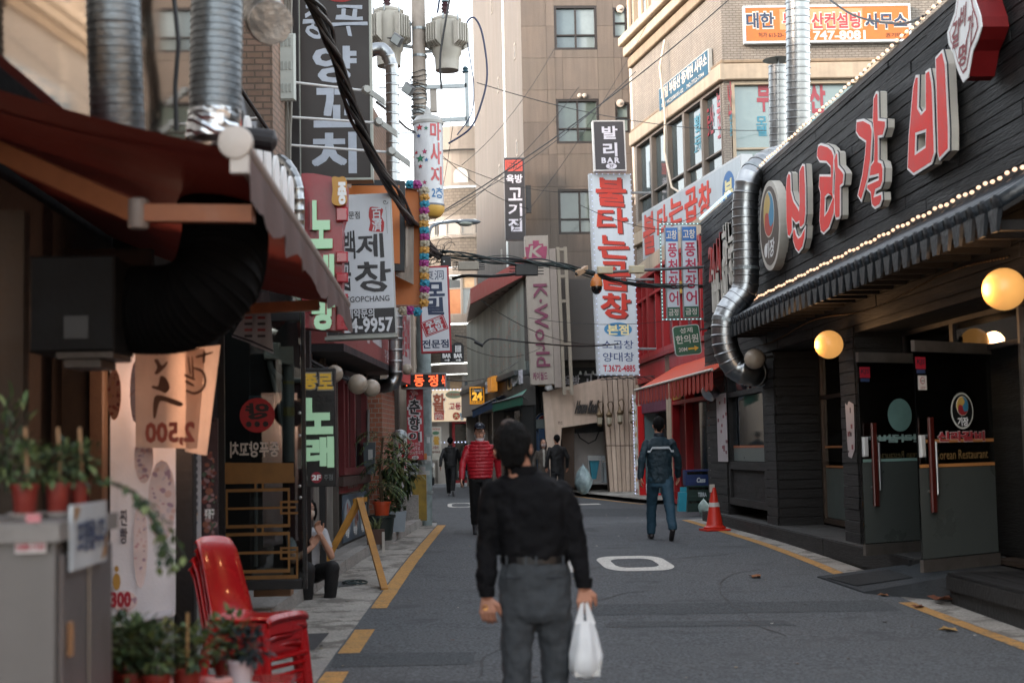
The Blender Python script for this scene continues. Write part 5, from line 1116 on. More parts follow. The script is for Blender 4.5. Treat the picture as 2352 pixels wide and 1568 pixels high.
band(zb(632),zb(614),.12,FCB,'ledge');band(zb(612),zb(545),0,CBK,'brick_band');band(zb(545),zb(540),.1,FCB,'ledge');band(zb(505),zb(495),.12,FCB,'ledge')
band(zb(495),zb(430),0,CBK,'brick_band');band(zb(428),zb(420),.15,FCB,'ledge');band(zb(420),zb(345),0,FCB,'wall');band(zb(345),zb(338),.35,FCB,'cornice');band(zb(338),zb(290),.15,FCB,'parapet')
WOF=paint('#77716a',.5)
for(y0,y1) in((902,858),(720,632),(612+0,612)):
 pass
def glazed(z0,z1,seed,cols):
 band(z0,z1,-.35,mat('#30302e',.6),'inner_wall')
 P=curve_pts(r_-.1);rnd=random.Random(seed);pts=[]
 xx=8.5
 while xx>cx_+.2:pts.append((xx,YB2));xx-=.95
 pts+=[P[i] for i in range(1,12,2)]+[(P[-1][0],YB2+4),(P[-1][0],YB2+6)]
 for a,b in zip(pts,pts[1:]):
  F=Fr((b[0],b[1]+.1,0),V((a[0]-b[0],a[1]-b[1],0)));L=math.hypot(a[0]-b[0],a[1]-b[1])
  f=M().frame(F,0,L,z0,z1,.06,-.06,.03).fbox(F,.06,L-.06,z0+(z1-z0)*.66,z0+(z1-z0)*.66+.06,-.06,.02).build('window',WOF,cbd)
  M().fbox(F,.06,L-.06,z0+.06,z0+(z1-z0)*.66,-.03,-.02).build('pane',rnd.choice(cols),f);M().fbox(F,.06,L-.06,z0+(z1-z0)*.66+.06,z1-.06,-.03,-.02).build('pane',rnd.choice(cols),f)
gg=[glass('#4c5154'),glass('#6c6358'),mat('#a58a6c',.4,bump=0),glass('#7a7a76'),mat('#a49c92',.4,bump=0)]
glazed(zb(905),zb(859),1,gg[:4]+[gg[4]]);glazed(zb(722),zb(632),5,[gg[2],mat('#8f5a32',.4,bump=0),gg[2],gg[0]]);glazed(zb(600),zb(505),3,[gg[0],gg[4],gg[1]])
band(zb(600),zb(598),-.0,FCB,'ledge')
for(x0,x1,y0,y1) in((1041,1075,385,424),):
 FW2=FY(YB2-.02);a,b=FW2.px(x0,y0),FW2.px(x1,y1);P=[(a[0],b[1]),(b[0],b[1]),(b[0],a[1]-.35)]+[((a[0]+b[0])/2+(b[0]-a[0])/2*math.cos(t*math.pi/10),a[1]-.35+.35*math.sin(t*math.pi/10)) for t in range(1,10)]+[(a[0],a[1]-.35)]
 M().prism(FW2,P,-.02,.03).build('arched_window',paint('#a9a39c',.5),cbd);M().prism(FW2,[(x+(.06 if x<(a[0]+b[0])/2 else-.06),y+(.05 if y<a[1]-.3 else-.05)) for x,y in P],.03,.034).build('pane',mat('#a3a09c',.4),cbd)
M().prism(FW2,[FW2.px(*p) for p in((1102,375),(1106,375),(1106,415),(1102,415))],0,.03).build('window',CHAR,cbd)
M().add([(9,YB2+.3,zb(290)),(cx_-r_,YB2+2,zb(290)),(cx_-r_,YB2+10,zb(290)),(9,YB2+10,zb(290))],[(0,1,2,3)]).build('roof',CONC,cbd)
g=thing('roof_antennas','thin rods standing on the cream building roof','antenna',(cx_,YB2+2,zb(290)))
for x,y0 in((1020,245),(1035,232),(1012,260)):M().tube([PY(x,292,YB2+2),PY(x,y0,YB2+2)],.025,5).build('rod',GREY,g)
FM=Fr((-1.9,12.5,0),V((.085,1,0)))
def fm(x,y,n=0):return FM.px(x,y,n)
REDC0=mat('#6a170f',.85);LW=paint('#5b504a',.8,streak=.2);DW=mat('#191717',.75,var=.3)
lb1=thing('left_building','tall dark building above the red awning at the left edge','building',(-4,6,0))
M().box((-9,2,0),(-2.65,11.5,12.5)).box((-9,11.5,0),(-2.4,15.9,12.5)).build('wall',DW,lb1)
lb2=thing('left_building','two-storey peach building behind the signs on the left','building',(-4,20,0))
g=M();a,b=FM.p(2.1,0),FM.p(13.1,0)
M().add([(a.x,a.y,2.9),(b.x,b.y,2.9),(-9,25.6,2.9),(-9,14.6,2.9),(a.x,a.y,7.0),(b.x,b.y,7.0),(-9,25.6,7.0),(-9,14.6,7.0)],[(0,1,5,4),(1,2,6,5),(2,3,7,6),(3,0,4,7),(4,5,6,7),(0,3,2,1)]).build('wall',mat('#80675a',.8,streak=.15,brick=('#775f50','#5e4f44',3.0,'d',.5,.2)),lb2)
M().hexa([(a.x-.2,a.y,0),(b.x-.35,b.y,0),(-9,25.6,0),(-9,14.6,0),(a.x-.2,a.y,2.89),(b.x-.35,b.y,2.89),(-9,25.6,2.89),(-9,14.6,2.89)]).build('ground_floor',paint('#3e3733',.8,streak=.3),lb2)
M().box((-18,2,0),(-9.2,29.4,14)).build('back_building',LW,None,label='tall plain apartment block behind the left row of shops',cat='building')  # unseen block, added to keep the low sun off the street and lower facades
M().box((-12,30,0),(-3.6,62,10.5)).build('far_left_building',paint('#8a7d70',.8,streak=.2),None,label='plain low building across the side lane on the left',cat='building')
M().box((5.2,-24,0),(13,2.9,5.2)).build('rear_building',paint('#a08c78',.8,streak=.2),None,label='beige building next to the restaurant, behind the viewpoint',cat='building')
M().box((-14,-40,0),(13,-28,6)).build('rear_building',paint('#8f8378',.8,streak=.2),None,label='building closing the street behind the viewpoint',cat='building')
FG=FXL(-1.75);gp=thing('glass_fascia','large tinted glass fascia reflecting the street above the red awning','facade',(-1.4,8,3))
GM=mat('#a5988c',.05,metal=1,var=.12,sc=.5,bump=.03,bsc=.8)
P=[FG.px(*p) for p in((-300,-500),(505,-500),(517,152),(656,361),(650,480),(560,560),(300,380),(0,125),(-300,-100))]
M().prism(FG,P,-.06,0).build('glass',GM,gp);g=M()
for x in(505,):a,b=FG.px(x,-400),FG.px(x,300)
M().tube([FG.p(*P[2],.01),FG.p(*P[3],.01)],.012,6).tube([FG.p(*P[3],.01),FG.p(*P[4],.01)],.012,6).build('edge_trim',CHAR,gp)
DFOIL=mat('#6f7477',.42,metal=1,var=.15,sc=3,bump=.4,bsc=12)
duct('foil_duct','fat ribbed foil duct at the upper left in front of the glass fascia',[PY(258,-180,6.3),PY(262,60,6.3),PY(272,330,6.4)],.118,DFOIL,22,.035,n=10,bead=.03)
duct('foil_duct','second fat foil duct ending in a crumpled foil collar over the awning',[PY(500,-180,6.9),PY(498,60,6.9),PY(494,262,6.9)],.125,DFOIL,22,.035,n=10,bead=.03)
t=thing('foil_collar','crumpled shiny foil collar at the foot of the second duct','duct collar',PY(490,310,6.9));g=M();P=[]
for i in range(9):
 for k in range(24):
  a=2*math.pi*k/24;r=.128+.012*noise.noise((k*1.3,i*1.1,2));c=PY(494-i*1.0,256+i*8,6.9);P.append(c+V((math.cos(a)*r,math.sin(a)*r,0)))
g.add(P,[(i*24+k,i*24+(k+1)%24,(i+1)*24+(k+1)%24,(i+1)*24+k) for i in range(8) for k in range(24)]).build('foil',FOIL,t)
duct('foil_duct','short bent foil duct with a rusty rounded end beside the conduits',[PY(585,-120,7.8),PY(588,-20,7.8),PY(612,45,7.7),PY(622,52,7.4)],.115,mat('#8f8c88',.38,metal=.9,var=.35,sc=6,bump=.7,bsc=9),20,.05,n=8,bead=.02)
M().tube([PY(x,y,6.6) for x,y in((395,-50),(410,100),(402,200),(405,300))],.012,6).build('cable',CABLE,None,label='thin black cable hanging between the two fat foil ducts',cat='cable')
bx=thing('letter_sign','row of white-fronted black letter boxes seen edge-on above the awning bar','sign',(-1.2,9,3.0));FLt=FXL(-1.14)
for i in range(7):
 y=7.7+i*.47;z=3.08+.02*i;M().fbox(FLt,y,y+.34,z,z+.42,-.1,.0,.03).build('letter_box',BLK,bx);M().prism(FLt,rrect(y+.03,y+.31,z+.03,z+.39,.12),0,.02).build('letter_face',OUTW if i else mat('#c4574a',.4),bx)
M().lathe(PY(585,318,7.5),[(.05,-.12),(.06,.1),(.02,.12)],14,(.6,0,-.1)).build('spot_lamp',CHAR,None,label='black cylinder spot lamp just above the awning end cap',cat='lamp')
awn=thing('awning','large dark red retractable awning overhead at the left with folding arms','awning',(-1.5,7,2.6))
REDC=mat('#661c10',.85,var=.12,sc=2,bump=.15,bsc=60,tr=.06,key='awning_cloth')
Bn,Bf=V((-.80,5.6,2.70)),V((-.80,11.6,2.69));Wn,Wf=V((-2.64,5.6,3.3)),V((-2.64,11.6,3.26))
g=M();n=10
for i in range(n):
 for j in range(14):
  def q(a,b):
   p=Bn.lerp(Bf,b).lerp(Wn.lerp(Wf,b),a);p.z-=.05*math.sin(math.pi*a)+.012*math.sin(b*40)*math.sin(math.pi*a);return p
  g.quad(q(i/n,j/14),q((i+1)/n,j/14),q((i+1)/n,(j+1)/14),q(i/n,(j+1)/14))
g.build('fabric',REDC,awn,smooth=True)
BRZ=paint('#7d7069',.5)
M().tube([Bn+V((0,-.02,.02)),Bf+V((0,.02,.02))],.05,14).build('front_bar',BRZ,awn,smooth=True)
M().lathe(Bn+V((0,-.08,.02)),[(.02,-.01),(.065,0),(.07,.03),(.055,.06)],20,Y3).box((Bn.x-.02,Bn.y-.07,Bn.z-.10),(Bn.x+.05,Bn.y-.02,Bn.z)).build('end_cap',paint('#b3aaa2',.45),awn,smooth=True)
g=M();n=46;VAL=mat('#5a4642',.85,var=.25,tr=.1)
for i in range(n):
 a,b=i/n,(i+1)/n;A,B=Bn.lerp(Bf,a),Bn.lerp(Bf,b);w=lambda t:.02*math.sin(t*46);d=lambda t:.2+.03*math.sin(t*60)
 g.quad(A+V((.045,0,-.02)),B+V((.045,0,-.02)),B+V((.05+w(b),0,-d(b))),A+V((.05+w(a),0,-d(a))))
g.build('valance',VAL,awn,smooth=True)
ARM=mat('#8a5233',.45,metal=.3,var=.15,bump=.05)
def armseg(g,A,B,h=.05,w=.03):
 d=(B-A).normalized();s_=d.cross(Z3).normalized()*w;u_=V((0,0,h))
 g.hexa([A-s_-u_,A+s_-u_,B+s_-u_,B-s_-u_,A-s_+u_,A+s_+u_,B+s_+u_,B-s_+u_])
for(Yn,nm) in((5.9,0),(9.9,1)):
 ar=M();A,E,B=V((-2.4,Yn+.3,2.86)),V((-1.42,Yn+.05,2.515)),V((-.86,Yn+.0,2.53))
 if nm==0:A,E,B=PY(-120,295,6.3),PY(318,490,6.0),PY(582,492,5.95)
 armseg(ar,A,E,.048);armseg(ar,E,B,.036);ar.build('folding_arm',ARM,awn);M().fbox(FY(0),0,.001,0,.001,0,.001) if 0 else None
 M().lathe(E-Z3*.065,[(.04,0),(.045,.01),(.045,.12),(.03,.13)],12).build('elbow_joint',BRZ,awn,smooth=True)
stl=thing('food_stall','dark food stall front under the red awning','stall',(-2.2,8,0))
M().box((-2.64,4.0,0),(-2.5,11.4,3.1)).box((-2.6,9.6,0),(-1.95,9.7,2.9)).build('wall',mat('#2a211b',.85,var=.3),stl)
M().fbox(FY(6.9),-2.6,PY(58,0,6.9).x,1.0,2.7,-.1,0).build('wall_panel',mat('#383027',.8,var=.2),stl)
M().fbox(FY(9.0),PY(397,0,9).x,PY(441,0,9).x,.1,2.6,-.12,0,.01).build('black_post',mat('#131112',.6),stl)
M().fbox(FY(8.9),PY(205,0,8.9).x,PY(240,0,8.9).x,.1,2.6,-.12,0,.01).build('wood_post',mat('#4a3626',.7),stl)
M().fbox(FY(8.95),PY(140,0,8.9).x,PY(204,0,8.9).x,.1,2.4,-.05,0).build('board',mat('#3e342b',.8,var=.3,sc=20),stl)
hd=thing('range_hood','grubby grey metal hood box hanging under the awning','hood',PY(160,800,6.4));FHd=FY(6.4)
a,b=FHd.px(66,690),FHd.px(262,806);M().fbox(FHd,a[0],b[0],b[1],a[1]+.2,-.4,0,.01).build('box',mat('#0f0c0a',.7,spec=.2,var=.25,sc=5),hd);M().fbox(FHd,*[FHd.px(150,0)[0],FHd.px(205,0)[0]],*[FHd.px(1,780)[1],FHd.px(1,728)[1]],.001,.006).build('paper_label',ink('#221c17'),hd)
M().fbox(FHd,FHd.px(135,0)[0],b[0]-.0,b[1]-.03,b[1]-.004,-.35,.02).fbox(FHd,FHd.px(150,0)[0],b[0]-.06,b[1]-.07,b[1]-.034,-.3,.0).build('lower_lip',mat('#3a3028',.5,metal=.5),hd)
FLEX=mat('#040303',.85,spec=.12,var=.2,bump=.1)
c0=[PY(x,y,Yq) for x,y,Yq in((235,705,6.9),(330,712,6.75),(415,705,6.65),(480,665,6.6),(510,600,6.7),(515,500,7.2),(480,440,8.0))]
t,_=duct('flexible_duct','huge black ribbed flexible duct curving under the awning above the banners',c0,.2,FLEX,26,.028,n=12,bead=.05)
def bulb_lamp(p,e,label):
 t=thing('hanging_bulb',label,'lamp',p);M().ball(p,.03,12).build('bulb',mat('#ffdca8',.3,emit=6,ecol='#ffb066'),t,smooth=True);M().lathe(p+V((0,0,.025)),[(.016,0),(.02,.05),(.006,.06)],10).tube([p+V((0,0,.08)),p+V((0,0,.5))],.004,5).build('socket',BLK,t)
 lamp_light(p-V((0,.06,.05)),e,(1,.6,.4),.04)
bulb_lamp(V((-1.62,8.85,1.95)),3.6,'warm bare bulb hidden behind the hanging cloth banner');bulb_lamp(V((-2.5,6.6,2.25)),1.6,'warm bare bulb under the awning beside the hood')
M().lathe(V((-1.62,9.02,1.95)),[(.02,.02),(.08,0),(.13,-.06),(.16,-.16),(.155,-.16),(.12,-.055),(.02,.0)],18,(.15,1,.1)).build('lamp_shade',CHAR,None,label='dark metal shade behind the bulb at the cloth banner',cat='lamp shade')  # added, unseen: stops the bulb shining back and reflecting in the door pane
def sheet(F,P,m,name,parent,amp=.02,nx=14,ny=22,fr=9,seed=0,n0=0):
 """cloth between four frame points TL,TR,BR,BL with soft folds"""
 TL,TR,BR,BL=[V((*p,0)) for p in P];g=M();vs=[]
 def at(i,j):a,b=i/nx,j/ny;return TL.lerp(TR,a).lerp(BL.lerp(BR,a),b)
 def off(i,j):a,b=i/nx,j/ny;return n0+amp*(math.sin(a*fr+b*2+seed)*(.3+.7*b)+.5*noise.noise((a*4,b*3,seed)))
 for j in range(ny+1):
  for i in range(nx+1):p=at(i,j);vs.append(F.p(p.x,p.y,off(i,j)))
 g.add(vs,[(j*(nx+1)+i,j*(nx+1)+i+1,(j+1)*(nx+1)+i+1,(j+1)*(nx+1)+i) for j in range(ny) for i in range(nx)])
 return g.build(name,m,parent,smooth=True)
def blobs(F,cu,cv,ru,rv,n,cols,parent,name='food_print',seed=0,cnt=24,sz=.2):
 r_=random.Random(seed);by={}
 for k in range(cnt):
  a=r_.uniform(0,6.28);q=math.sqrt(r_.random())*.85;u,v=cu+ru*q*math.cos(a),cv+rv*q*math.sin(a);w=min(ru,rv)*sz*r_.uniform(.6,1.8);h=w*r_.uniform(.3,1);th=r_.uniform(0,3.14);c=r_.choice(cols)
  P=[(u+w*math.cos(t)*math.cos(th)-h*math.sin(t)*math.sin(th),v+w*math.cos(t)*math.sin(th)+h*math.sin(t)*math.cos(th)) for t in[i*.785 for i in range(8)]]
  by.setdefault(c,M()).prism(F,P,n+.0002*(k%9),n+.0002*(k%9)+.0006)
 for c,gg in by.items():gg.build(name,ink(c),parent,kind='stuff')
bn1=thing('food_banner','long white cloth banner printed with noodle bowls hanging at the stall front','banner',PY(325,1420,8.5));F1=FY(8.5)
CLO=mat('#eceaf0',.8,var=.05,bump=.2,bsc=80,tr=.3,key='cloth')
sheet(F1,[F1.px(250,790),F1.px(402,790),F1.px(400,1412),F1.px(252,1440)],CLO,'cloth',bn1,.012,n0=-.03)
for(x,y,rx,ry,s) in((372,1150,32,95,1),(330,1050,22,60,2),(262,905,16,60,3),(322,1250,16,100,4),(285,1380,30,25,6),(310,900,12,70,8)):
 c=F1.px(x,y);e=F1.px(x+rx,y-ry);M().prism(F1,[(c[0]+(e[0]-c[0])*math.cos(t*.4),c[1]+(e[1]-c[1])*math.sin(t*.4)) for t in range(16)],-.003,-.001).build('bowl_print',ink('#dcc4c0' if s!=3 else '#c98a6a'),bn1);blobs(F1,c[0],c[1],e[0]-c[0],e[1]-c[1],.0,['#d0a89e','#c48f92','#dcc0b8','#a88694','#c9b4b8'] if s!=3 else['#a3452a','#c9895a','#8a3b26'],bn1,seed=s,cnt=40,sz=.16)
textp(F1,'찐빵',(276,1170,292,1248),ink('#3a3440'),bn1,.004,vert=True,bold=.02,wob=.05);textp(F1,'300',(255,1360,300,1392),ink('#a02030'),bn1,.004,bold=.05);textp(F1,'냉면',(352,1170,366,1200),ink('#4a4450'),bn1,.004,bold=.0,wob=.06)
a=F1.px(268,1335);M().prism(F1,[(a[0]+.022*math.cos(t*.5),a[1]+.05*math.sin(t*.5)) for t in range(13)],.003,.005).prism(F1,[(a[0]+.012*math.cos(t*.5),a[1]+.075+.018*math.sin(t*.5)) for t in range(13)],.003,.005).build('dumpling_drawing',ink('#b98a3f'),bn1)
c=F1.px(345,1412);M().tube([F1.p(F1.px(252,1435)[0],F1.px(252,1435)[1],.0),F1.p(F1.px(400,1405)[0],F1.px(400,1405)[1],.02)],.022,10).build('rolled_hem',CLO,bn1,smooth=True)
bn2=thing('price_banner','peach backlit cloth with a reversed red price and brown brush strokes','banner',PY(400,1040,8.2));F2=FY(8.2)
CL2=mat('#cfb7a6',.8,var=.08,bump=.2,bsc=80,tr=.6,key='cloth')
sheet(F2,[F2.px(309,800),F2.px(470,800),F2.px(452,1030),F2.px(309,1027)],CL2,'cloth',bn2,.012,seed=2,n0=-.02);sheet(F2,[F2.px(420,800),F2.px(503,790),F2.px(470,1046),F2.px(420,1036)],CL2,'cloth',bn2,.016,seed=4,fr=5,n0=-.06)
def zp(x,y):return F2.px(x*.3516,597+y*.3516)
RB2=ink('#a04a38');BB=ink('#6e4632')
a,b=zp(955,1065),zp(1272,1205);text(F2,'2,500',(a[0],b[1],b[0],a[1]),RB2,bn2,.014,bold=.04,mirror=True)
for P in([(1010,655),(1035,650),(1060,690),(1095,660),(1090,690),(1035,745),(1012,740),(1030,700)],[(1050,760),(1085,770),(1112,830),(1085,868),(1050,855),(995,835),(1003,820),(1035,822)],[(1010,900),(1060,885),(1190,930),(1185,955),(1150,950),(1065,920),(1040,940),(1020,1028),(1003,1020)],[(1270,700),(1330,720),(1352,790),(1330,850),(1275,880),(1220,860),(1225,848),(1272,862),(1318,838),(1335,790),(1318,735),(1268,712)],[(1215,745),(1275,775),(1268,785),(1210,760)],[(1220,785),(1270,815),(1262,825),(1214,800)],[(1255,640),(1262,640),(1270,760),(1258,760)],[(1230,640),(1237,640),(1250,740),(1240,740)],[(1330,600),(1345,600),(1340,670),(1325,665)],[(1290,625),(1385,600),(1382,612),(1292,640)]):
 M().prism(F2,smooth_loop([zp(*p) for p in P],3),.012,.0135).build('brush_stroke',BB,bn2)
F3=FY(9.2);t=thing('menu_strip','narrow white menu strip with a red price beside the black post','banner',PY(450,1305,9.2))
a,b=F3.px(439,1030),F3.px(462,1308);M().fbox(F3,a[0],b[0],b[1],a[1],-.01,0).build('strip',ink('#b4b6bb'),t);g=M()
for i in range(9):v=a[1]-.05-i*.045;g.fbox(F3,a[0]+.018,b[0]-.02,v,v+.025,.0,.002)
g.build('print',ink('#5d5d66'),t);textp(F3,'3,000',(440,1270,461,1288),ink('#a02030'),t,.003,bold=.04);blobs(F3,(a[0]+b[0])/2,F3.px(1,1190)[1],.022,.1,.002,['#3b4a70','#b98a3f','#5a6a90'],t,cnt=14,seed=3)
t=thing('food_poster','dark food photo poster with white lettering between the menu strip and the glass door','poster',PY(480,1400,9.6));F3=FY(9.6)
a,b=F3.px(463,960),F3.px(502,1420);M().fbox(F3,a[0],b[0],b[1],a[1],-.02,0).build('panel',mat('#3a2c30',.3,var=.4,sc=8),t);blobs(F3,(a[0]+b[0])/2,F3.px(1,1150)[1],.05,.35,.002,['#6e3a34','#8a5a4a','#94787a','#4a5a4a'],t,cnt=60,seed=8,sz=.3)
textp(F3,'부경구',(470,1168,492,1190),OUTW,t,.006,bold=.03,wob=.03);textp(F3,'후라',(470,1350,492,1380),OUTW,t,.006,bold=.03,wob=.03)
t=thing('price_sheet','white hanging price sheet with dark lines under the black duct','sheet',PY(580,800,11));F4=FY(11.0)
CLW=mat('#b9bcc4',.8,var=.04,bump=.1,tr=.3)
sheet(F4,[F4.px(596,672),F4.px(618,668),F4.px(628,812),F4.px(576,792)],CLW,'cloth',t,.01,6,8);sheet(F4,[F4.px(560,720),F4.px(600,672),F4.px(580,790),F4.px(530,772)],CLW,'cloth',t,.01,6,8,n0=-.05)
g,g2=M(),M()
for i in range(6):
 for x0 in(562,592):q=F4.px(x0,705+i*14);(g if i%2 else g2).fbox(F4,q[0],q[0]+.06,q[1],q[1]+.02,.014,.016)
g.build('dark_print',ink('#4a4a55'),t);g2.build('red_print',ink('#a04a50'),t);q=F4.px(530,764),F4.px(628,800)
M().prism(F4,[F4.px(*p) for p in((531,766),(580,782),(628,804),(628,808),(579,787),(531,770))],.013,.015).build('dark_line',ink('#2c3040'),t)
gd=thing('glass_door','black-framed glass door with gold lattice and a red round emblem, standing open','door',PY(600,1350,12));F5=FY(12.0)
def d5(x,y):return F5.px(x,y)
a,b=d5(499,718),d5(705,1352);wf=d5(684,1)[0]
g=M().fbox(F5,wf,b[0],b[1],a[1],-.06,0,.006).fbox(F5,a[0],wf-.003,a[1]-.08,a[1],-.06,0,.006).fbox(F5,a[0],wf-.003,b[1],b[1]+.08,-.06,0,.006).fbox(F5,a[0],a[0]+.055,b[1]+.08,a[1]-.08,-.06,0,.006)
g.build('door_frame',mat('#121214',.4,coat=.3,bump=.05),gd)
ia,ib,ic,id_=a[0]+.055,wf-.003,b[1]+.08,a[1]-.08
M().fbox(F5,ia,ib,ic,id_,-.034,-.026).build('pane',clear('#c2cccb',.25),gd)
GOLD=mat('#7a5528',.5,metal=.2,bump=0)
M().prism(F5,[d5(504,1062),d5(674,1063),d5(674,1095),d5(504,1098)],-.02,-.015).build('gold_band',GOLD,gd)
g=M()
def gl(x0,y0,x1,y1):
 A,B=d5(x0,y0),d5(x1,y1);w=.0075;g.fbox(F5,min(A[0],B[0])-w,max(A[0],B[0])+w,min(A[1],B[1])-w,max(A[1],B[1])+w,-.02+.001*(len(g.v)//8%5),-.014+.001*(len(g.v)//8%5))
for q in((504,1106,674,1106),(504,1100,674,1100),(586,1106,586,1124),(603,1106,603,1124),(520,1125,663,1125),(663,1125,663,1208),(520,1125,520,1208),(520,1208,663,1208),(504,1168,678,1165),(645,1152,682,1152),(645,1152,645,1178),(645,1178,682,1178),(586,1208,586,1226),(603,1208,603,1226),(520,1226,663,1226),(663,1226,663,1312),(520,1226,520,1312),(520,1312,663,1312),(504,1270,680,1268),(645,1258,682,1258),(645,1258,645,1282),(645,1282,682,1282),(504,1326,682,1326),(682,1258,682,1326)):gl(*q)
g.build('gold_lattice',GOLD,gd)
c=d5(590,953);disc(F5,c[0],c[1],.145,.145,-.022,-.018,30).build('red_emblem',mat('#8e1016',.4,emit=.05),gd)
DK=ink('#1a0c0c');text(F5,'양',(c[0]-.09,c[1]-.03,c[0]+.1,c[1]+.1),DK,gd,-.014,bold=.04,wob=.08,mirror=True)
for k in(-.07,0,.07):disc(F5,c[0]+k,c[1]-.075,.024,.024,-.016,-.013,14).build('emblem_dot',DK,gd)
a,b=d5(528,1015),d5(640,1048);text(F5,'중푸양꼬치',(a[0],b[1],b[0],a[1]),ink('#b3a79c'),gd,-.02,bold=.03,mirror=True)
for(x,y) in((688,1000),(688,1116),(690,1142),(688,948)):M().lathe(F5.p(*d5(x,y),0),[(.014,0),(.014,.01),(.005,.012)],10,F5.n).build('bolt',STEEL,gd)
q=d5(600,1318);cb=M().fbox(FY(12.3),d5(572,1)[0]*1.02,d5(655,1)[0]*1.02,.3,.52,-.25,0,.005).build('cardboard_box',mat('#7d5f47',.8,bump=.1),None,label='brown cardboard box on the floor behind the lattice glass door',cat='box')
wk=thing('pipe_wall','dark recessed wall with gas pipes behind the lattice glass door','wall',(-1.8,14.2,0));F6=FY(14.2)
M().fbox(F6,-2.4,-1.33,0,3.4,-.2,0).build('wall',mat('#211a1a',.8,var=.3,streak=.2),wk);M().fbox(F6,F6.px(655,1)[0],F6.px(684,1)[0],0,3.2,.0,.05).build('maroon_panel',paint('#3c1c20',.5),wk)
def p6(x,y,n=.1):u,v=F6.px(x,y,n);return F6.p(u,v,n)
PIP=paint('#6f6d6a',.5)
M().tube(spline([p6(620,800),p6(622,845),p6(650,870),p6(690,873)],5),.03,8).tube(spline([p6(622,850),p6(640,930),p6(655,1040)],5),.022,8).tube([p6(663,835),p6(663,1060)],.055,10).tube(spline([p6(648,875),p6(650,960),p6(652,1010)],4),.02,8).tube([p6(588,1090,.02),p6(588,1300,.02)],.02,6).build('pipes',PIP,wk,smooth=True)
M().tube([p6(663,935),p6(663,955)],.058,10).tube([p6(663,875),p6(663,882)],.062,10).build('pipe_collars',mat('#8a7a48',.5),wk)
M().fbox(F6,F6.px(606,1)[0],F6.px(640,1)[0],F6.px(1,838)[1],F6.px(1,800)[1],.04,.2,.01).build('gas_meter',paint('#a39d92',.5),wk);M().fbox(F6,F6.px(568,1)[0],F6.px(625,1)[0],F6.px(1,985)[1],F6.px(1,920)[1],.01,.12,.01).build('meter_box',mat('#3b4148',.5),wk)
M().fbox(F6,F6.px(640,1)[0],F6.px(672,1)[0],F6.px(1,850)[1],F6.px(1,810)[1],.2,.24).build('notice',ink('#8f8a80'),wk)
M().hexa([PY(626,660,12.6),PY(690,690,12.6),PY(690,690,13),PY(626,660,13),PY(626,640,12.6),PY(690,655,12.6),PY(690,655,13),PY(626,640,13)]).build('metal_hood',paint('#6f7f70',.4),None,label='greenish sheet metal hood behind the hanging price sheet',cat='hood')
duct('vent_duct','narrow shiny segmented duct running down beside the maroon karaoke sign',[PY(640,366,13.4),PY(660,380,13.3),PY(684,430,13.2),PY(686,520,13.2),PY(684,640,13.2),PY(672,680,13.2),PY(672,740,13.2)],.055,STEEL,14,.1,n=6)
cd=thing('conduit_wall','strip of dark wall with pale conduits left of the big brown sign','wall',(-1.9,15.2,3));F7=FY(15.4)
M().fbox(F7,F7.px(590,1)[0],F7.px(684,1)[0],3,7.5,-.1,0).build('wall',mat('#262222',.8),cd);M().fbox(F7,F7.px(480,1)[0],F7.px(589,1)[0],3,7.5,-.1,.02).build('wall',paint('#6f6e6c',.6,streak=.2),cd);M().fbox(F7,F7.px(598,1)[0],F7.px(618,1)[0],3.2,7.5,.001,.1).build('grey_strip',paint('#7e7e7c',.5),cd)
g=M()
for x,r in((622,.018),(630,.022),(634,.014)):g.tube([PY(x,-60,15.2),PY(x+2,395,15.2)],r,8)
g.build('conduits',paint('#a89484',.5),cd);g=M()
for k in range(4):g.tube(spline([PY(650+6*k+random.uniform(-3,3),y,15.25) for y in(-60,40,90,240,300,400,470)],4),.02,6)
g.build('grey_cables',paint('#6d6962',.6),cd)
fb=thing('vent_box','flat pale grey louvred box between the conduits and the big brown sign','electrical box',PY(655,230,15));F8=FY(15.0);a,b=F8.px(637,76),F8.px(679,230)
M().fbox(F8,a[0],b[0],b[1],a[1],-.08,.0,.02).build('case',paint('#9da19c',.45),fb);g=M()
for r_ in(.12,.45,.8):
 for k in range(3):u=a[0]+(b[0]-a[0])*(.22+.22*k);v=b[1]+(a[1]-b[1])*r_;g.fbox(F8,u,u+.02,v,v+.09,.0,.012)
g.build('louvres',paint('#8b8f8a',.45),fb)
F9=FY(16.0);DBR=mat('#2c2523',.5,var=.08,sc=3,bump=.03)
sk,r=board(F9,(682,-150,857,413),.25,'lamb_skewer_sign','huge dark brown vertical sign with pale lettering, lit by three lamp arms','sign',DBR,paint('#8d9088',.45),rim=.015,rimm=paint('#a3a79f',.4))
PB=ink('#aab2bf')
M().fbox(F9,r[0]-.02,r[1]+.02,r[2]-.05,r[2]-.005,-.25,.03).build('lower_rail',paint('#a9a9a0',.5),sk)
for s,q in(('푸',(765,12,840,82)),('중',(697,12,745,88)),('양',(720,108,817,188)),('꼬',(722,205,820,290)),('치',(718,306,817,396))):textp(F9,s,q,PB,sk,.008,bold=.035 if s not in '푸중' else.02,wob=.0 if s not in '푸중' else.08)
c=F9.px(782,-8);disc(F9,c[0],c[1],.16,.07,.005,.01,20).build('red_emblem',ink('#8f1c1e'),sk)
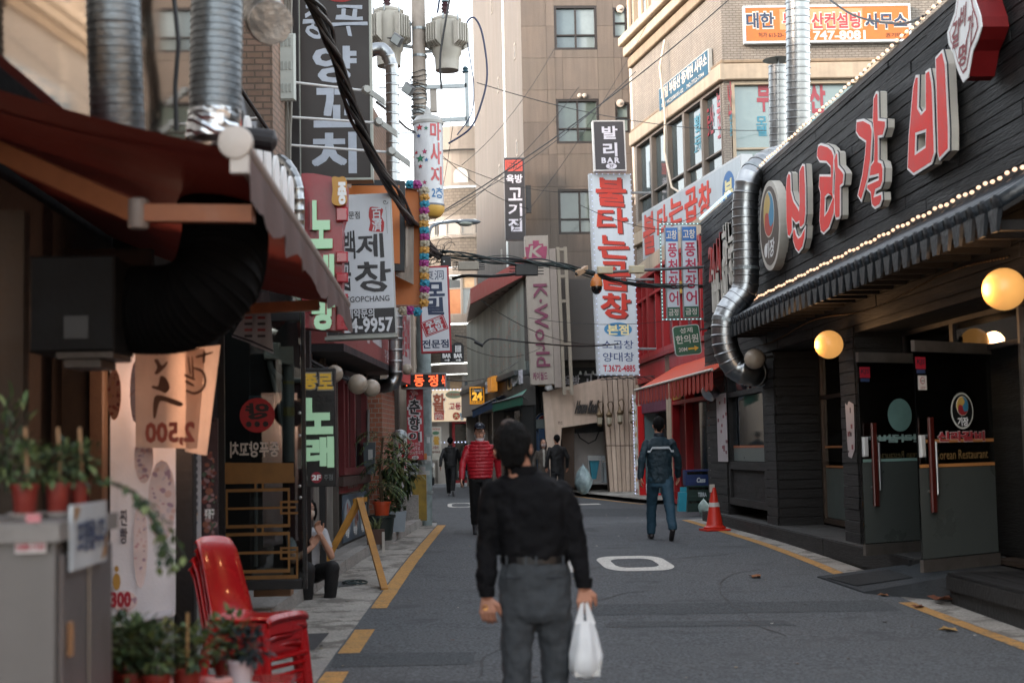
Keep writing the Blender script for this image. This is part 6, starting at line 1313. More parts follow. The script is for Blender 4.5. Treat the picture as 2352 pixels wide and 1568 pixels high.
for k,(x0,y0,x1,y1) in enumerate(((515,170,848,210),(560,262,876,283),(620,330,905,351))):
 t=thing('sign_lamp',['topmost white lamp arm reaching across the big brown sign','middle white lamp arm reaching across the big brown sign','lowest white lamp arm reaching across the big brown sign'][k],'lamp',PY(x1,y1,15.2),'white lamp arms over the brown sign')
 M().tube([PY(x0,y0,15.3),PY(x1,y1,15.2)],.014,8).tube([PY(x0+45,y0+5,15.3),PY(x0+45,y0+5,15.9)],.012,6).build('arm',WHT,t)
 p=PY(x1,y1,15.2);d=V((.17,-.02,-.13));hd_=M();armseg(hd_,p-d*.2,p+d,.035,.05);hd_.build('lamp_head',paint('#aeb0ac',.4),t);M().lathe(p-V((.03,.05,0)),[(.045,-.03),(.055,.0),(.04,.05)],10,(.3,-1,.1)).build('knuckle',paint('#9c9d98',.4),t)
F10=FY(13.5);MAR=mat('#8e1f2a',.4,var=.15,sc=3,bump=.15,bsc=12,coat=.2)
nr=thing('karaoke_sign','maroon curved-top karaoke sign with raised mint green letters','sign',PY(740,760,13.5))
MP=[(692,398),(720,398),(760,406),(796,425),(796,480),(786,520),(786,760),(694,752)]
M().prism(F10,[F10.px(*p) for p in MP],-.3,0).build('body',MAR,nr)
MINT=mat('#a3c9a8',.35,var=.03,bump=0,emit=.22,ecol='#b5e6bd',key='mint_letters');RSD=mat('#8a1522',.35,coat=.3,bump=0)
for s,q in(('노',(714,466,762,566)),('래',(716,588,766,668)),('방',(718,676,768,755))):
 textp(F10,s,(q[0]-5,q[1],q[2]-3,q[3]),RSD,nr,.0,bold=.06,depth=.05);textp(F10,s,q,MINT,nr,.05,bold=.05,depth=.03,name='letter')
P=[(764,415),(770,410),(780,412),(790,410),(797,418),(796,440),(798,462),(790,474),(776,476),(764,468),(766,440)]
M().prism(F10,smooth_loop([F10.px(*p) for p in P],3),.02,.1).build('yellow_cloud',paint('#c08a34',.4),nr);textp(F10,'종',(776,420,795,468),OUTW,nr,.105,bold=.05,name='letter');
for(y0,y1) in((478,510),(580,605),(628,650),(676,700),(712,760)):a,b=F10.px(772,y0),F10.px(800,y1);M().fbox(F10,a[0],b[0],b[1],a[1],.003,.06,.012).build('side_letter',mat('#a3202e',.3,coat=.5,bump=0),nr)
F11=Fr((-.9,15,3.4),V((math.cos(-.028),0,-math.sin(-.028))),V((math.sin(-.028),0,math.cos(-.028))))
def e5(x,y):return((700+x/3.136)*.91875,(450+y/3.136)*.91875)
def tq(F,s,x0,y0,x1,y1,m,par,n=.006,**k):a,b=e5(x0,y0),e5(x1,y1);return textp(F,s,(a[0],a[1],b[0],b[1]),m,par,n,**k)
bj=thing('tripe_sign','pale grey vertical restaurant sign with black brush lettering and phone number','sign',PY(850,768,15));G11=mat('#c0c5cb',.45,var=.05,sc=2,bump=.02,streak=.05)
a,b=F11.px(*e5(330,122)),F11.px(*e5(905,1205));a=(F11.px(*e5(345,700))[0],a[1]);b=(F11.px(*e5(893,700))[0],b[1])
M().fbox(F11,a[0],b[0],b[1],a[1],-.22,0,.006).build('sign_box',paint('#a9aba8',.4),bj);M().fbox(F11,a[0]+.012,b[0]-.012,b[1]+.28,a[1]-.012,0,.004).build('grey_face',G11,bj);M().fbox(F11,a[0]+.012,b[0]-.012,b[1]+.012,b[1]+.278,0,.004).build('black_face',ink('#1b1c20'),bj)
M().fbox(F11,a[0]-.02,b[0]+.01,b[1]-.035,b[1]-.002,-.24,.02).build('lower_rail',paint('#8f938c',.4),bj)
KB=ink('#191a1f')
for s,q in(('백',(495,400,590,610)),('제',(600,425,812,600)),('곱',(485,640,560,860)),('창',(590,645,872,868))):tq(F11,s,*q,KB,bj,bold=.022,wob=.06)
tq(F11,'전문점',490,250,626,303,KB,bj);tq(F11,'KJEGOPCHANG',470,918,860,960,ink('#2b2c33'),bj);tq(F11,'예약문의',520,1015,740,1078,ink('#c3c6cc'),bj,bold=.02);tq(F11,'724-9957',440,1092,886,1182,ink('#c9ccd2'),bj,bold=.03)
P=[(700,225),(720,210),(800,222),(806,250),(796,290),(816,330),(812,400),(790,408),(706,402),(698,385),(708,330),(696,290)]
M().prism(F11,smooth_loop([F11.px(*e5(*p)) for p in P],2),.004,.006).build('red_stamp',ink('#a01c24'),bj);tq(F11,'百\n濟',716,222,800,400,ink('#c9ccd2'),bj,n=.008,bold=.02,lh=.8)
sp_=[F11.p(*F11.px(*e5(824+(24-2.2*i)*math.cos(i*.7),172+(24-2.2*i)*math.sin(i*.7))),.006) for i in range(11)];M().tube(sp_,.003,4).tube([F11.p(*F11.px(*e5(830,210)),.006),F11.p(*F11.px(*e5(842,420)),.006)],.002,4).build('spiral_drawing',KB,bj)
F12=FY(17.5);og=thing('orange_sign','big orange sign panel with a black frame behind the grey restaurant sign','sign',PY(900,705,17.5));OR=mat('#c26f34',.5,var=.1,sc=2,bump=.03)
a,b=F12.px(*e5(600,40)),F12.px(*e5(1105,995));M().prism(F12,[F12.px(*e5(*p)) for p in((540,60),(985,60),(1060,70),(1098,110),(1112,990),(540,960))],-.3,0).build('orange_panel',OR,og)
M().tube(spline([F12.p(*F12.px(*e5(*p)),.02) for p in((985,62),(1060,72),(1100,115),(1108,500),(1114,992))],4),.018,6).tube([F12.p(*F12.px(*e5(*p)),.02) for p in((1114,992),(900,990))],.02,6).build('edge_tube',paint('#8a6a5a',.5),og)
F13=FY(16.8);P=[F13.px(*e5(*p)) for p in((560,-5),(980,5),(975,712),(560,690))]
fo=M().prism(F13,P,-.15,0).build('black_frame',mat('#1c2026',.5),og);M().prism(F13,[F13.px(*e5(*p)) for p in((560,45),(937,45),(940,655),(560,640))],.0,.01).build('orange_face',OR,og)
M().hexa([PY(*e5(985,690),16.9),PY(*e5(1040,640),17.4),PY(*e5(1048,820),17.4),PY(*e5(905,750),16.9),PY(*e5(985,300),16.9),PY(*e5(1045,280),17.4),PY(*e5(1050,285),17.45),PY(*e5(990,300),17.0)]).build('weathered_box',mat('#8f8478',.7,var=.3,streak=.3),og)
gl_=thing('flower_garland','garland of teal, magenta and yellow blossoms down the edge of the orange sign','garland',PY(970,720,17.3));fc=['#1f7f9a','#8e2a72','#a39a86','#b8883c']
pts=[(1018,35),(1072,35)]+[(1132+3*math.sin(i),85+i*51.5) for i in range(18)]+[(1075,1032),(1022,1022),(965,1025)]
for i,p in enumerate(pts):
 c=PY(*e5(*p),17.25);g=M()
 for k in range(6):an=k*math.pi/3+i;g.ball(c+V((math.cos(an)*.035,0,math.sin(an)*.035)),.032,8,(1,.6,.8))
 g.ball(c+V((0,-.03,0)),.025,8);o=g.build('blossom',mat(fc[i%4],.5,var=.3,sc=30),gl_,smooth=True)
M().tube([PY(*e5(*p),17.28) for p in pts[1:20]],.006,4).build('cord',CABLE,gl_)
duct('vent_duct','upright steel duct with a hooked top beside the big brown sign',[PY(835,140,18.6),PY(850,118,18.6),PY(880,115,18.6),PY(897,145,18.6),PY(901,200,18.6),PY(903,460,18.6)],.088,STEEL,16,.13,n=6)
fs=thing('shop_fascia','pinkish fascia board with white lettering over the red-framed window','sign',FM.p(7,2.7,.5));a,b=fm(769,780,.35),fm(893,860,.35)
M().fbox(FM,a[0],b[0],2.75,3.7,-.1,.35,.01).build('board',mat('#8e4a48',.5,var=.12,sc=2),fs);text(FM,'새마을',(a[0]+.6,3.0,a[0]+4.2,3.65),ink('#b9b2b4'),fs,.354,bold=.05,wob=.06);text(FM,'주점',(b[0]-.5,2.82,b[0]-.1,3.0),ink('#b9b2b4'),fs,.354)
M().fbox(FM,a[0],b[0]+.3,2.66,2.745,-.1,.45).build('soffit',CHAR,fs)
a=thing('shop_fascia','white and pink fascia with small red lettering behind the upright silver duct','sign',FM.p(12,3,.3));q=fm(921,700,.3);q2=fm(951,870,.3);M().fbox(FM,q[0]-.3,q[0]+1.4,2.65,4.1,.1,.3).build('board',ink('#a9a3a4'),a);M().fbox(FM,q[0]-.3,q[0]+1.4,2.65,2.9,.301,.31).build('pink_band',ink('#9c4a52'),a)
text(FM,'왕갈비',(q[0],3.1,q[0]+1.2,3.8),ink('#a33a42'),a,.304,bold=.03)
duct('vent_duct','silver duct with a wide elbow under the pink fascia',[PY(909,690,20.4),PY(909,840,20.4),PY(908,868,20.4),PY(894,884,20.4),PY(862,886,20.6)],.1,STEEL,16,.16,n=6)
for k,(x,y,r,Yg) in enumerate(((768,858,20,15.6),(822,882,23,16.4),(853,891,20.5,17.8),(935,848,13,22.5))):
 c=PY(x,y,Yg);rad=r/3267*Yg;wall_p=FM.p((Yg-12.5)*1.003,c.z+.25,.0);globe(['round white globe lamp just above the mint 2F sign','largest white globe lamp under the pink fascia','white globe lamp touching the silver duct elbow','small white globe lamp behind the silver duct'][k],c,rad,GOFF,wall_p,'white globe lamps along the left shops')
rw=thing('red_window_shop','narrow shop front with a dark red window frame and weathered panels','shop front',FM.p(7,.1,0));DRD=paint('#5e1a20',.45)
a,b=fm(774,905),fm(828,1072);WT=2.42;WB_=1.3
M().fbox(FM,a[0]-.1,b[0]+.1,WB_-.1,WT+.1,-.18,-.0).build('backing',DW,rw);wf_=M().frame(FM,a[0]-.08,b[0]+.08,WB_-.08,WT+.08,.09,0,.1).fbox(FM,(a[0]+b[0])/2-.05,(a[0]+b[0])/2+.05,WB_,WT,0,.08).fbox(FM,a[0]+.45,a[0]+.52,WB_,WT,0,.07).build('window',DRD,rw);M().fbox(FM,a[0],b[0],WB_,WT,.0,.02).build('pane',glass('#2a2022'),wf_)
M().fbox(FM,a[0]-.3,b[0]+.2,WB_-.22,WB_-.1,0,.12).build('sill',mat('#3a2824',.6),rw);M().fbox(FM,a[0]-3.2,a[0]-.3,.2,2.6,-.1,.0).build('weathered_panel',mat('#6d6a64',.7,var=.35,streak=.4),rw)
for u in(a[0]-3.0,a[0]-2.2,a[0]-1.3,a[0]-.4,b[0]+.3):M().fbox(FM,u,u+.1,.15,2.65,0,.06).build('mullion',mat('#4a4540',.6,var=.3),rw)
M().fbox(FM,a[0]-.3,b[0]+.2,.15,.45,-.1,.05).build('base',mat('#45413c',.8),rw)
to=M().fbox(FM,a[0]-.05,b[0]+.08,.98,1.24,.005,.03).build('take_out_sign',ink('#8e2632'),rw);text(FM,'TAKE OUT',(a[0]+.6,1.03,b[0]-.5,1.19),ink('#c9c4c4'),to,.034,bold=.02)
pp=thing('food_poster','blue-grey poster of grilled dishes under the red take-out sign','poster',FM.p(a[0],.3,.1));M().fbox(FM,a[0]-.05,b[0]+.08,.35,.96,.055,.07).build('panel',mat('#4a5a68',.4,var=.3,sc=3),pp)
for k in range(3):u=a[0]+.35+k*.7;disc(FM,u,.66,.3,.24,.071,.073,20).build('plate_print',ink('#93a0a8'),pp);blobs(FM,u,.66,.22,.18,.074,['#8a4a42','#a3786a','#6e3a34','#b9a08c'],pp,cnt=30,seed=k,sz=.25);text(FM,'막창',(u-.25,.4,u+.05,.52),OUTW,pp,.078,bold=.02)
mb=thing('meter_box','slate grey meter box with a square sticker on the left shop wall','electrical box',FM.p(8.4,1,.3));c=PY(848,1050,20.4);Fz_=FY(20.4);a,b=Fz_.px(834,1016),Fz_.px(863,1088)
M().prism(Fz_,[(a[0]+.01,b[1]),(b[0]-.02,b[1]),(b[0],a[1]),(a[0],a[1]-.0)],-.15,0).build('case',paint('#39444a',.45),mb);M().fbox(Fz_,a[0]+.07,b[0]-.04,(a[1]+b[1])/2-.02,a[1]-.1,0,.004).build('sticker',ink('#a3a6a4'),mb);M().tube([PY(845,1016,20.5),PY(846,940,20.5)],.022,8).build('conduit',PIP,mb)
bc=thing('brick_pillar','orange brick pillar behind the potted palm','pillar',FM.p(11,.1,0));a,b=fm(874,1000)[0],fm(903,1000)[0]
RBk=mat('#9a5f47',.85,var=.15,bump=.3,brick=('#8a503c','#8f8478',4.2,'d',.5,.32),key='red_brick');M().fbox(FM,a,b,.1,2.66,-.25,.03).build('brick_shaft',RBk,bc)
M().fbox(FM,fm(905,1)[0],13.2,.1,2.9,-.2,-.02).build('corner_wall',paint('#6e655e',.7,streak=.3),None,label='grimy wall panel between the brick pillar and the utility pole',cat='wall')
def cyl_text(s,c,r,u0,u1,v0,v1,m,parent,**k):
 F=FY(c.y);o=text(F,s,(u0,v0,u1,v1),m,parent,0,**k)
 for v in o.data.vertices:
  d=max(-r,min(r,v.co.x-c.x));v.co.y=c.y-math.sqrt(max(0,(r+.006)**2-d*d))-(c.y-v.co.y)*.8
 return o
c=PY(920,1100,24.2);r=.118;zt,zbm=PY(1,1016,24.2).z,PY(1,1095,24.2).z
t=thing('cylinder_sign','white cylinder floor sign with a red figure 2 behind the potted plants','sign',V((c.x,24.2,zbm-.3)))
M().lathe((c.x,24.2,zbm-.3),[(r,0),(r,zt-zbm+.25)],24).build('tube',mat('#a3a09c',.4,emit=.05),t,smooth=True);M().lathe((c.x,24.2,zt-.05),[(r*1.12,0),(r*1.12,.06),(r*.8,.12),(.03,.14)],24).build('cap',GALV,t,smooth=True)
cyl_text('2',c+V((0,0,0)),r,c.x-.02,c.x+.095,zbm+.02,zt-.1,mat('#9e1f2c',.4),t,bold=.03)
for k in range(4):cyl_text('★',c,r,c.x-.1,c.x-.05,zbm+.1+.1*k,zbm+.15+.1*k,ink('#2c2c34'),t)
F14=FY(24.7);t,r=board(F14,(933,893,974,1056),.1,'red_banner_sign','narrow red vertical sign with black and white brush lettering below the LED board','sign',mat('#9c2430',.5,var=.06,emit=.03),paint('#8a1f28',.5))
for s,y0,y1 in(('춘',918,950),('향',957,987),('이',993,1012)):textp(F14,s,(937,y0-1,967,y1+1),ink('#c3c0c4'),t,.006,bold=.07,wob=.05);textp(F14,s,(940,y0,964,y1),ink('#15131a'),t,.01,bold=.03,wob=.05)
textp(F14,'당고.민속\n노래무료\n미인30명대기',(935,1016,971,1043),ink('#c3b9bc'),t,.008,bold=.01);c=F14.px(954,1050);disc(F14,c[0],c[1],.06,.035,.006,.008,16).build('oval',ink('#c9c4c4'),t);text(F14,'2층',(c[0]-.04,c[1]-.025,c[0]+.04,c[1]+.025),ink('#2a1a1e'),t,.012)
blobs(F14,*F14.px(950,905),.09,.09,.006,['#c79aa0','#2a2030','#b98a94'],t,'flower_print',cnt=20,seed=5);M().fbox(F14,F14.px(926,1)[0],F14.px(932,1)[0],F14.px(1,1060)[1],F14.px(1,893)[1],-.2,-.02).build('side_panel',paint('#4a1c24',.5),t)
F15=FY(24.5);t,r=board(F15,(921,857,1026,892),.15,'led_sign','black LED text board glowing orange above the red vertical sign','sign',mat('#0c0c0e',.4),paint('#7d8082',.4),rim=.02,rimm=paint('#7d8082',.4))
LO=mat('#ff6a3c',.4,emit=2.2,ecol='#ff5a30',bump=0,key='led_orange')
for s,q in(('우',(925,862,943,886)),('동',(951,861,974,887)),('정',(984,861,1006,887)),('식',(1014,861,1023,887))):textp(F15,s,q,LO,t,.008,bold=.025)
F16=FY(22.2);F16=Fr((0,22.2,4),V((math.cos(-.02),0,-math.sin(-.02))),V((math.sin(-.02),0,math.cos(-.02))))
bw_=thing('buckwheat_sign','white vertical noodle sign with red border and navy lettering','sign',PY(1000,809,22));a,b=F16.px(962,612),F16.px(1034,809);a=(F16.px(964,710)[0],a[1]);b=(F16.px(1034,710)[0],b[1])
M().fbox(F16,a[0],b[0],b[1],a[1],-.14,0,.006).build('sign_box',ink('#9c2430'),bw_);M().fbox(F16,a[0]+.03,b[0]-.03,b[1]+.03,a[1]-.03,0,.004).build('white_face',mat('#bfc3cb',.4,var=.04,emit=.06),bw_)
NV=ink('#1d3050')
for s,q,bo in(('東洞',(1125,710,1285,780),.0),('모',(1150,805,1285,905),.045),('밀',(1142,925,1280,1050),.045)):tq(F16,s,*q,NV,bw_,bold=bo,wob=.03)
dm=Fr(F16.p(*F16.px(998,748),0),F16.u*math.cos(.33)+F16.v*math.sin(.33),F16.v*math.cos(.33)-F16.u*math.sin(.33));M().fbox(dm,-.19,.19,-.12,.12,.004,.007).build('red_plaque',ink('#9c1c2a'),bw_);M().frame(dm,-.175,.175,-.105,.105,.006,.008,.009).build('plaque_line',ink('#c3c6cc'),bw_)
text(dm,'우동\n초밥',(-.13,-.09,.13,.09),ink('#c9ccd2'),bw_,.01,bold=.04);tq(F16,'전문점',1115,1255,1322,1312,NV,bw_,bold=.03,wob=.04)
F17=FY(30);
for(dx,nm) in((0,'black arched bar sign with white lettering hanging beyond the noodle sign'),(-26,'partly hidden black arched bar sign just left of its twin')):
 t=thing('arched_bar_sign',nm,'sign',PY(1052+dx,832,30+(.4 if dx else 0)),'black arched bar signs');FF=FY(30+(.4 if dx else 0));a,b=FF.px(1038+dx,786),FF.px(1066+dx,832);w=b[0]-a[0]
 M().prism(FF,[(a[0],b[1]),(b[0],b[1]),(b[0],a[1]-w*.35)]+[((a[0]+b[0])/2+w/2*math.cos(k*math.pi/8),a[1]-w*.35+w*.35*math.sin(k*math.pi/8)) for k in range(1,8)]+[(a[0],a[1]-w*.35)],-.06,0).build('panel',BLK,t)
 text(FF,'BAR',(a[0]+.04,b[1]+.1,b[0]-.04,b[1]+.19),OUTW,t,.004,bold=.04);M().prism(FF,[(a[0]+.08,b[1]+.06),(b[0]-.1,b[1]+.06),(b[0]-.1,b[1]+.08),(b[0]-.06,b[1]+.05),(b[0]-.1,b[1]+.02),(b[0]-.1,b[1]+.04),(a[0]+.08,b[1]+.04)],.002,.004).build('arrow',OUTW,t)
 g=M()
 for k in range(5):g.fbox(FF,a[0]+.07+k*.026,a[0]+.085+k*.026,b[1]+.22,b[1]+.36,.002,.004)
 g.build('cup_print',OUTW,t)
F18=FY(12.9);t,r=board(F18,(694,846,771,1117),.18,'karaoke_light_box','black upright light box with mint green letters and a yellow name','sign',mat('#121314',.45,var=.1),BLK)
for s,q in(('종',(697,859,727,892)),('로',(732,859,763,892))):textp(F18,s,(q[0]-2,q[1]-2,q[2]+2,q[3]+2),ink('#8a8578'),t,.006,bold=.07);textp(F18,s,q,mat('#c9a23a',.4,emit=.1),t,.010,bold=.045)
for s,q in(('노',(698,918,762,992)),('래',(700,1006,764,1070))):textp(F18,s,q,MINT,t,.004,bold=.06,depth=.025,name='letter')
c=F18.px(727,1096);disc(F18,c[0],c[1],.05,.05,.004,.008,22).build('red_disc',ink('#8e1f30'),t);text(F18,'2F',(c[0]-.038,c[1]-.022,c[0]+.038,c[1]+.022),OUTW,t,.01,bold=.04);textp(F18,'주점',(744,1089,764,1102),ink('#6e7474'),t,.006);textp(F18,'흥',(699,1092,707,1104),ink('#6e7474'),t,.006)
a=FY(15.5).px(722,1)[0];b=FY(15.5).px(736,1)[0];M().fbox(FY(15.5),a,b,.2,1.9,-.1,0).build('post',BLK,t);M().hexa([PY(722,900,13),PY(736,900,13),PY(736,900,15.5),PY(722,900,15.5),PY(722,890,13),PY(736,890,13),PY(736,890,15.5),PY(722,890,15.5)]).build('bracket',BLK,t)
PYY=25.6
pole=thing('utility_pole','concrete utility pole with transformers, wrapped cables and paper notices','pole',PY(976,1205,PYY))
PC=mat('#9a9086',.8,var=.2,sc=3,bump=.3,streak=.15);PG=mat('#7d8a8a',.55,var=.35,sc=6,bump=.3,streak=.3)
def pp_(x,y,d=0):return PY(x,y,PYY+d)
M().tube([pp_(958,-150),pp_(962,100),pp_(968,520)],.125,20).build('shaft',PC,pole,smooth=True);M().tube([pp_(968,500),pp_(975,890),pp_(977,1206)],.127,20).build('lower_shaft',PG,pole,smooth=True)
g=M()
for i in range(9):g.tube([pp_(961+i*.4,178+i*13+random.uniform(-4,4)),pp_(961+i*.4,181+i*13+random.uniform(-3,3))],.138+.01*(i%2),16)
for y in(68,130,900,1000,1062,1130):g.tube([pp_(962+y*.014,y-3),pp_(962+y*.014,y+3)],.136,16)
g.build('steel_bands',GALV,pole,kind='stuff');g=M()
for i in range(14):
 y=168+i*9;P=[pp_(962,y)+V((math.cos(a)*.15,-math.sin(a)*.15,math.sin(a*2+i)*.03)) for a in[k*.35 for k in range(19)]];g.tube(P,.008,4)
g.build('wrapped_wires',CABLE,pole,kind='stuff')
for(x,y,w,h,c) in((966,900,12,20,'#8a8d8a'),(984,1010,8,14,'#a3a8a8'),(972,1048,17,14,'#b06a34'),(985,1052,9,12,'#a8a4a0'),(970,1082,15,22,'#a3a0a0'),(974,1120,16,16,'#8f9290'),(982,1085,10,10,'#9a9c9a'),(968,960,10,16,'#7f8684')):
 c0=pp_(x,y);F=FY(0);P=[];ax=pp_(976,y)
 for k in range(5):
  dx=(x-976+(k/4-.5)*w)/3267*PYY;dx=max(-.12,min(.12,dx));P.append((ax.x+dx,PYY-math.sqrt(.0170-dx*dx)-.004))
 hh=h/2/3267*PYY;g=M()
 for a,b in zip(P,P[1:]):g.hexa([(a[0],a[1],c0.z-hh),(b[0],b[1],c0.z-hh),(b[0],b[1]+.003,c0.z-hh),(a[0],a[1]+.003,c0.z-hh),(a[0],a[1],c0.z+hh),(b[0],b[1],c0.z+hh),(b[0],b[1]+.003,c0.z+hh),(a[0],a[1]+.003,c0.z+hh)])
 g.build('paper_notice',ink(c),pole)
TRM=paint('#a9a59b',.45,streak=.1);PORC=mat('#4a3238',.25,coat=.5,bump=0)
def transformer(cx,ytop,ybot,r,label,mirror=1):
 s=PYY/3267;c=pp_(cx,ybot-12);H=(ybot-ytop)*s;t=thing('transformer',label,'transformer',c,'pole-top transformers')
 M().lathe(c,[(r*.8,-.12),(r*.82,0),(r*.84,.12),(r,.2),(r,H*.9),(r*1.03,H*.91),(r*1.03,H*.95),(r*.7,H*1.0),(.02,H*1.02)],28).build('tank',TRM,t,smooth=True)
 for an in(-2.35,-.75,.6,2.6):
  d=V((math.cos(an),math.sin(an),0));e=V((-d.y,d.x,0));rd=M()
  for k in range(5):
   o=c+d*(r*1.0+.02)+e*(-.12+.06*k);rd.hexa([o-e*.012+Z3*.28,o+e*.012+Z3*.28,o+e*.012+d*.12+Z3*.36,o-e*.012+d*.12+Z3*.36,o-e*.012+Z3*H*.86,o+e*.012+Z3*H*.86,o+e*.012+d*.12+Z3*H*.8,o-e*.012+d*.12+Z3*H*.8])
  rd.build('radiator',TRM,t)
 b=c+V((-.02,-.05,H));M().lathe(b,[(.07,0),(.05,.05),(.08,.08),(.05,.11),(.08,.15),(.05,.18),(.075,.22),(.04,.25),(.03,.36),(.01,.4)],14).build('bushing',PORC,t,smooth=True,auto=60)
 M().lathe(b+Z3*.27,[(.07,0),(.05,.06),(.02,.1)],12).build('bushing_cap',mat('#6f8083',.4),t)
 for k in range(6):an=k*1.047+.3;M().tube([c+V((math.cos(an)*r*1.03,math.sin(an)*r*1.03,H*.88)),c+V((math.cos(an)*r*1.03,math.sin(an)*r*1.03,H*1.0))],.015,6).build('lid_clamp',GALV,t)
 M().tube([c+V((0,-.0,H*.75)),pp_(962,ytop+30)],.03,6).tube([c+V((0,0,H*.3)),pp_(964,ybot-40)],.03,6).build('hanger',GALV,t)
transformer(1027,48,160,.27,'pale grey transformer hanging on the right of the utility pole');transformer(893,28,150,.27,'pale grey transformer hanging on the left of the utility pole')
t=thing('switch_arm','galvanised bracket frame standing out from the pole below the right transformer','bracket',pp_(1040,280));g=M()
armseg(g,pp_(975,201),pp_(1072,197),.035,.03);armseg(g,pp_(978,278),pp_(1072,273),.035,.03);g.fbox(FY(PYY),*[FY(PYY).px(1064,1)[0],FY(PYY).px(1073,1)[0]],FY(PYY).px(1,300)[1],FY(PYY).px(1,168)[1],-.03,.03);g.build('bracket_frame',GALV,t)
M().lathe(pp_(1069,168),[(.05,0),(.07,.02),(.04,.05),(.06,.08),(.03,.12)],12).build('insulator',mat('#3f5a66',.3),t);M().fbox(FY(PYY),*[FY(PYY).px(984,1)[0],FY(PYY).px(1000,1)[0]],FY(PYY).px(1,265)[1],FY(PYY).px(1,206)[1],-.1,.0,.01).build('control_box',paint('#9d958c',.5),t)
for k,(x,y,xs) in enumerate(((912,92,865),(938,205,870),(968,310,900))):
 t=thing('flood_light',['upper grey floodlight left of the pole','middle grey floodlight clamped to the pole','lowest dark floodlight above the cylinder sign'][k],'lamp',PY(x,y,25.2));c=PY(x,y,25.2)
 F=Fr(c,V((.8,-.6,0)),V((.35,.47,-.8)));F=Fr(c,V((.75,-.2,-.62)).normalized(),V((.5,-.35,.79)).normalized());M().fbox(F,-.1,.1,-.09,.09,-.06,.06,.015).build('head',paint('#5f6062',.4),t);M().fbox(F,-.08,.08,-.07,.07,.061,.065).build('lens',glass('#9aa0a0'),t);M().tube([PY(xs,y-4,25.4),PY(x-6,y-4,25.3)],.012,6).build('arm',CHAR,t)
c=pp_(986,475,-.5);r=.262;zt,zbm=pp_(986,285,-.5).z,c.z
cy=thing('cylinder_sign','big white cylinder sign with stars and a yellow base hanging on the pole','sign',c)
M().lathe(c,[(r,0),(r,zt-zbm)],36).build('tube',mat('#b9bcc0',.3,var=.04,emit=.08),cy,smooth=True);M().lathe(V((c.x,c.y,zt)),[(r*1.06,-.02),(r*1.08,.03),(r*.8,.12),(r*.3,.16),(.03,.3)],36).build('cap',paint('#9d9d9a',.4),cy,smooth=True)
M().lathe(V((c.x,c.y,zbm)),[(r*.55,-.2),(r*.8,-.17),(r*1.02,-.08),(r*1.04,-.005)],36).build('yellow_base',paint('#c39a4a',.4),cy,smooth=True);M().lathe(V((c.x,c.y,zbm)),[(r*1.045,0),(r*1.045,.03)],36).build('dark_rim',paint('#5a5f6c',.4),cy)
def cyu(x):return FY(c.y).px(x,380)[0]
def cyv(y):return FY(c.y).px(986,y)[1]
for s,y0,y1 in(('마',288,328),('사',334,382),('지',388,428)):cyl_text(s,c,r,cyu(990),cyu(1014),cyv(y1),cyv(y0),mat('#b34a4e',.4),cy,bold=.03)
cyl_text('2층',c,r,cyu(991),cyu(1016),cyv(460),cyv(436),ink('#3f6f9c'),cy,bold=.03)
for(x,y,s,col) in((965,299,9,'#b3303c'),(980,302,6,'#3f7a68'),(963,318,6,'#3a5f9a'),(966,370,11,'#2f7a5c'),(976,355,7,'#b0426a'),(980,374,6,'#3a6fa0'),(966,388,6,'#b0303c'),(957,355,5,'#b0303c'),(975,425,6,'#b0426a'),(968,437,9,'#2f6f9c'),(981,443,6,'#3f7a68')):
 P=[]
 for k in range(10):rr=s if k%2==0 else s*.42;a=math.pi/2+k*math.pi/5;P.append((cyu(x)+rr*math.cos(a)/3267*25,cyv(y)+rr*math.sin(a)/3267*25))
 o=M().prism(FY(0),P,0,.001).build('star',ink(col),cy)
 for v in o.data.vertices:d=max(-r,min(r,v.co.x-c.x));v.co.y=c.y-math.sqrt(max(0,(r+.006)**2-d*d))
M().tube([c+V((0,.1,.3)),pp_(970,445)],.03,8).tube([V((c.x,c.y+.1,zt-.2)),pp_(966,310)],.03,8).build('bracket',GALV,cy)
sl=thing('street_lamp','grey street lamp head on a curved arm behind the cable bundle','lamp',PY(985,560,27))
M().tube(spline([PY(984,590,26.5),PY(985,540,26.7),PY(995,518,27),PY(1030,510,27.2),PY(1052,508,27.3)],5),.03,10).build('arm',paint('#5f6870',.4),sl,smooth=True)
h0=M().ball((0,0,0),1,20,(.25,.12,.055));h0.v=[v+PY(1075,510,27.4) for v in h0.v];h0.build('head',paint('#6a7278',.4),sl,smooth=True)
g=M().ball((0,0,0),1,16,(.15,.09,.05));g.v=[v+PY(1070,514,27.35) for v in g.v];g.build('diffuser',glass('#8a9088'),sl,smooth=True)
def cable(P,r,label,n=6,name='cable',cat='cable',group=None,m=CABLE):
 return M().tube(spline(P,n) if len(P)>2 else sag(P[0],P[1],0),r,5).build(name,m,None,label=label,cat=cat,group=group,smooth=True)
bun=thing('cable_bundle','thick twisted bundle of black cables sweeping from the upper left down to the pole','cable',PY(980,560,24.8))
path=spline([PY(690,-40,11.5),PY(722,20,11.9),PY(762,110,12.5),PY(800,210,13.1),PY(836,310,13.7),PY(880,405,14.5),PY(935,490,16.3),PY(985,560,21.5),PY(1010,588,25.2)],10)
rnd=random.Random(3)
for s in range(13):
 ph,rr,f=rnd.uniform(0,6.28),rnd.uniform(.02,.062),rnd.uniform(.10,.22)
 P=[]
 for i,p in enumerate(path):a=ph+i*f;q=.9+.35*math.sin(i*.3+ph);P.append(p+V((math.cos(a)*rr*q,0,math.sin(a)*rr*q)))
 M().tube(P,rnd.uniform(.010,.019),6).build('strand',CABLE if s%4 else mat('#2a2422',.5),bun,smooth=True)
bun2=thing('cable_bundle','tangled bundle of cables crossing the street from the pole to the eel sign','cable',PY(1200,600,24.8))
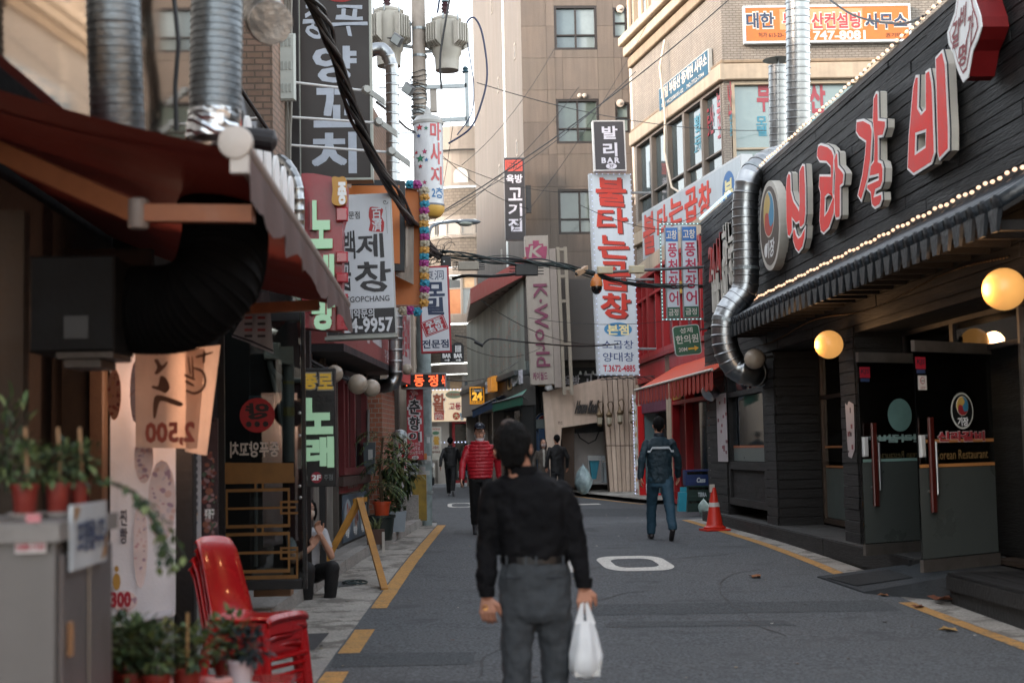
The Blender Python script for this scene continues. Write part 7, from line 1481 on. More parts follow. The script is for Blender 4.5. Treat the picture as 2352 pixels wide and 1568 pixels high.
path=spline([PY(985,580,25),PY(1060,592,24.6),PY(1180,597,24.4),PY(1290,612,24.4),PY(1400,640,24.6),PY(1500,655,24.9),PY(1640,658,25.1)],9)
for s in range(9):
 ph,rr,f=rnd.uniform(0,6.28),rnd.uniform(.02,.09),rnd.uniform(.15,.4)
 P=[p+V((0,math.cos(ph+i*f)*rr,math.sin(ph+i*f)*rr*(1.2-.9*i/len(path)))) for i,p in enumerate(path)]
 M().tube(P,rnd.uniform(.008,.016),5).build('strand',[CABLE,mat('#1c2b2e',.5),mat('#24302a',.5)][s%3],bun2,smooth=True)
g=M()
for i in range(26):
 c=PY(975+rnd.gauss(25,16),575+rnd.gauss(10,16),25.1);R=rnd.uniform(.05,.16);a0=rnd.uniform(0,6.28);n_=V((rnd.gauss(0,.4),-1,rnd.gauss(0,.4))).normalized();e=n_.orthogonal().normalized();f=n_.cross(e)
 g.tube([c+(e*math.cos(a0+k*.4)+f*math.sin(a0+k*.4)*.7)*R for k in range(rnd.randint(7,15))],.006,4)
g.build('loose_loops',CABLE,bun2,kind='stuff')
cable([PY(1040,640,25),PY(1070,633,24.8),PY(1130,634,24.7),PY(1190,628,24.6)],.03,'thick single black cable just under the tangled bundle')
for k,(q,col,lab) in enumerate((((1183,606,1236,632),'#141516','black cable junction box hanging under the tangled bundle'),((1052,601,1100,620),'#8a8478','tan ribbed junction box on the bundle near the pole'),((1372,612,1408,628),'#b0a488','cream plate clamped to the camera arm nearest the tall sign'),((1445,610,1480,627),'#b0a488','cream plate clamped to the camera arm nearest the red shop'),((1012,590,1036,612),'#17181a','small black box hidden in the cable knot'))):
 F=FY(24.4);a,b=F.px(*q[:2]),F.px(*q[2:]);t=thing('junction_box',lab,'junction box',F.p((a[0]+b[0])/2,b[1],0));M().fbox(F,a[0],b[0],b[1],a[1],-.1,.03,.012).build('case',paint(col,.5),t);g=M()
 for i in range(4):v=b[1]+(a[1]-b[1])*(i+.5)/4;g.tube([F.p(a[0]-.1,v,-.03),F.p(a[0],v,-.03)],.009,5).tube([F.p(b[0],v,-.03),F.p(b[0]+.1,v,-.03)],.009,5)
 if k<2:g.build('cable_glands',CABLE,t,kind='stuff')
 else:M().lathe(F.p(a[0]+.06,(a[1]+b[1])/2,.03),[(.012,0),(.012,.01)],8,F.n).build('screw',STEEL,t)
ca=thing('camera_arm','horizontal steel arm carrying the street cameras','bracket',PY(1400,625,24.5));M().tube([PY(1356,628,24.5),PY(1412,624,24.5),PY(1640,612,24.9)],.028,10).tube([PY(1338,612,24.5),PY(1362,634,24.5)],.016,8).build('arm',paint('#5a5c5e',.4),ca,smooth=True)
dc=thing('dome_camera','amber and black dome camera hanging from the steel arm','camera',PY(1370,676,24.4));c=PY(1370,655,24.4);k=24.4/3267
M().lathe(c,[(.11,-.02),(.105,.06),(.08,.12),(.04,.15),(.03,.19),(.01,.2)],24).build('housing',paint('#b56a2e',.4),dc,smooth=True,auto=60);g=M().ball((0,0,0),1,22,(.1,.1,.13));g.v=[v+c-Z3*.03 for v in g.v];g.build('dark_dome',mat('#0b0b0c',.1,coat=1,bump=0),dc,smooth=True);M().tube([c+Z3*.18,c+Z3*.27],.02,8).build('stem',GREY,dc)
bc_=thing('bullet_camera','tan bullet camera beside the dome camera','camera',PY(1335,622,24.4));g=M();armseg(g,PY(1326,628,24.3),PY(1346,616,24.5),.045,.045);g.build('housing',paint('#a5876a',.4),bc_);M().lathe(PY(1325,628.5,24.27),[(.03,0),(.03,.02)],12,V((-1,-.3,-.6))).build('lens',BLK,bc_)
wires=[((985,505),(1460,165),.010),((1010,490),(1740,-60),.016),((1095,190),(1760,300),.008),((1000,355),(1360,440),.006),((1165,545),(1500,30),.006),((960,300),(1215,480),.006),((1040,290),(990,530),.006),((1105,690),(1390,790),.007),((1215,730),(1700,700),.006),((985,860),(1190,830),.008),((1330,470),(1640,520),.007),((1060,380),(1280,100),.005),((1040,780),(1240,800),.006),((1000,520),(1330,200),.006),((1490,500),(1640,460),.007),((900,0),(985,320),.006)]
for(a,b,r) in wires:M().tube(sag(PY(*a,26),PY(*b,30),.25,10),r,4).build('overhead_wire',CABLE,None,label='thin black overhead wire strung above the street',cat='wire',group='thin overhead wires')
NVB=mat('#2a3350',.5)
cable([PY(1005,30,25.6),PY(1018,-60,25.6)],.02,'dark blue lead rising from the right transformer',m=NVB)
cable([PY(1070,75,25.5),PY(1074,50,25.5),PY(1090,42,25.5),PY(1108,80,25.5),PY(1119,170,25.5),PY(1105,240,25.5),PY(1080,295,25.5),PY(1030,330,25.6)],.018,'large loop of dark blue cable right of the transformer',m=NVB)
cable([PY(1072,90,25.5),PY(1082,150,25.5),PY(1088,200,25.5),PY(1083,260,25.5),PY(1050,310,25.5)],.012,'inner dark blue cable hanging beside the transformer',m=NVB)
cable([PY(1040,-40,25.3),PY(1012,120,25.2),PY(1014,205,25.2)],.02,'straight black cable crossing in front of the pole',m=CABLE)
cable([PY(1045,770,28),PY(1085,778,28),PY(1105,792,28),PY(1130,778,28),PY(1200,785,28),PY(1330,795,30),PY(1420,790,31)],.016,'sagging black cable with a splice beside the arched bar signs');M().tube([PY(1090,784,28),PY(1110,794,28)],.035,8).build('cable_splice',CABLE,None,label='black splice lump on the sagging cable',cat='cable splice')
cable([PY(1880,-20,20),PY(1960,35,18),PY(2060,55,15),PY(2120,38,13)],.014,'black cable running behind the black wall top to the orange sign',m=CABLE)
cable([PY(865,235,18),PY(900,262,20),PY(935,295,24),PY(965,308,25.4)],.02,'short dark cable from the signs to the pole')
LEAF=[mat(c,.6,var=.35,sc=20,bump=.1,tr=.15,key='leaf') for c in('#37482b','#4a5e36','#283a24','#616d3f')]
def leaf_g(g,p,d,L,W,up=Z3):
 d=d.normalized();s=d.cross(up);s=s.normalized() if s.length>.01 else X3;n=s.cross(d)
 g.add([p,p+d*L*.35+s*W+n*L*.05,p+d*L*.72+s*W*.75,p+d*L-n*L*.1,p+d*L*.72-s*W*.75,p+d*L*.35-s*W+n*L*.05],[(0,1,2,5),(5,2,3,4)] if False else[(0,1,5),(1,2,4,5),(2,3,4)])
def foliage(parent,c,R,n,L,W,seed,ms=LEAF,name='foliage',droop=.2):
 rnd=random.Random(seed);gs=[M() for _ in ms];c=V(c)
 for i in range(n):
  u=V((rnd.gauss(0,1),rnd.gauss(0,1),rnd.gauss(0,1))).normalized();q=rnd.random()**.45*(1+.25*noise.noise(u*2+V((seed,0,0))));p=c+V((u.x*R[0],u.y*R[1],u.z*R[2]))*q
  d=(u+V((rnd.uniform(-.7,.7),rnd.uniform(-.7,.7),rnd.uniform(-.5,.7)-droop)));leaf_g(gs[rnd.randrange(len(ms))],p,d,L*rnd.uniform(.6,1.3),W*rnd.uniform(.7,1.2))
 for g,m in zip(gs,ms):
  if g.f:g.build(name,m,parent,kind='stuff')
def pot(parent,c,r0,r1,h,m,name='pot'):
 return M().lathe(c,[(r0*.9,0),(r0,.004),(r1*.96,h*.84),(r1*1.08,h*.85),(r1*1.08,h),(r1*.94,h),(r1*.9,h*.86),(.01,h*.86)],22).build(name,m,parent,smooth=True,auto=35)
TERRA=mat('#74241a',.55,var=.12,sc=8,bump=.1);SAU=paint('#c0b8b4',.4)
CAB=mat('#5f5b59',.5,var=.1,sc=2,bump=.1,streak=.08,metal=.2)
cab=thing('metal_cabinet','tall grey metal cabinet at the near left with stickers and a padlock','cabinet',(-1.5,4.5,0))
M().box((-2.3,4.22,0),(-1.135,4.9,1.26)).build('body',CAB,cab);M().box((-2.3,4.19,1.262),(-1.115,4.93,1.315)).build('lid',mat('#6c6865',.5),cab)
FCb=Fr((-1.135,4.22,0),Y3);M().fbox(FCb,.03,.33,.1,1.22,.0,.012,.004).fbox(FCb,.35,.66,.1,1.22,.0,.012,.004).build('side_door',mat('#6c6868',.4,metal=.4,var=.15),cab);M().fbox(FCb,.08,.1,.92,1.02,.012,.03,.004).build('latch',mat('#7d5a3c',.5),cab);M().tube([FCb.p(.34,.1,.012),FCb.p(.34,1.2,.012)],.006,6).build('hinge_rod',STEEL,cab)
M().fbox(FCb,.3,.35,.55,.62,.012,.045,.01).build('padlock',mat('#2c2622',.4,metal=.6),cab)
F=FY(4.21);a,b=F.px(38,1208),F.px(108,1268);s=M().fbox(F,a[0],b[0],b[1],a[1],.009,.012).build('sticker',ink('#b0aaa8'),cab);text(F,'1600-1101',(a[0]+.005,b[1]+.008,b[0]-.005,b[1]+.028),ink('#8e2030'),s,.014,bold=.03);text(F,'배달대행',(a[0]+.01,b[1]+.034,b[0]-.01,b[1]+.05),ink('#3a3c5a'),s,.014);blobs(F,(a[0]+b[0])/2,a[1]-.015,.03,.01,.013,['#8e2030'],s,cnt=8,seed=2,sz=.6)
a,b=F.px(63,1180),F.px(95,1198);M().fbox(F,a[0],b[0],b[1],a[1],.009,.012).build('sticker',ink('#b06a70'),cab)
tk=thing('takeaway_board','small white board with navy lettering hung on the cabinet side','sign',FCb.p(.3,1.05,.03));a,b=FCb.px(166,1160,.03),FCb.px(245,1272,.03);M().fbox(FCb,a[0],b[0],b[1]-.02,a[1]+.0,.02,.03).build('board',ink('#a3a8ac'),tk);text(FCb,'포장됩니다',(a[0]+.05,b[1]+.03,b[0]-.03,a[1]-.05),ink('#2a3a5c'),tk,.033,bold=.03,wob=.03)
M().prism(FCb,[(a[0]+.02,a[1]-.05),(a[0]+.07,a[1]-.03),(a[0]+.09,a[1]-.01),(a[0]+.02,a[1]-.005)],.031,.033).prism(FCb,[(b[0]-.08,b[1]-.01),(b[0]-.01,b[1]),(b[0]-.01,b[1]+.07)],.031,.033).build('corner_drawing',ink('#8a6a4a'),tk,kind='stuff')
for k,(x,s) in enumerate(((57,.040),(132,.038),(182,.032))):
 Yq=4.5+.08*k;c=V((PY(x,1100,Yq).x,Yq,1.33));t=thing('potted_plant',['leftmost small red pot plant on the grey cabinet','middle small red pot plant with a stake on the grey cabinet','small red pot plant with trailing vine at the cabinet corner'][k],'potted plant',c-Z3*.012)
 M().lathe(c-Z3*.012,[(s*.9,0),(s*1.35,.016),(s*1.4,.018),(s*1.1,.012),(.01,.008)],20).build('saucer',SAU,t,smooth=True);pot(t,c,s*.8,s,.095,TERRA);foliage(t,c+Z3*.155,(.075,.08,.07),130,.035,.008,k,droop=0)
 M().tube([c+V((.01,0,.08)),c+V((.0,0,.27))],.006,6).build('stake',mat('#8a6a4c',.7),t)
 if k==2:
  g=M();rn=random.Random(9);gg=[M() for _ in LEAF]
  for v in range(6):
   p=c+V((.03,0,.09));d=V((.45+.2*v/5,rn.uniform(-.2,.2),.25));P=[p.copy()]
   for i in range(16):d=(d+V((rn.uniform(-.12,.14),0,-.17))).normalized();p=p+d*.026;P.append(p.copy());leaf_g(gg[i%4],p,d+V((rn.uniform(-1,1),rn.uniform(-1,1),rn.uniform(-.6,.4))),.036,.012)
   g.tube(P,.002,4)
  g.build('vine_stems',LEAF[2],t);[q.build('vine_leaves',m,t,kind='stuff') for q,m in zip(gg,LEAF)]
pb=thing('potted_plant','tall thin-leaved plant in the dark behind the grey cabinet','potted plant',PY(20,1110,5.2));foliage(pb,PY(15,1010,5.2),(.1,.1,.17),110,.07,.008,77,droop=0);M().tube([PY(14,1130,5.2),PY(16,950,5.2)],.006,5).build('stem',LEAF[2],pb)
REDP=mat('#a31319',.28,var=.05,sc=3,bump=.03,coat=.4,key='red_plastic')
tb=thing('red_table','low red plastic table carrying the row of potted plants','table',(-1.1,5.3,0));M().box((-1.62,4.7,.585),(-.62,5.92,.61)).box((-1.59,4.73,.54),(-.65,5.89,.584)).build('table_top',REDP,tb)
for x in(-1.56,-.68):
 for y in(4.78,5.84):M().tube([(x,y,0),(x*1.0,y,.54)],.025,8).build('leg',REDP,tb)
specs=[(258,1500,5.45,.05,1),(305,1512,5.3,.055,0),(360,1520,5.25,.052,0),(428,1503,5.4,.055,2),(552,1500,5.55,.05,3),(520,1510,5.62,.05,0)]
labs=['leftmost dark leafy plant in a red pot on the red table','bushy plant in the red pot second from the left on the table','low bushy plant in a red pot nearest the table front','plant with yellowish leaves and a stake in a red pot','dark leafy plant with a white pot on the right of the table','round-leaved plant in a red pot behind the pink cup']
for k,(x,yt,Yq,r,typ) in enumerate(specs):
 c=V((PY(x,yt,Yq).x,Yq,.625));t=thing('potted_plant',labs[k],'potted plant',c-Z3*.012)
 M().lathe(c-Z3*.014,[(r*.9,0),(r*1.4,.016),(r*1.45,.018),(r*1.1,.012),(.01,.008)],20).build('saucer',SAU,t,smooth=True)
 pot(t,c,r*.78,r,.1,TERRA if typ!=3 else paint('#b9b6bb',.4));cc=[V((-.06,0,.19)),V((-.01,0,.2)),V((0,0,.18)),V((.02,0,.16)),V((.03,0,.15)),V((-.0,0,.17))][k]
 ms=LEAF if typ!=3 else[mat('#1a2426',.55,tr=.1),mat('#243034',.55,tr=.1)]
 foliage(t,c+cc,((.11,.1,.1) if k in(0,1,5) else(.075,.07,.06) if k==4 else(.09,.08,.08)),[300,380,210,170,120,260][k],.04,.012 if typ!=3 else.015,20+k,ms,droop=.05)
 if typ==2:M().tube([c+V((.01,-.04,.07)),c+V((.012,-.04,.3))],.006,6).build('stake',mat('#9a7a50',.7),t);foliage(t,c+V((-.05,-.03,.2)),(.06,.03,.06),40,.04,.014,99,[mat('#6c6a34',.6,tr=.2)],droop=.4)
t=thing('pink_cup','pink paper cup with a dark hole standing among the pots','cup',(PY(503,1560,5.1).x,5.1,.61));c=V((PY(503,1560,5.1).x,5.1,.612));M().lathe(c,[(.036,0),(.05,.105),(.046,.112),(.02,.114)],22).build('cup',paint('#b07f78',.5),t,smooth=True,auto=35);M().lathe(c+Z3*.112,[(.018,0),(.018,.004)],14).build('hole',BLK,t)
t=thing('paper_bundle','crumpled white paper between the pots and the stacked chairs','paper',(-1.0,5.2,.61));lump(V((PY(275,1530,5.2).x,5.2,.612)),.06,.07,paint('#a39d9d',.7),'crumpled_paper','crumpled pale paper by the leftmost pot on the red table','paper',5);bpy.data.objects.remove(t)
GY=19.2
def gfl(x,Yq):return V((PY(x,1000,Yq).x,Yq,gz(Yq)+.122))
c=gfl(873,19.6);c.z=PY(873,1240,19.6).z;bk=thing('planter_bucket','large dark green bucket holding a palm in an orange pot','planter',c);s=19.6/3267
M().lathe(c,[(24*s,0),(30*s,50*s),(33*s,51*s),(33*s,57*s),(29*s,57*s),(28*s,50*s),(.01,50*s)],24).build('bucket',mat('#1a2422',.45,bump=.05),bk,smooth=True,auto=35)
c2=V((c.x+.01,c.y,PY(873,1190,19.6).z));pt=thing('potted_plant','tall palm in a bright orange pot on the dark green bucket','potted plant',c2);pot(pt,c2,15*s,20*s,38*s,mat('#b3431f',.45,var=.06,bump=.03))
M().tube(spline([c2+V((0,0,.15)),c2+V((-.02,0,.6)),c2+V((.03,0,1.1))],5),.014,8).tube(spline([c2+V((.02,0,.15)),c2+V((.0,.05,.5)),c2+V((-.05,.05,.8))],5),.012,8).build('stem',mat('#4a3f2c',.8),pt)
g=[M() for _ in LEAF];rn=random.Random(5)
for(cc,nn,LL_) in((c2+V((.03,0,1.12)),13,.42),(c2+V((-.05,.05,.75)),11,.34),(c2+V((.0,0,.42)),14,.36)):
 for i in range(nn):
  a=i*2.4+rn.uniform(-.3,.3);d=V((math.cos(a),math.sin(a)*.7,rn.uniform(.1,.9)));p=V(cc);P=[]
  for k in range(10):
   d=(d+V((0,0,-.16))).normalized();p=p+d*LL_/10;s_=d.cross(Z3).normalized()
   if k>0:
    for sg_ in(-1,1):leaf_g(g[(i+k)%4],p,d*.6+s_*sg_+V((0,0,-.2)),.13*(1-.05*k),.009)
for q,m in zip(g,LEAF):q.build('fronds',m,pt,kind='stuff')
c=gfl(908,21.5);t=thing('potted_plant','bushy plant with yellow-green drooping leaves in a white trough','potted plant',c);M().hexa([(c.x-.12,c.y-.12,c.z),(c.x+.12,c.y-.12,c.z),(c.x+.12,c.y+.12,c.z),(c.x-.12,c.y+.12,c.z),(c.x-.15,c.y-.15,c.z+.3),(c.x+.15,c.y-.15,c.z+.3),(c.x+.15,c.y+.15,c.z+.3),(c.x-.15,c.y+.15,c.z+.3)]).build('trough',paint('#8f9aa3',.5),t)
foliage(t,c+V((.02,0,.95)),(.34,.25,.42),520,.15,.026,31,LEAF+[mat('#5a6238',.6,tr=.25),mat('#6c6a3e',.6,tr=.25)],droop=.7);foliage(t,c+V((-.1,0,.38)),(.22,.2,.18),260,.08,.03,32,droop=.1)
M().tube(spline([c+V((0,0,.2)),c+V((.02,0,.6)),c+V((.04,0,1.1))],5),.012,6).build('stem',mat('#4a3f2c',.8),t)
c=gfl(860,18.7);t=thing('potted_plant','brown ribbed box planter with grassy leaves by the kerb','potted plant',c);M().box((c.x-.11,c.y-.09,c.z),(c.x+.11,c.y+.09,c.z+.19)).build('box',mat('#4a342a',.7,bump=.3),t);g=M();rn=random.Random(8)
for i in range(34):a=rn.uniform(0,6.28);d=V((math.cos(a)*.6,math.sin(a)*.5,1));leaf_g(g,c+V((rn.uniform(-.05,.05),rn.uniform(-.04,.04),.18)),d,rn.uniform(.14,.26),.005)
g.build('blades',mat('#5f6a40',.6,tr=.2),t,kind='stuff')
def chair_parts(t,off):
 """moulded chair, seat front towards +x"""
 def pl(x,y,z):return off+V((x,y,z))
 g=M();nx,ny=12,10;W=.205;vs=[]
 prof=[(.235,-.02),(.24,.0),(.225,.018),(.15,.014),(.05,.0),(-.08,-.004),(-.155,.012),(-.20,.07),(-.225,.16),(-.25,.26),(-.28,.36),(-.31,.43),(-.322,.445),(-.335,.435)]
 for i,(px,pz) in enumerate(prof):
  w=W*(1 if i<7 else 1-.035*(i-6));
  for j in range(ny+1):
   s=2*j/ny-1;edge=abs(s)**4*.02;cur=.035*s*s if i>=7 else 0
   vs.append(pl(px+cur,s*w,.42+pz-(edge if i<7 else 0)+(-.02*abs(s)**3 if i>10 else 0)))
 k=ny+1;g.add(vs,[(i*k+j,i*k+j+1,(i+1)*k+j+1,(i+1)*k+j) for i in range(len(prof)-1) for j in range(ny)])
 o=g.build('shell',REDP,t,smooth=True);md=o.modifiers.new('thickness','SOLIDIFY');md.thickness=.008
 M().hexa([pl(.225,-.19,.335),pl(.235,-.19,.335),pl(.235,.19,.335),pl(.225,.19,.335),pl(.225,-.2,.405),pl(.235,-.2,.405),pl(.235,.2,.405),pl(.225,.2,.405)]).hexa([pl(-.14,.185,.345),pl(.22,.185,.345),pl(.22,.195,.345),pl(-.14,.195,.345),pl(-.14,.195,.405),pl(.22,.195,.405),pl(.22,.205,.405),pl(-.14,.205,.405)]).hexa([pl(-.14,-.195,.345),pl(.22,-.195,.345),pl(.22,-.185,.345),pl(-.14,-.185,.345),pl(-.14,-.205,.405),pl(.22,-.205,.405),pl(.22,-.195,.405),pl(-.14,-.195,.405)]).build('apron',REDP,t)
 for sx in(-1,1):
  for sy in(-1,1):
   a=pl(sx*.205 if sx>0 else-.15,sy*.185,.40);b=pl(sx*.25 if sx>0 else-.215,sy*.21,0);M().tube([a,b],.024,8,rs=[.03,.019]).build('leg',REDP,t,smooth=True)
 M().tube([pl(.243,-.19,.2),pl(.243,.19,.2)],.012,6).tube([pl(-.18,-.2,.2),pl(.24,-.2,.2)],.012,6).build('stretcher',REDP,t)
ch0=thing('plastic_chair','bottom red plastic chair of the stack beside the lattice door','chair',(-1.16,8.4,0),'stacked red plastic chairs')
chair_parts(ch0,V((-1.16,8.4,0)))
ch0.rotation_euler.z=-.5
for i,lb in enumerate(('second red plastic chair from the bottom of the stack','third red plastic chair from the bottom of the stack','topmost red plastic chair of the stack')):
 c_=copy_tree(ch0);c_.location=(-1.16+.012*(i+1),8.4+.02*(i%2),.052*(i+1));c_.rotation_euler.z=-.5+[.05,-.06,.02][i];c_['label']=lb
WD=mat('#a0702c',.6,var=.25,sc=6,bump=.3,key='yellow_wood');tr_=thing('folding_trestle','folded yellow-brown wooden trestle standing half on the kerb','trestle',PY(800,1345,16))
def tg(x,y,Yq):return PY(x,y,Yq)
legs=[((825,1146,16.6),(722,1338,15.8)),((832,1148,16.9),(735,1320,16.8)),((826,1146,16.6),(884,1355,14.6)),((838,1150,16.9),(862,1352,14.9))]
for a,b in legs[:3]:g=M();armseg(g,tg(*a),tg(*b),.022,.035);g.build('leg',WD,tr_)
g=M();armseg(g,tg(730,1330,15.9),tg(738,1318,16.7),.02,.02);armseg(g,tg(816,1150,16.6),tg(838,1146,16.9),.025,.03);g.build('cross_bar',WD,tr_)
M().fbox(FY(14.9),*[FY(14.9).px(862,1)[0],FY(14.9).px(868,1)[0]],FY(14.9).px(1,1290)[1],FY(14.9).px(1,1240)[1],0.05,.06).build('paper_scrap',ink('#a39f98'),tr_)
M().fbox(FY(24.9),*[FY(24.9).px(930,1)[0],FY(24.9).px(962,1)[0]],gz(25)+.1,1.1,-.3,-.2).build('yellow_black_guard',mat('#8e7428',.6,var=.5,sc=2,bump=.2),None,label='worn yellow guard plate between the plants and the pole',cat='guard')
M().box((PY(925,1200,25).x,24.95,gz(25)),(PY(962,1200,25).x,25.5,.75)).build('concrete_block',CONC,None,label='grey concrete block at the foot of the utility pole',cat='block')
def crate(q,Yq,col,label,txt,tm,white='#b9c0c4'):
 F=FY(Yq);a,b=F.px(*q[:2]),F.px(*q[2:]);t=thing('drink_crate',label,'crate',F.p((a[0]+b[0])/2,b[1],-.15),'drink crates stacked by the red shop');h=a[1]-b[1];m=paint(col,.4)
 g=M().fbox(F,a[0],b[0],b[1],b[1]+h*.28,-.3,0,.006).fbox(F,a[0],b[0],a[1]-h*.12,a[1],-.3,.004,.006).fbox(F,a[0],a[0]+.03,b[1]+h*.28,a[1]-h*.12,-.3,0).fbox(F,b[0]-.03,b[0],b[1]+h*.28,a[1]-h*.12,-.3,0)
 g.fbox(F,a[0]+.03,b[0]-.03,b[1]+h*.28,a[1]-h*.3,-.012,-.004);g.build('crate_body',m,t);M().fbox(F,a[0]+.04,b[0]-.04,b[1]+h*.3,a[1]-h*.14,-.28,-.02).build('bottles',mat('#10140f',.2),t)
 if txt:text(F,txt,(a[0]+(b[0]-a[0])*.45,b[1]+h*.2,b[0]-(b[0]-a[0])*.2,b[1]+h*.5),ink(white),t,.006,bold=.045,slant=.15 if txt=='Cass' else 0)
 return t
yc_=26.3
crate((1574,1079,1632,1114),yc_,'#152c5c','blue drink crate on top of the crate stack','Cass',None);crate((1578,1115,1634,1146),yc_,'#14302a','dark green drink crate under the blue one','TERRA',None);crate((1579,1147,1636,1174),yc_,'#14302a','lowest dark green drink crate of the stack','TERRA',None)
F=FY(26.0);t=thing('turquoise_caddy','small turquoise plastic caddy leaning beside the drink crates','caddy',PY(1568,1174,26));M().prism(F,[F.px(*p) for p in((1561,1130),(1578,1130),(1576,1174),(1559,1174))],-.2,0).build('caddy',paint('#1f8fa6',.4),t);M().prism(F,[F.px(*p) for p in((1562,1118),(1577,1118),(1577,1129),(1562,1129))],-.02,0).build('caddy_handle',paint('#1f8fa6',.4),t)
lump(PY(1617,1186,25.6),.11,.34,mat('#8fa39e',.35,bump=.9,bsc=10,var=.3),'rubbish_bag','small pale green bag of rubbish between the crates and the cone','rubbish bag',4)
t=M().fbox(FY(25.2),FY(25.2).px(1598,1)[0],FY(25.2).px(1628,1)[0],FY(25.2).px(1,1201)[1],FY(25.2).px(1,1180)[1],-.2,0,.004).build('cardboard_box',mat('#8a6244',.8),None,label='small brown carton on the ground beside the traffic cone',cat='box')
t=thing('blue_board','leaning blue board with curled paper behind the traffic cone','board',PY(1645,1180,24.9));F=FY(24.9);M().prism(F,[F.px(*p) for p in((1636,1100),(1652,1075),(1653,1180),(1640,1180))],-.03,0).build('board',paint('#1f4f8c',.4),t);M().prism(F,[F.px(*p) for p in((1634,1105),(1650,1072),(1652,1076),(1645,1100),(1640,1160),(1632,1150))],.01,.02).build('curled_paper',ink('#a8b0bc'),t)
cn=thing('traffic_cone','orange-red traffic cone with a white band by the restaurant step','cone',gpt(1642,1218));c=V(cn.location);s=c.y/3267;CO=mat('#c22a18',.45,var=.08,sc=6,bump=.05)
M().lathe(c+Z3*.03,[(25*s,0),(26*s,4*s),(21*s,6*s),(19*s,9*s),(5*s,94*s),(3*s,95*s)],24).build('cone_body',CO,cn,smooth=True,auto=35);M().fbox(Fr(c,V((1,.15,0))),-29*s,29*s,0,.03,-28*s,28*s,.008).build('cone_base',CO,cn);M().lathe(c+Z3*(.03),[(13.2*s,50*s),(11.6*s,60*s)],24).build('white_band',ink('#c3bfb9'),cn,smooth=True)
M().fbox(Fr(c,X3),-10*s,2*s,88*s,106*s,3*s,4.2*s).build('taped_paper',ink('#b9b2a8'),cn)
fe=thing('fire_extinguisher','red fire extinguisher standing against the black pillar foot','extinguisher',PY(1671,1190,24.0));c=PY(1672,1190,23.9);M().lathe(c,[(.05,0),(.06,.02),(.06,.3),(.04,.37),(.015,.39),(.015,.43)],18).build('cylinder',mat('#8e1218',.3,coat=.4),fe,smooth=True,auto=40);M().tube(spline([c+V((0,0,.42)),c+V((-.06,0,.44)),c+V((-.08,0,.25)),c+V((-.075,0,.08))],4),.008,6).build('hose',BLK,fe);M().fbox(Fr(c,X3),-.02,.05,.42,.45,-.01,.01).build('valve_handle',BLK,fe)
LF=[mat('#8a5a38',.8,var=.3,sc=30,bump=.4),mat('#6e3f28',.8,var=.3,sc=30,bump=.4),mat('#a3824e',.8,var=.3,sc=30,bump=.4)]
def fallen(x,y,s,m,k,dz=0):
 p=gpt(x,y);p.z+=.006+dz;rn=random.Random(k);P=[]
 for i in range(11):a=i*2*math.pi/11;r=s*(1 if i%2 else.55)*rn.uniform(.8,1.2);P.append(p+V((math.cos(a)*r*1.1,math.sin(a)*r*1.6,abs(math.sin(a*1.5+k))*s*.35)))
 g=M().add([p+Z3*.004]+P,[(0,i+1,(i+1)%11+1) for i in range(11)]);return g.build('fallen_leaf',m,None,label=['dry brown leaf lying on the asphalt in front of the restaurant','curled reddish leaf heap beside the deck step','yellowish leaf on the right yellow line','small dry leaf on the right gutter','dry leaf on the gutter near the deck corner','orange leaf under the restaurant step edge','pale leaf on the ramp corner','tiny orange leaf on the asphalt left of the man'][k],cat='leaf')
fallen(1735,1326,.075,LF[0],0);fallen(2165,1384,.12,LF[1],1,.02);fallen(2180,1448,.07,LF[2],2);fallen(1940,1275,.05,LF[0],3);fallen(2110,1395,.06,LF[1],4);fallen(2030,1398-30,.05,LF[0],5);fallen(2116,1320,.05,LF[2],6,.1);fallen(1040,1471,.02,LF[1],7)
M().tube([gpt(800+18*math.cos(i*.6)+i*1.2,1340+4*math.sin(i*.6))+Z3*.02 for i in range(28)],.01,5).build('hose_coil',mat('#2c3a3a',.6),None,label='loose green hose lying on the gutter under the trestle',cat='hose')
SKIN=mat('#a87862',.55,var=.08,sc=12,bump=.08,spec=.4,key='skin');SKINL=mat('#b98d77',.55,var=.06,sc=12,bump=.05,key='skin');HAIR=mat('#060505',.8,spec=.2,var=.3,sc=40,bump=.6,bsc=90,st=(3,3,1),key='hair')
class B_(M):
 def cap(s,a,b,r0,r1):a,b=V(a),V(b);s.tube([a,b],r0,12,rs=[r0,r1]);s.ball(a,r0,12);return s.ball(b,r1,12)
 def chain(s,P,R):
  for i in range(len(P)-1):s.cap(P[i],P[i+1],R[i],R[i+1])
  return s
 def loft(s,rings,seg=20):
  b0=len(s.v)
  for(x,y,z,rx,ry) in rings:
   for k in range(seg):a=2*math.pi*k/seg;s.v.append(V((x+rx*math.cos(a),y+ry*math.sin(a),z)))
  for i in range(len(rings)-1):
   for k in range(seg):a,b=b0+i*seg+k,b0+i*seg+(k+1)%seg;s.f.append((a,b,b+seg,a+seg))
  s.f.append(tuple(b0+k for k in range(seg))[::-1]);s.f.append(tuple(b0+(len(rings)-1)*seg+k for k in range(seg)));return s
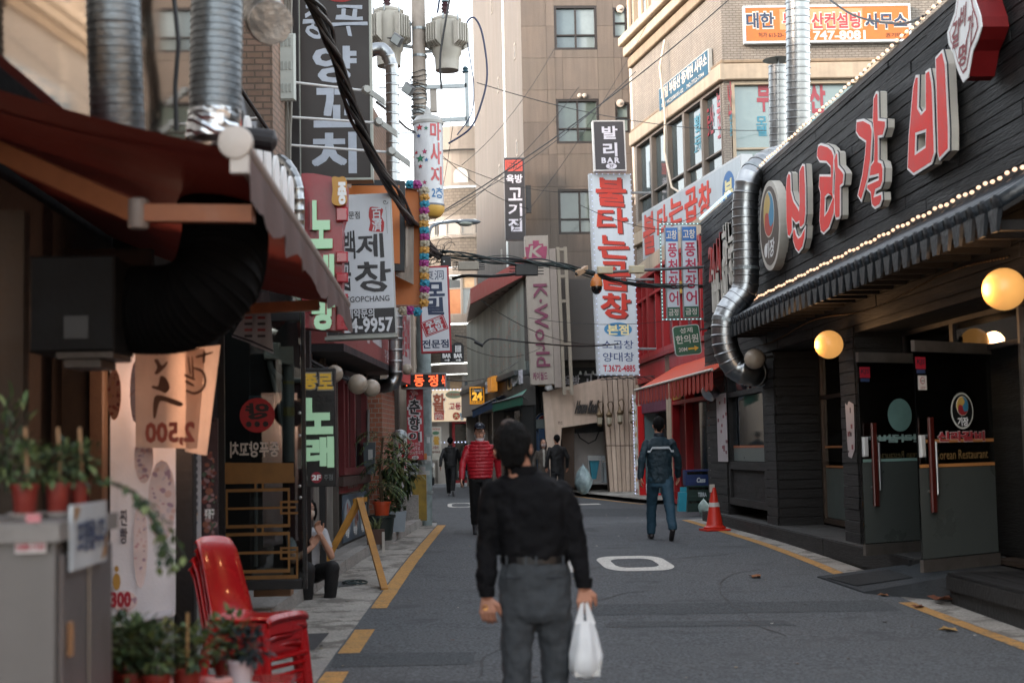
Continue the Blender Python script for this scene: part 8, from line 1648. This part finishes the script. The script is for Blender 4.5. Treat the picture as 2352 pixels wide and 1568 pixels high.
def flesh(g,T,name,m,parent,vox,sm=3,fold=0,fsz=.12,dirs='NORMAL'):
 g.v=[T@v for v in g.v];me=bpy.data.meshes.new(name);me.from_pydata([tuple(v) for v in g.v],[],g.f);me.update()
 bm=bmesh.new();bm.from_mesh(me);bmesh.ops.recalc_face_normals(bm,faces=bm.faces);bm.to_mesh(me);bm.free()
 o=mobj(name,me,m,parent);r=o.modifiers.new('r','REMESH');r.mode='VOXEL';r.voxel_size=vox;r.use_smooth_shade=True
 s=o.modifiers.new('s','SMOOTH');s.factor=.5;s.iterations=sm
 if fold:
  tx=bpy.data.textures.get('folds%g'%fsz) or bpy.data.textures.new('folds%g'%fsz,'CLOUDS');tx.noise_scale=fsz;tx.noise_depth=2
  d=o.modifiers.new('d','DISPLACE');d.texture=tx;d.strength=fold;d.mid_level=.5;d.texture_coords='GLOBAL'
  if not name.startswith('hair'):
   t2=bpy.data.textures.get('creases') or bpy.data.textures.new('creases','CLOUDS');t2.noise_scale=.045;t2.noise_depth=3
   e=o.modifiers.new('e','DISPLACE');e.texture=t2;e.strength=min(.018,fold*.4);e.mid_level=.5;e.texture_coords='GLOBAL'
 return o
def hand(g,w,d,side,curl=.6,k=1.0,pn=None):
 """palm and five fingers: w wrist, d direction of the hand, side = +1/-1 thumb side along s"""
 w,d=V(w),V(d).normalized();n=V(pn) if pn else Y3;s=d.cross(n).normalized()*side;n=s.cross(d)*side
 for q in(-.028,-.009,.009,.028):g.cap(w+d*.01*k+s*q*.5*k,w+d*.075*k+s*q*k,.013*k,.0125*k)
 for i,(q,L) in enumerate(((.029,.070),(.010,.080),(-.009,.075),(-.027,.058))):
  p=w+d*.08*k+s*q*k;e=d.copy();P=[p]
  for j in range(3):e=(e+n*curl*(.5+.25*j)).normalized();p=p+e*L*k*(.42,.33,.25)[j];P.append(p)
  g.chain(P,[.0084*k,.0080*k,.0074*k,.0066*k])
 p=w+d*.025*k+s*.024*k;P=[p,p+(d*.6+s*.75)*.035*k,p+(d*.6+s*.75)*.035*k+(d*.9+s*.15+n*.5)*.03*k,p+(d*.6+s*.75)*.035*k+(d*.9+s*.15+n*.6)*.052*k]
 g.chain(P,[.013*k,.012*k,.0105*k,.009*k])
def head(g,c,k=1,ears=True,nose=True):
 c=V(c);b=M().ball((0,0,0),1,20,(.074*k,.092*k,.105*k));g.add([v+c+V((0,-.005*k,.02*k)) for v in b.v],b.f)
 b=M().ball((0,0,0),1,16,(.058*k,.062*k,.075*k));g.add([v+c+V((0,.022*k,-.055*k)) for v in b.v],b.f)
 if nose:g.cap(c+V((0,.085*k,.01*k)),c+V((0,.102*k,-.022*k)),.009*k,.013*k);g.cap(c+V((-.015*k,.078*k,-.055*k)),c+V((.015*k,.078*k,-.055*k)),.010*k,.010*k)
 if ears:
  for sx in(-1,1):b=M().ball((0,0,0),1,10,(.012*k,.02*k,.032*k));g.add([v+c+V((sx*.077*k,-.008*k,-.005*k)) for v in b.v],b.f)
def person(label,base,rot,H,J,top,bot,shoe='#1a1a1c',vox=.012,quilt=None,hairy=1,skirt=0,long=False,fold=.02,hoff=(0,0),tm=None,skin=SKIN,curl=.5):
 t=thing('person',label,'person',base);k=H/1.72;T=Matrix.Translation(V(base))@Matrix.Rotation(rot,4,'Z')@Matrix.Scale(k,4)
 st=J.get('stride',.0);lean=J.get('lean',0);wd=J.get('w',1)
 hx_,hy_=hoff;hc=V((hx_,lean+.015+hy_,1.595))
 L={}
 for s,nm in((-1,'l'),(1,'r')):
  f=st*s*-1;hip=V((s*.088,0,.90));knee=V((s*.095,f*.55+.03,.50));ank=V((s*.095,f-.02,.09 if f>=0 else.09-f*.28));L[nm]=(hip,knee,ank)
  a=J.get('arm',.1)*s;sh=V((s*.172*wd,lean,1.355));el=V((s*(.235*wd+J.get('out',0)),lean+a*.45-.03,1.13));wr=V((s*(.25*wd+J.get('out',0)*1.4),lean+a+.04,.89));L['a'+nm]=(sh,el,wr)
 g=B_();head(g,hc);g.cap((hx_*.7,lean,1.40),hc-Z3*.06,.055,.052);g.loft([(0,0,.88,.12,.08),(0,0,1.1,.11,.075),(0,lean,1.36,.14,.08),(0,lean,1.42,.06,.05)])
 for nm in 'lr':
  g.chain(L['a'+nm],[.04,.034,.026]);g.chain(L[nm],[.07,.045,.033]);sh,el,wr=L['a'+nm];hand(g,wr,(wr-el).normalized(),1 if nm=='l' else-1,curl,1.0,(1 if nm=='l' else-1)*V((1,.2,0)))
 flesh(g,T,'body',skin,t,vox*.72,2)
 g=B_();tb=J.get('hem',.86)
 if quilt:
  z=tb
  while z<1.43:
   q=(z-tb)/(1.43-tb);rx=(.175+.03*math.sin(q*3))*wd*(1 if z<1.3 else 1-(z-1.3)*2.2);g.loft([(0,lean*q,z,rx*.93,.118),(0,lean*q,z+.012,rx,.132),(0,lean*q,z+.04,rx,.132),(0,lean*q,z+.052,rx*.93,.118)]);z+=.053
  g.loft([(0,lean,1.36,.13*wd,.1),(hx_*.4,lean,1.43,.075,.075),(hx_*.5,lean,1.50,.066,.07)])
 else:g.loft([(0,0,tb-skirt,.172*wd,.118),(0,0,1.0,.168*wd,.113),(0,lean*.6,1.2,.175*wd,.115),(0,lean,1.34,.182*wd,.105),(0,lean,1.41,.12*wd,.085),(hx_*.5,lean,1.455,.062,.062),(hx_*.5,lean,1.475,.058,.06)])
 for nm in 'lr':
  sh,el,wr=L['a'+nm]
  if quilt:
   for A,B,r0,r1 in((sh,el,.068,.06),(el,wr,.06,.048)):
    n=6
    for i in range(n):g.ball(A.lerp(B,i/n),(r0+(r1-r0)*i/n),12,(1,1,.82))
  g.chain([sh,el,wr],[.058,.057,.045] if not quilt else[.055,.05,.042])
 flesh(g,T,'jacket',top,t,vox,2 if quilt else 7,fold*1.5,.1)
 g=B_();g.loft([(0,0,tb-.06,.15*wd,.105),(0,0,tb+.05,.15*wd,.105)])
 g.loft([(0,0,.84,.155,.11),(0,0,.95,.15,.1)])
 for nm in 'lr':
  hp,kn,an=L[nm];g.chain([hp-Z3*.04,kn,an+Z3*.02],[.098,.078,.062]);g.ball(an+Z3*.0,.064,12,(1,1,.5))
 flesh(g,T,'trousers',bot,t,vox,3,fold*.9,.08)
 for nm in 'lr':
  an=L[nm][2];g=B_();up=an.z>.1;d=V((0,1,0)) if not up else V((0,.72,-.7));g.cap(an-Z3*.045-d*.03,an-Z3*.05+d*.15,.04,.036);g.cap(an,an-Z3*.03,.04,.042);flesh(g,T,'shoe',mat(shoe,.4),t,vox*.8,2)
  if shoe=='#1b1b20':g2=M().tube([T@(an-Z3*.083-d*.03),T@(an-Z3*.086+d*.15)],.03*k,8);g2.build('sole',WHT,t,smooth=True)
 if hairy:
  g=B_();b=M().ball((0,0,0),1,18,(.084,.1,.1));g.add([v+hc+V((0,-.03,.04)) for v in b.v if True],b.f)
  if long:
   b=M().ball((0,0,0),1,16,(.092,.085,.15));g.add([v+hc+V((0,-.035,-.06)) for v in b.v],b.f)
   for sx in(-1,1):g.chain([hc+V((sx*.078,.01,.05)),hc+V((sx*.085,.015,-.08)),hc+V((sx*.075,.02,-.17))],[.022,.026,.018])
  else:g.cap(hc+V((0,-.06,.0)),hc+V((0,-.055,-.05)),.05,.035);[g.cap(hc+V((sx*.068,.0,.04)),hc+V((sx*.07,-.0,.0)),.018,.014) for sx in(-1,1)]
  flesh(g,T,'hair',HAIR if not long else mat('#2c1b16',.5,var=.3,sc=40,bump=.5),t,vox*.7,2,.012,.03)
 return t,T,hc,L,k
def face(t,T,hc,mask=None,glasses=False,chin=False):
 """eyes, brows and mouth as small pieces on the face (head looks along local +y)"""
 def P(x,y,z):return T@(hc+V((x,y,z)))
 W_,D_=ink('#c9c2ba'),ink('#1c1412')
 for sx in(-1,1):
  e=M().ball((0,0,0),1,10,(.013,.006,.0065));e.v=[T@(v+hc+V((sx*.03,.086,.014))) for v in e.v];o=e.build('eye',W_,t,smooth=True)
  e=M().ball((0,0,0),1,8,(.006,.004,.006));e.v=[T@(v+hc+V((sx*.03,.0915,.014))) for v in e.v];e.build('iris',D_,o)
  M().tube([P(sx*.016,.093,.032),P(sx*.046,.084,.034)],.0035,5).build('eyebrow',D_,t)
 if not mask:M().tube([P(-.02,.087,-.055),P(0,.0905,-.057),P(.02,.087,-.055)],.004,6).build('mouth',ink('#8a4a42'),t)
 if mask:
  g=M().ball((0,0,0),1,18,(.062,.045,.05));g.v=[T@(v+hc+V((0,.056,-.04))) for v in g.v];g.build('face_mask',mat(mask,.8,bump=.05),t,smooth=True);M().tube([P(-.06,.06,-.02),P(-.082,.0,.0)],.002,4).tube([P(.06,.06,-.02),P(.082,.0,.0)],.002,4).build('mask_loop',WHT,t)
 if chin:
  g=M();n=12;vs=[]
  for i in range(n+1):
   a=math.pi*(i/n-.0);x=-.072*math.cos(a);y=.085*math.sin(a)+.005;vs+=[T@(hc+V((x,y*1.08,-.075-.015*math.sin(a)))),T@(hc+V((x*.86,y*.95,-.118-.018*math.sin(a)))),T@(hc+V((x*.7,y*.8,-.122-.018*math.sin(a))))]
  g.add(vs,[(3*i+j,3*i+j+1,3*i+j+4,3*i+j+3) for i in range(n) for j in range(2)]).build('chin_mask',WHT,t,smooth=True);M().tube([P(-.072,.01,-.08),P(-.082,-.01,.0)],.003,4).tube([P(.072,.01,-.08),P(.082,-.01,.0)],.003,4).build('mask_loop',WHT,t)
 if glasses:
  g=M()
  for sx in(-1,1):g.tube([P(sx*.032+.024*math.cos(i*.5),.098,.010+.02*math.sin(i*.5)) for i in range(14)],.0018,4)
  g.tube([P(-.008,.1,.014),P(.008,.1,.014)],.0018,4).tube([P(.056,.096,.015),P(.08,.0,.015)],.0018,4).tube([P(-.056,.096,.015),P(-.08,.0,.015)],.0018,4).build('glasses',ink('#3a2c28'),t)
NEG=dict
def gp_(x,y):return gpt(x,y)
c=gp_(1106,1229);RJ=mat('#a01020',.5,var=.1,sc=5,bump=.12,bsc=30,spec=.5,key='puffer')
t,T,hc,L,k=person('man in a quilted red puffer jacket and dark cap walking towards the camera',(c.x,c.y,gz(c.y)),math.pi,1.70,dict(stride=.3,arm=.2,w=1.08,out=.02,hem=.88),RJ,mat('#0b0b0e',.8,bump=.1),'#1b1b20',.0095,quilt=1,fold=.012,hairy=1,skin=SKINL)
face(t,T,hc,chin=True,glasses=True)
g=B_();b=M().ball((0,0,0),1,18,(.086,.1,.07));g.add([v+hc+V((0,-.004,.092)) for v in b.v if 1],b.f);flesh(g,T,'cap',mat('#141a28',.7),t,.008,2)
M().hexa([T@(hc+V(p)) for p in((-.06,.08,.07),(.06,.08,.07),(.045,.16,.058),(-.045,.16,.058),(-.06,.08,.08),(.06,.08,.08),(.045,.16,.065),(-.045,.16,.065))]).build('cap_brim',mat('#141a28',.7),t)
M().prism(Fr(T@(hc+V((0,.1,.115))),T.to_3x3()@V((-1,0,0))),[(-.018,0),(.018,0),(.01,.014),(-.01,.014)],0,.003).build('cap_badge',ink('#b9c2cc'),t)
wr=L['ar'][2];ph=T@(wr+V((0,.03,-.1)));M().box((ph.x-.012,ph.y-.03,ph.z-.07),(ph.x+.012,ph.y+.03,ph.z+.06)).build('phone',BLK,t) if 0 else None
c=gp_(1520,1240);TJ=mat('#092530',.7,var=.1,sc=6,bump=.15,bsc=40,key='work_jacket');TB=mat('#1f3f50',.75,var=.14,sc=7,bump=.2,key='work_trousers')
t,T,hc,L,k=person('man in a dark teal work jacket with a reflective back stripe walking away',(c.x,c.y,gz(c.y)),0.02,1.72,dict(stride=.32,arm=.16,w=1.06,out=.02,hem=.80),TJ,TB,'#2a2526',.0095,fold=.022)
P=[T@V((x*1.0,-.131+.55*x*x,1.275+.05*(abs(x)>.13)*(-1))) for x in(-.185,-.15,-.12,-.06,0,.06,.12,.15,.185)]
g=M()
for a,b in zip(P,P[1:]):o_=V((0,-.006,0));g.hexa([a,b,b+o_,a+o_,a+Z3*.03,b+Z3*.03,b+o_+Z3*.03,a+o_+Z3*.03])
g.build('reflective_stripe',ink('#a9b2b8'),t)
g=B_();g.loft([(0,0,1.44,.078,.075),(0,0,1.5,.07,.072)]);flesh(g,T,'collar',mat('#101c28',.7),t,.009,2)
c=gp_(1036,1139);person('man in a black padded jacket walking away past the utility pole',(c.x,c.y,gz(c.y)),-.1,1.72,dict(stride=.34,arm=.24,w=1.05,out=.01,hem=.86),mat('#0a0b0e',.6,bump=.1),mat('#0d0e11',.8),'#8a8a8c',.014,quilt=1,fold=.01)
c=gp_(1072,1118);person('person in dark clothes half hidden behind the man in red',(c.x,c.y,gz(c.y)),.5,1.6,dict(stride=.15,arm=.2,out=.01),mat('#1b232c',.7),mat('#202226',.8),'#222222',.016,fold=.01)
c=PY(1250,1145,36.2);t,T,hc,L,k=person('woman with long brown hair, pale mask and grey-brown jacket standing by the cash kiosk',(c.x,36.2,gz(36)),math.pi+.1,1.56,dict(stride=.05,arm=.02,out=.03,hem=.78),mat('#4d463f',.8,bump=.1),mat('#3a3a3e',.8),'#2a2526',.012,long=True,skin=SKINL)
face(t,T,hc,mask='#b9a8a4');g=B_();g.loft([(0,.045,.95,.05,.085),(0,.045,1.2,.05,.088),(0,.035,1.38,.045,.08),(0,.02,1.44,.04,.06)]);flesh(g,T,'shirt',mat('#a9a59c',.8),t,.01,2)
c=PY(1282,1150,35.6);person('man in a black hooded jacket with thinning hair seen from behind next to the woman',(c.x,35.6,gz(36)),.25,1.66,dict(stride=.08,arm=.05,out=.02,hem=.76,w=1.1),mat('#08090b',.7,bump=.15),mat('#1c1d20',.8),'#222222',.012)
c0=PY(707,1300,14.3);t=thing('person','woman in a white top and pale mask crouching behind the light box','person',(c0.x,14.3,.33));T=Matrix.Translation((c0.x-.02,14.35,-.285+PY(707,1165,14.3).z-1.3+.0))@Matrix.Rotation(math.pi+.55,4,'Z');hc=V((0,0,1.6))
T=Matrix.Translation(PY(704,1170,14.3))@Matrix.Rotation(math.pi+.5,4,'Z')@Matrix.Translation((0,0,-1.6))
g=B_();head(g,hc);g.cap((0,-.02,1.42),hc-Z3*.06,.05,.048);g.loft([(0,-.06,.98,.12,.09),(0,-.04,1.2,.12,.08),(0,-.02,1.40,.13,.07)]);sh,el,wr=V((-.17,0,1.36)),V((-.20,.14,1.14)),V((-.07,.17,1.36));g.chain([sh,el,wr],[.042,.036,.026]);hand(g,wr,V((.3,-.1,1)),1,.9,1,V((0,1,0)));g.chain([V((.17,0,1.36)),V((.2,.14,1.12)),V((.02,.17,1.24))],[.042,.036,.026]);hand(g,V((.02,.17,1.24)),V((-.5,0,.8)),-1,.9,1,V((0,1,0)));flesh(g,T,'body',SKINL,t,.007,2)
face(t,T,hc,mask='#b3a596');g=B_();g.loft([(0,-.06,.95,.15,.12),(0,-.04,1.2,.15,.11),(0,-.02,1.38,.16,.09),(0,-.02,1.43,.06,.06)]);g.chain([sh,sh.lerp(el,.6)],[.056,.05]);g.cap((.17,0,1.36),(.19,.08,1.22),.056,.05);flesh(g,T,'shirt',mat('#a3a4a8',.8,bump=.1),t,.01,3,.015)
g=B_();[g.chain([V((s*.1,-.05,.96)),V((s*.13,.32,1.04)),V((s*.12,.26,.66))],[.095,.075,.055]) for s in(-1,1)];flesh(g,T,'trousers',mat('#141416',.8),t,.012,3,.015);[flesh(B_().cap((s*.12,.22,.6),(s*.12,.37,.59),.045,.04),T,'shoe',BLK,t,.01) for s in(-1,1)]
g=B_();b=M().ball((0,0,0),1,18,(.085,.1,.1));g.add([v+hc+V((0,-.02,.036)) for v in b.v],b.f);[g.chain([hc+V((sx*.075,.015,.05)),hc+V((sx*.082,.03,-.03)),hc+V((sx*.074,.03,-.1))],[.02,.022,.012]) for sx in(-1,1)];b=M().ball((0,0,0),1,14,(.08,.07,.1));g.add([v+hc+V((0,-.04,-.05)) for v in b.v],b.f);flesh(g,T,'hair',HAIR,t,.007,2,.01,.03)
YM=7.0;I4=Matrix.Identity(4)
def J(x,y,d=0):q=PY(x,y,YM);return V((q.x,YM+d,q.z))
def ringz(x,y,hwx,dy,ry):q=PY(x,y,YM);return(q.x,YM+dy,q.z,hwx/3267*YM,ry)
man=thing('person','man in a black shirt and grey trousers seen from behind, walking down the middle','person',(J(1235,1300).x,YM,0))
HC=J(1178,1030,-.02);s_=YM/3267
g=B_();Hd=Matrix.Translation(HC)@Matrix.Rotation(-.12,4,'Z')@Matrix.Rotation(-.07,4,'Y')@Matrix.Translation(-HC)
h=B_();head(h,HC,1.1);g.add([Hd@v for v in h.v],h.f);g.cap(J(1196,1100,-.01),J(1184,1052,-.02),.07,.062)
g.loft([ringz(1228,1300,50,0,.07),ringz(1222,1230,58,0,.085),ringz(1212,1130,75,0,.08)])
aL=[J(1138,1135),J(1117,1245,.02),J(1118,1365,-.03)];aR=[J(1290,1130),J(1322,1240,.0),J(1339,1345,-.03)]
g.chain(aL,[.045,.036,.028]);g.chain(aR,[.045,.036,.028]);hand(g,J(1118,1366,-.03),(.02,-.05,-1),1,1.15,1.05,(.25,1,0));hand(g,J(1340,1344,-.03),(.0,-.03,-1),1,.95,1.0,(0,1,0))
g.chain([J(1190,1420),J(1187,1560,-.02),J(1188,1695,.05)],[.055,.045,.036]);g.chain([J(1268,1420),J(1278,1560,.06),J(1282,1690,-.06)],[.055,.045,.036]);flesh(g,I4,'body',SKIN,man,.004,1)
g=B_();b=M().ball((0,0,0),1,22,(.091,.108,.105));g.add([Hd@(v+HC+V((0,-.022,.035))) for v in b.v],b.f);g.cap(Hd@(HC+V((-.02,-.07,.0))),Hd@(HC+V((-.02,-.062,-.055))),.055,.04);g.cap(Hd@(HC+V((.02,-.07,.0))),Hd@(HC+V((.02,-.062,-.055))),.055,.04)
for sx in(-1,1):g.chain([Hd@(HC+V((sx*.075,.0,.05))),Hd@(HC+V((sx*.08,-.01,.0))),Hd@(HC+V((sx*.074,-.02,-.04)))],[.024,.018,.012])
flesh(g,I4,'hair',HAIR,man,.006,2,.012,.025)
b=M().ball((0,0,0),1,16,(.036,.04,.010));b.v=[Hd@(Matrix.Rotation(.45,4,'X')@v+HC+V((-.01,-.05,.128))) for v in b.v];b.build('thin_patch',mat('#3a2a22',.8,var=.5,sc=60,bump=.3),man,smooth=True)
SHT=mat('#08080b',.85,spec=.2,var=.12,sc=5,bump=.1,bsc=60,key='black_shirt');TRO=mat('#34383c',.9,var=.12,sc=6,bump=.15,bsc=70,key='grey_trousers')
g=B_();g.loft([ringz(1228,1282,77,0,.115),ringz(1227,1262,82,0,.125),ringz(1222,1220,80,0,.12),ringz(1214,1165,88,0,.12),ringz(1211,1128,93,0,.11),ringz(1209,1108,80,0,.10),ringz(1202,1098,56,-.005,.085),ringz(1197,1086,40,-.005,.075)])
g.chain(aL[:2]+[J(1118,1352,-.03)],[.066,.056,.045]);g.chain(aR[:2]+[J(1338,1332,-.03)],[.064,.054,.044]);g.cap(J(1114,1318,-.01),J(1114,1340,-.01),.052,.046)
flesh(g,I4,'shirt',SHT,man,.009,4,.05,.14)
g=B_();g.loft([ringz(1199,1092,40,-.005,.077),ringz(1194,1069,38,-.01,.076)]);flesh(g,I4,'collar',SHT,man,.007,2)
for(cx,cy,hw) in((1118,1362,18),(1340,1342,19)):g=B_();g.loft([ringz(cx,cy+7,hw,-.03,.036),ringz(cx,cy-18,hw+1,-.03,.038)]);flesh(g,I4,'cuff',SHT,man,.006,2)
g=B_();g.loft([ringz(1228,1284,76,0,.113),ringz(1228,1310,81,0,.12),ringz(1229,1360,82,0,.12),ringz(1229,1405,82,0,.118),ringz(1229,1425,70,0,.1)])
g.chain([J(1190,1385),J(1187,1470,-.01),J(1187,1565,-.02),J(1189,1690,.05),J(1189,1712,.05)],[.092,.08,.068,.058,.058]);g.chain([J(1267,1385),J(1274,1470,.03),J(1279,1565,.06),J(1284,1690,-.06),J(1284,1706,-.06)],[.093,.083,.07,.06,.058])
flesh(g,I4,'trousers',TRO,man,.009,4,.04,.16)
g=M();P=[]
for i in range(33):a=2*math.pi*i/32;q=PY(1228,1283,YM);P.append(V((q.x+.169*math.cos(a),YM+.122*math.sin(a),q.z)))
for a,b in zip(P,P[1:]):g.hexa([a-Z3*.017,b-Z3*.017,b*1-Z3*.017+V((0,0,0)),a-Z3*.017,a+Z3*.017,b+Z3*.017,b+Z3*.017,a+Z3*.017]) if 0 else g.quad(a-Z3*.017,b-Z3*.017,b+Z3*.017,a+Z3*.017)
o=g.build('belt',mat('#0c0c0e',.35,bump=.05),man);md=o.modifiers.new('th','SOLIDIFY');md.thickness=.005
for x in(1162,1205,1228,1290):q=PY(x,1283,YM);yy=YM-.122*math.sqrt(max(0,1-((q.x-PY(1228,1283,YM).x)/.17)**2));M().box((q.x-.005,yy-.009,q.z-.024),(q.x+.005,yy-.002,q.z+.022)).build('belt_loop',TRO,man)
for x0,x1 in((1160,1196),(1252,1288)):q,r=PY(x0,1322,YM),PY(x1,1322,YM);M().tube([(q.x,YM-.112,q.z),((q.x+r.x)/2,YM-.124,q.z-.001),(r.x,YM-.112,q.z)],.0035,5).build('pocket_welt',mat('#1d2126',.9),man)
for(x,d) in((1189,.05),(1284,-.06)):q=J(x,1722,d);g=B_();g.cap((q.x,q.y-.04,.045),(q.x,q.y+.14,.04),.045,.04);flesh(g,I4,'shoe',BLK,man,.009)
q=J(1114,1392,-.05);M().tube([q+V((.011*math.cos(i*.6),0,.011*math.sin(i*.6))) for i in range(12)],.003,5).build('ring',mat('#c9924a',.3,metal=1),man)
bag=thing('plastic_bag','white plastic carrier bag hanging from the right hand of the man in black','bag',J(1345,1556,-.03));PLB=mat('#e8eaec',.35,var=.04,sc=6,bump=.5,bsc=14,tr=.35,key='thin_plastic')
def brow(y,cx,hw,hd):return(y,cx,hw,hd)
rows=[brow(1424,1341,19,.03),brow(1450,1343,26,.05),brow(1480,1344,33,.065),brow(1500,1345,37,.075),brow(1512,1345,38,.078),brow(1530,1344,37,.075),brow(1544,1344,31,.062),brow(1553,1343,20,.04),brow(1558,1343,6,.01)]
g=M();n=40;vs=[]
for(y,cx,hw,hd) in rows:
 q=PY(cx,y,YM)
 for k in range(n):a=2*math.pi*k/n;pl=1+.07*math.sin(a*7+y*.02)*(1.2 if y<1505 else.5)+.05*noise.noise((math.cos(a)*3,math.sin(a)*3,y*.04));vs.append(V((q.x+hw*s_*math.cos(a)*pl,YM-.03+hd*math.sin(a)*pl,q.z+.003*math.sin(a*5+y))))
g.add(vs,[(i*n+k,i*n+(k+1)%n,(i+1)*n+(k+1)%n,(i+1)*n+k) for i in range(len(rows)-1) for k in range(n)]).build('bag_body',PLB,bag,smooth=True)
for(x0,x1) in((1328,1336),(1356,1344)):
 g=M();A,Bq=PY(x0,1430,YM),PY(x1,1378,YM);P=[]
 for i in range(7):t_=i/6;c=A.lerp(Bq,t_);w_=(.026*(1-t_)+.010);P.append([V((c.x-w_*.6,YM-.03-w_*.6,c.z)),V((c.x+w_*.6,YM-.045,c.z)),V((c.x+w_*.5,YM-.015,c.z)),V((c.x-w_*.5,YM-.01,c.z))])
 for a,b in zip(P,P[1:]):
  for k in range(4):g.quad(a[k],a[(k+1)%4],b[(k+1)%4],b[k])
 g.build('bag_handle',PLB,bag,smooth=True)
q=PY(1345,1525,YM);M().box((q.x-.062,YM-.085,q.z-.045),(q.x+.062,YM+.025,q.z+.03)).build('food_box',mat('#b9b9b6',.5),bag)
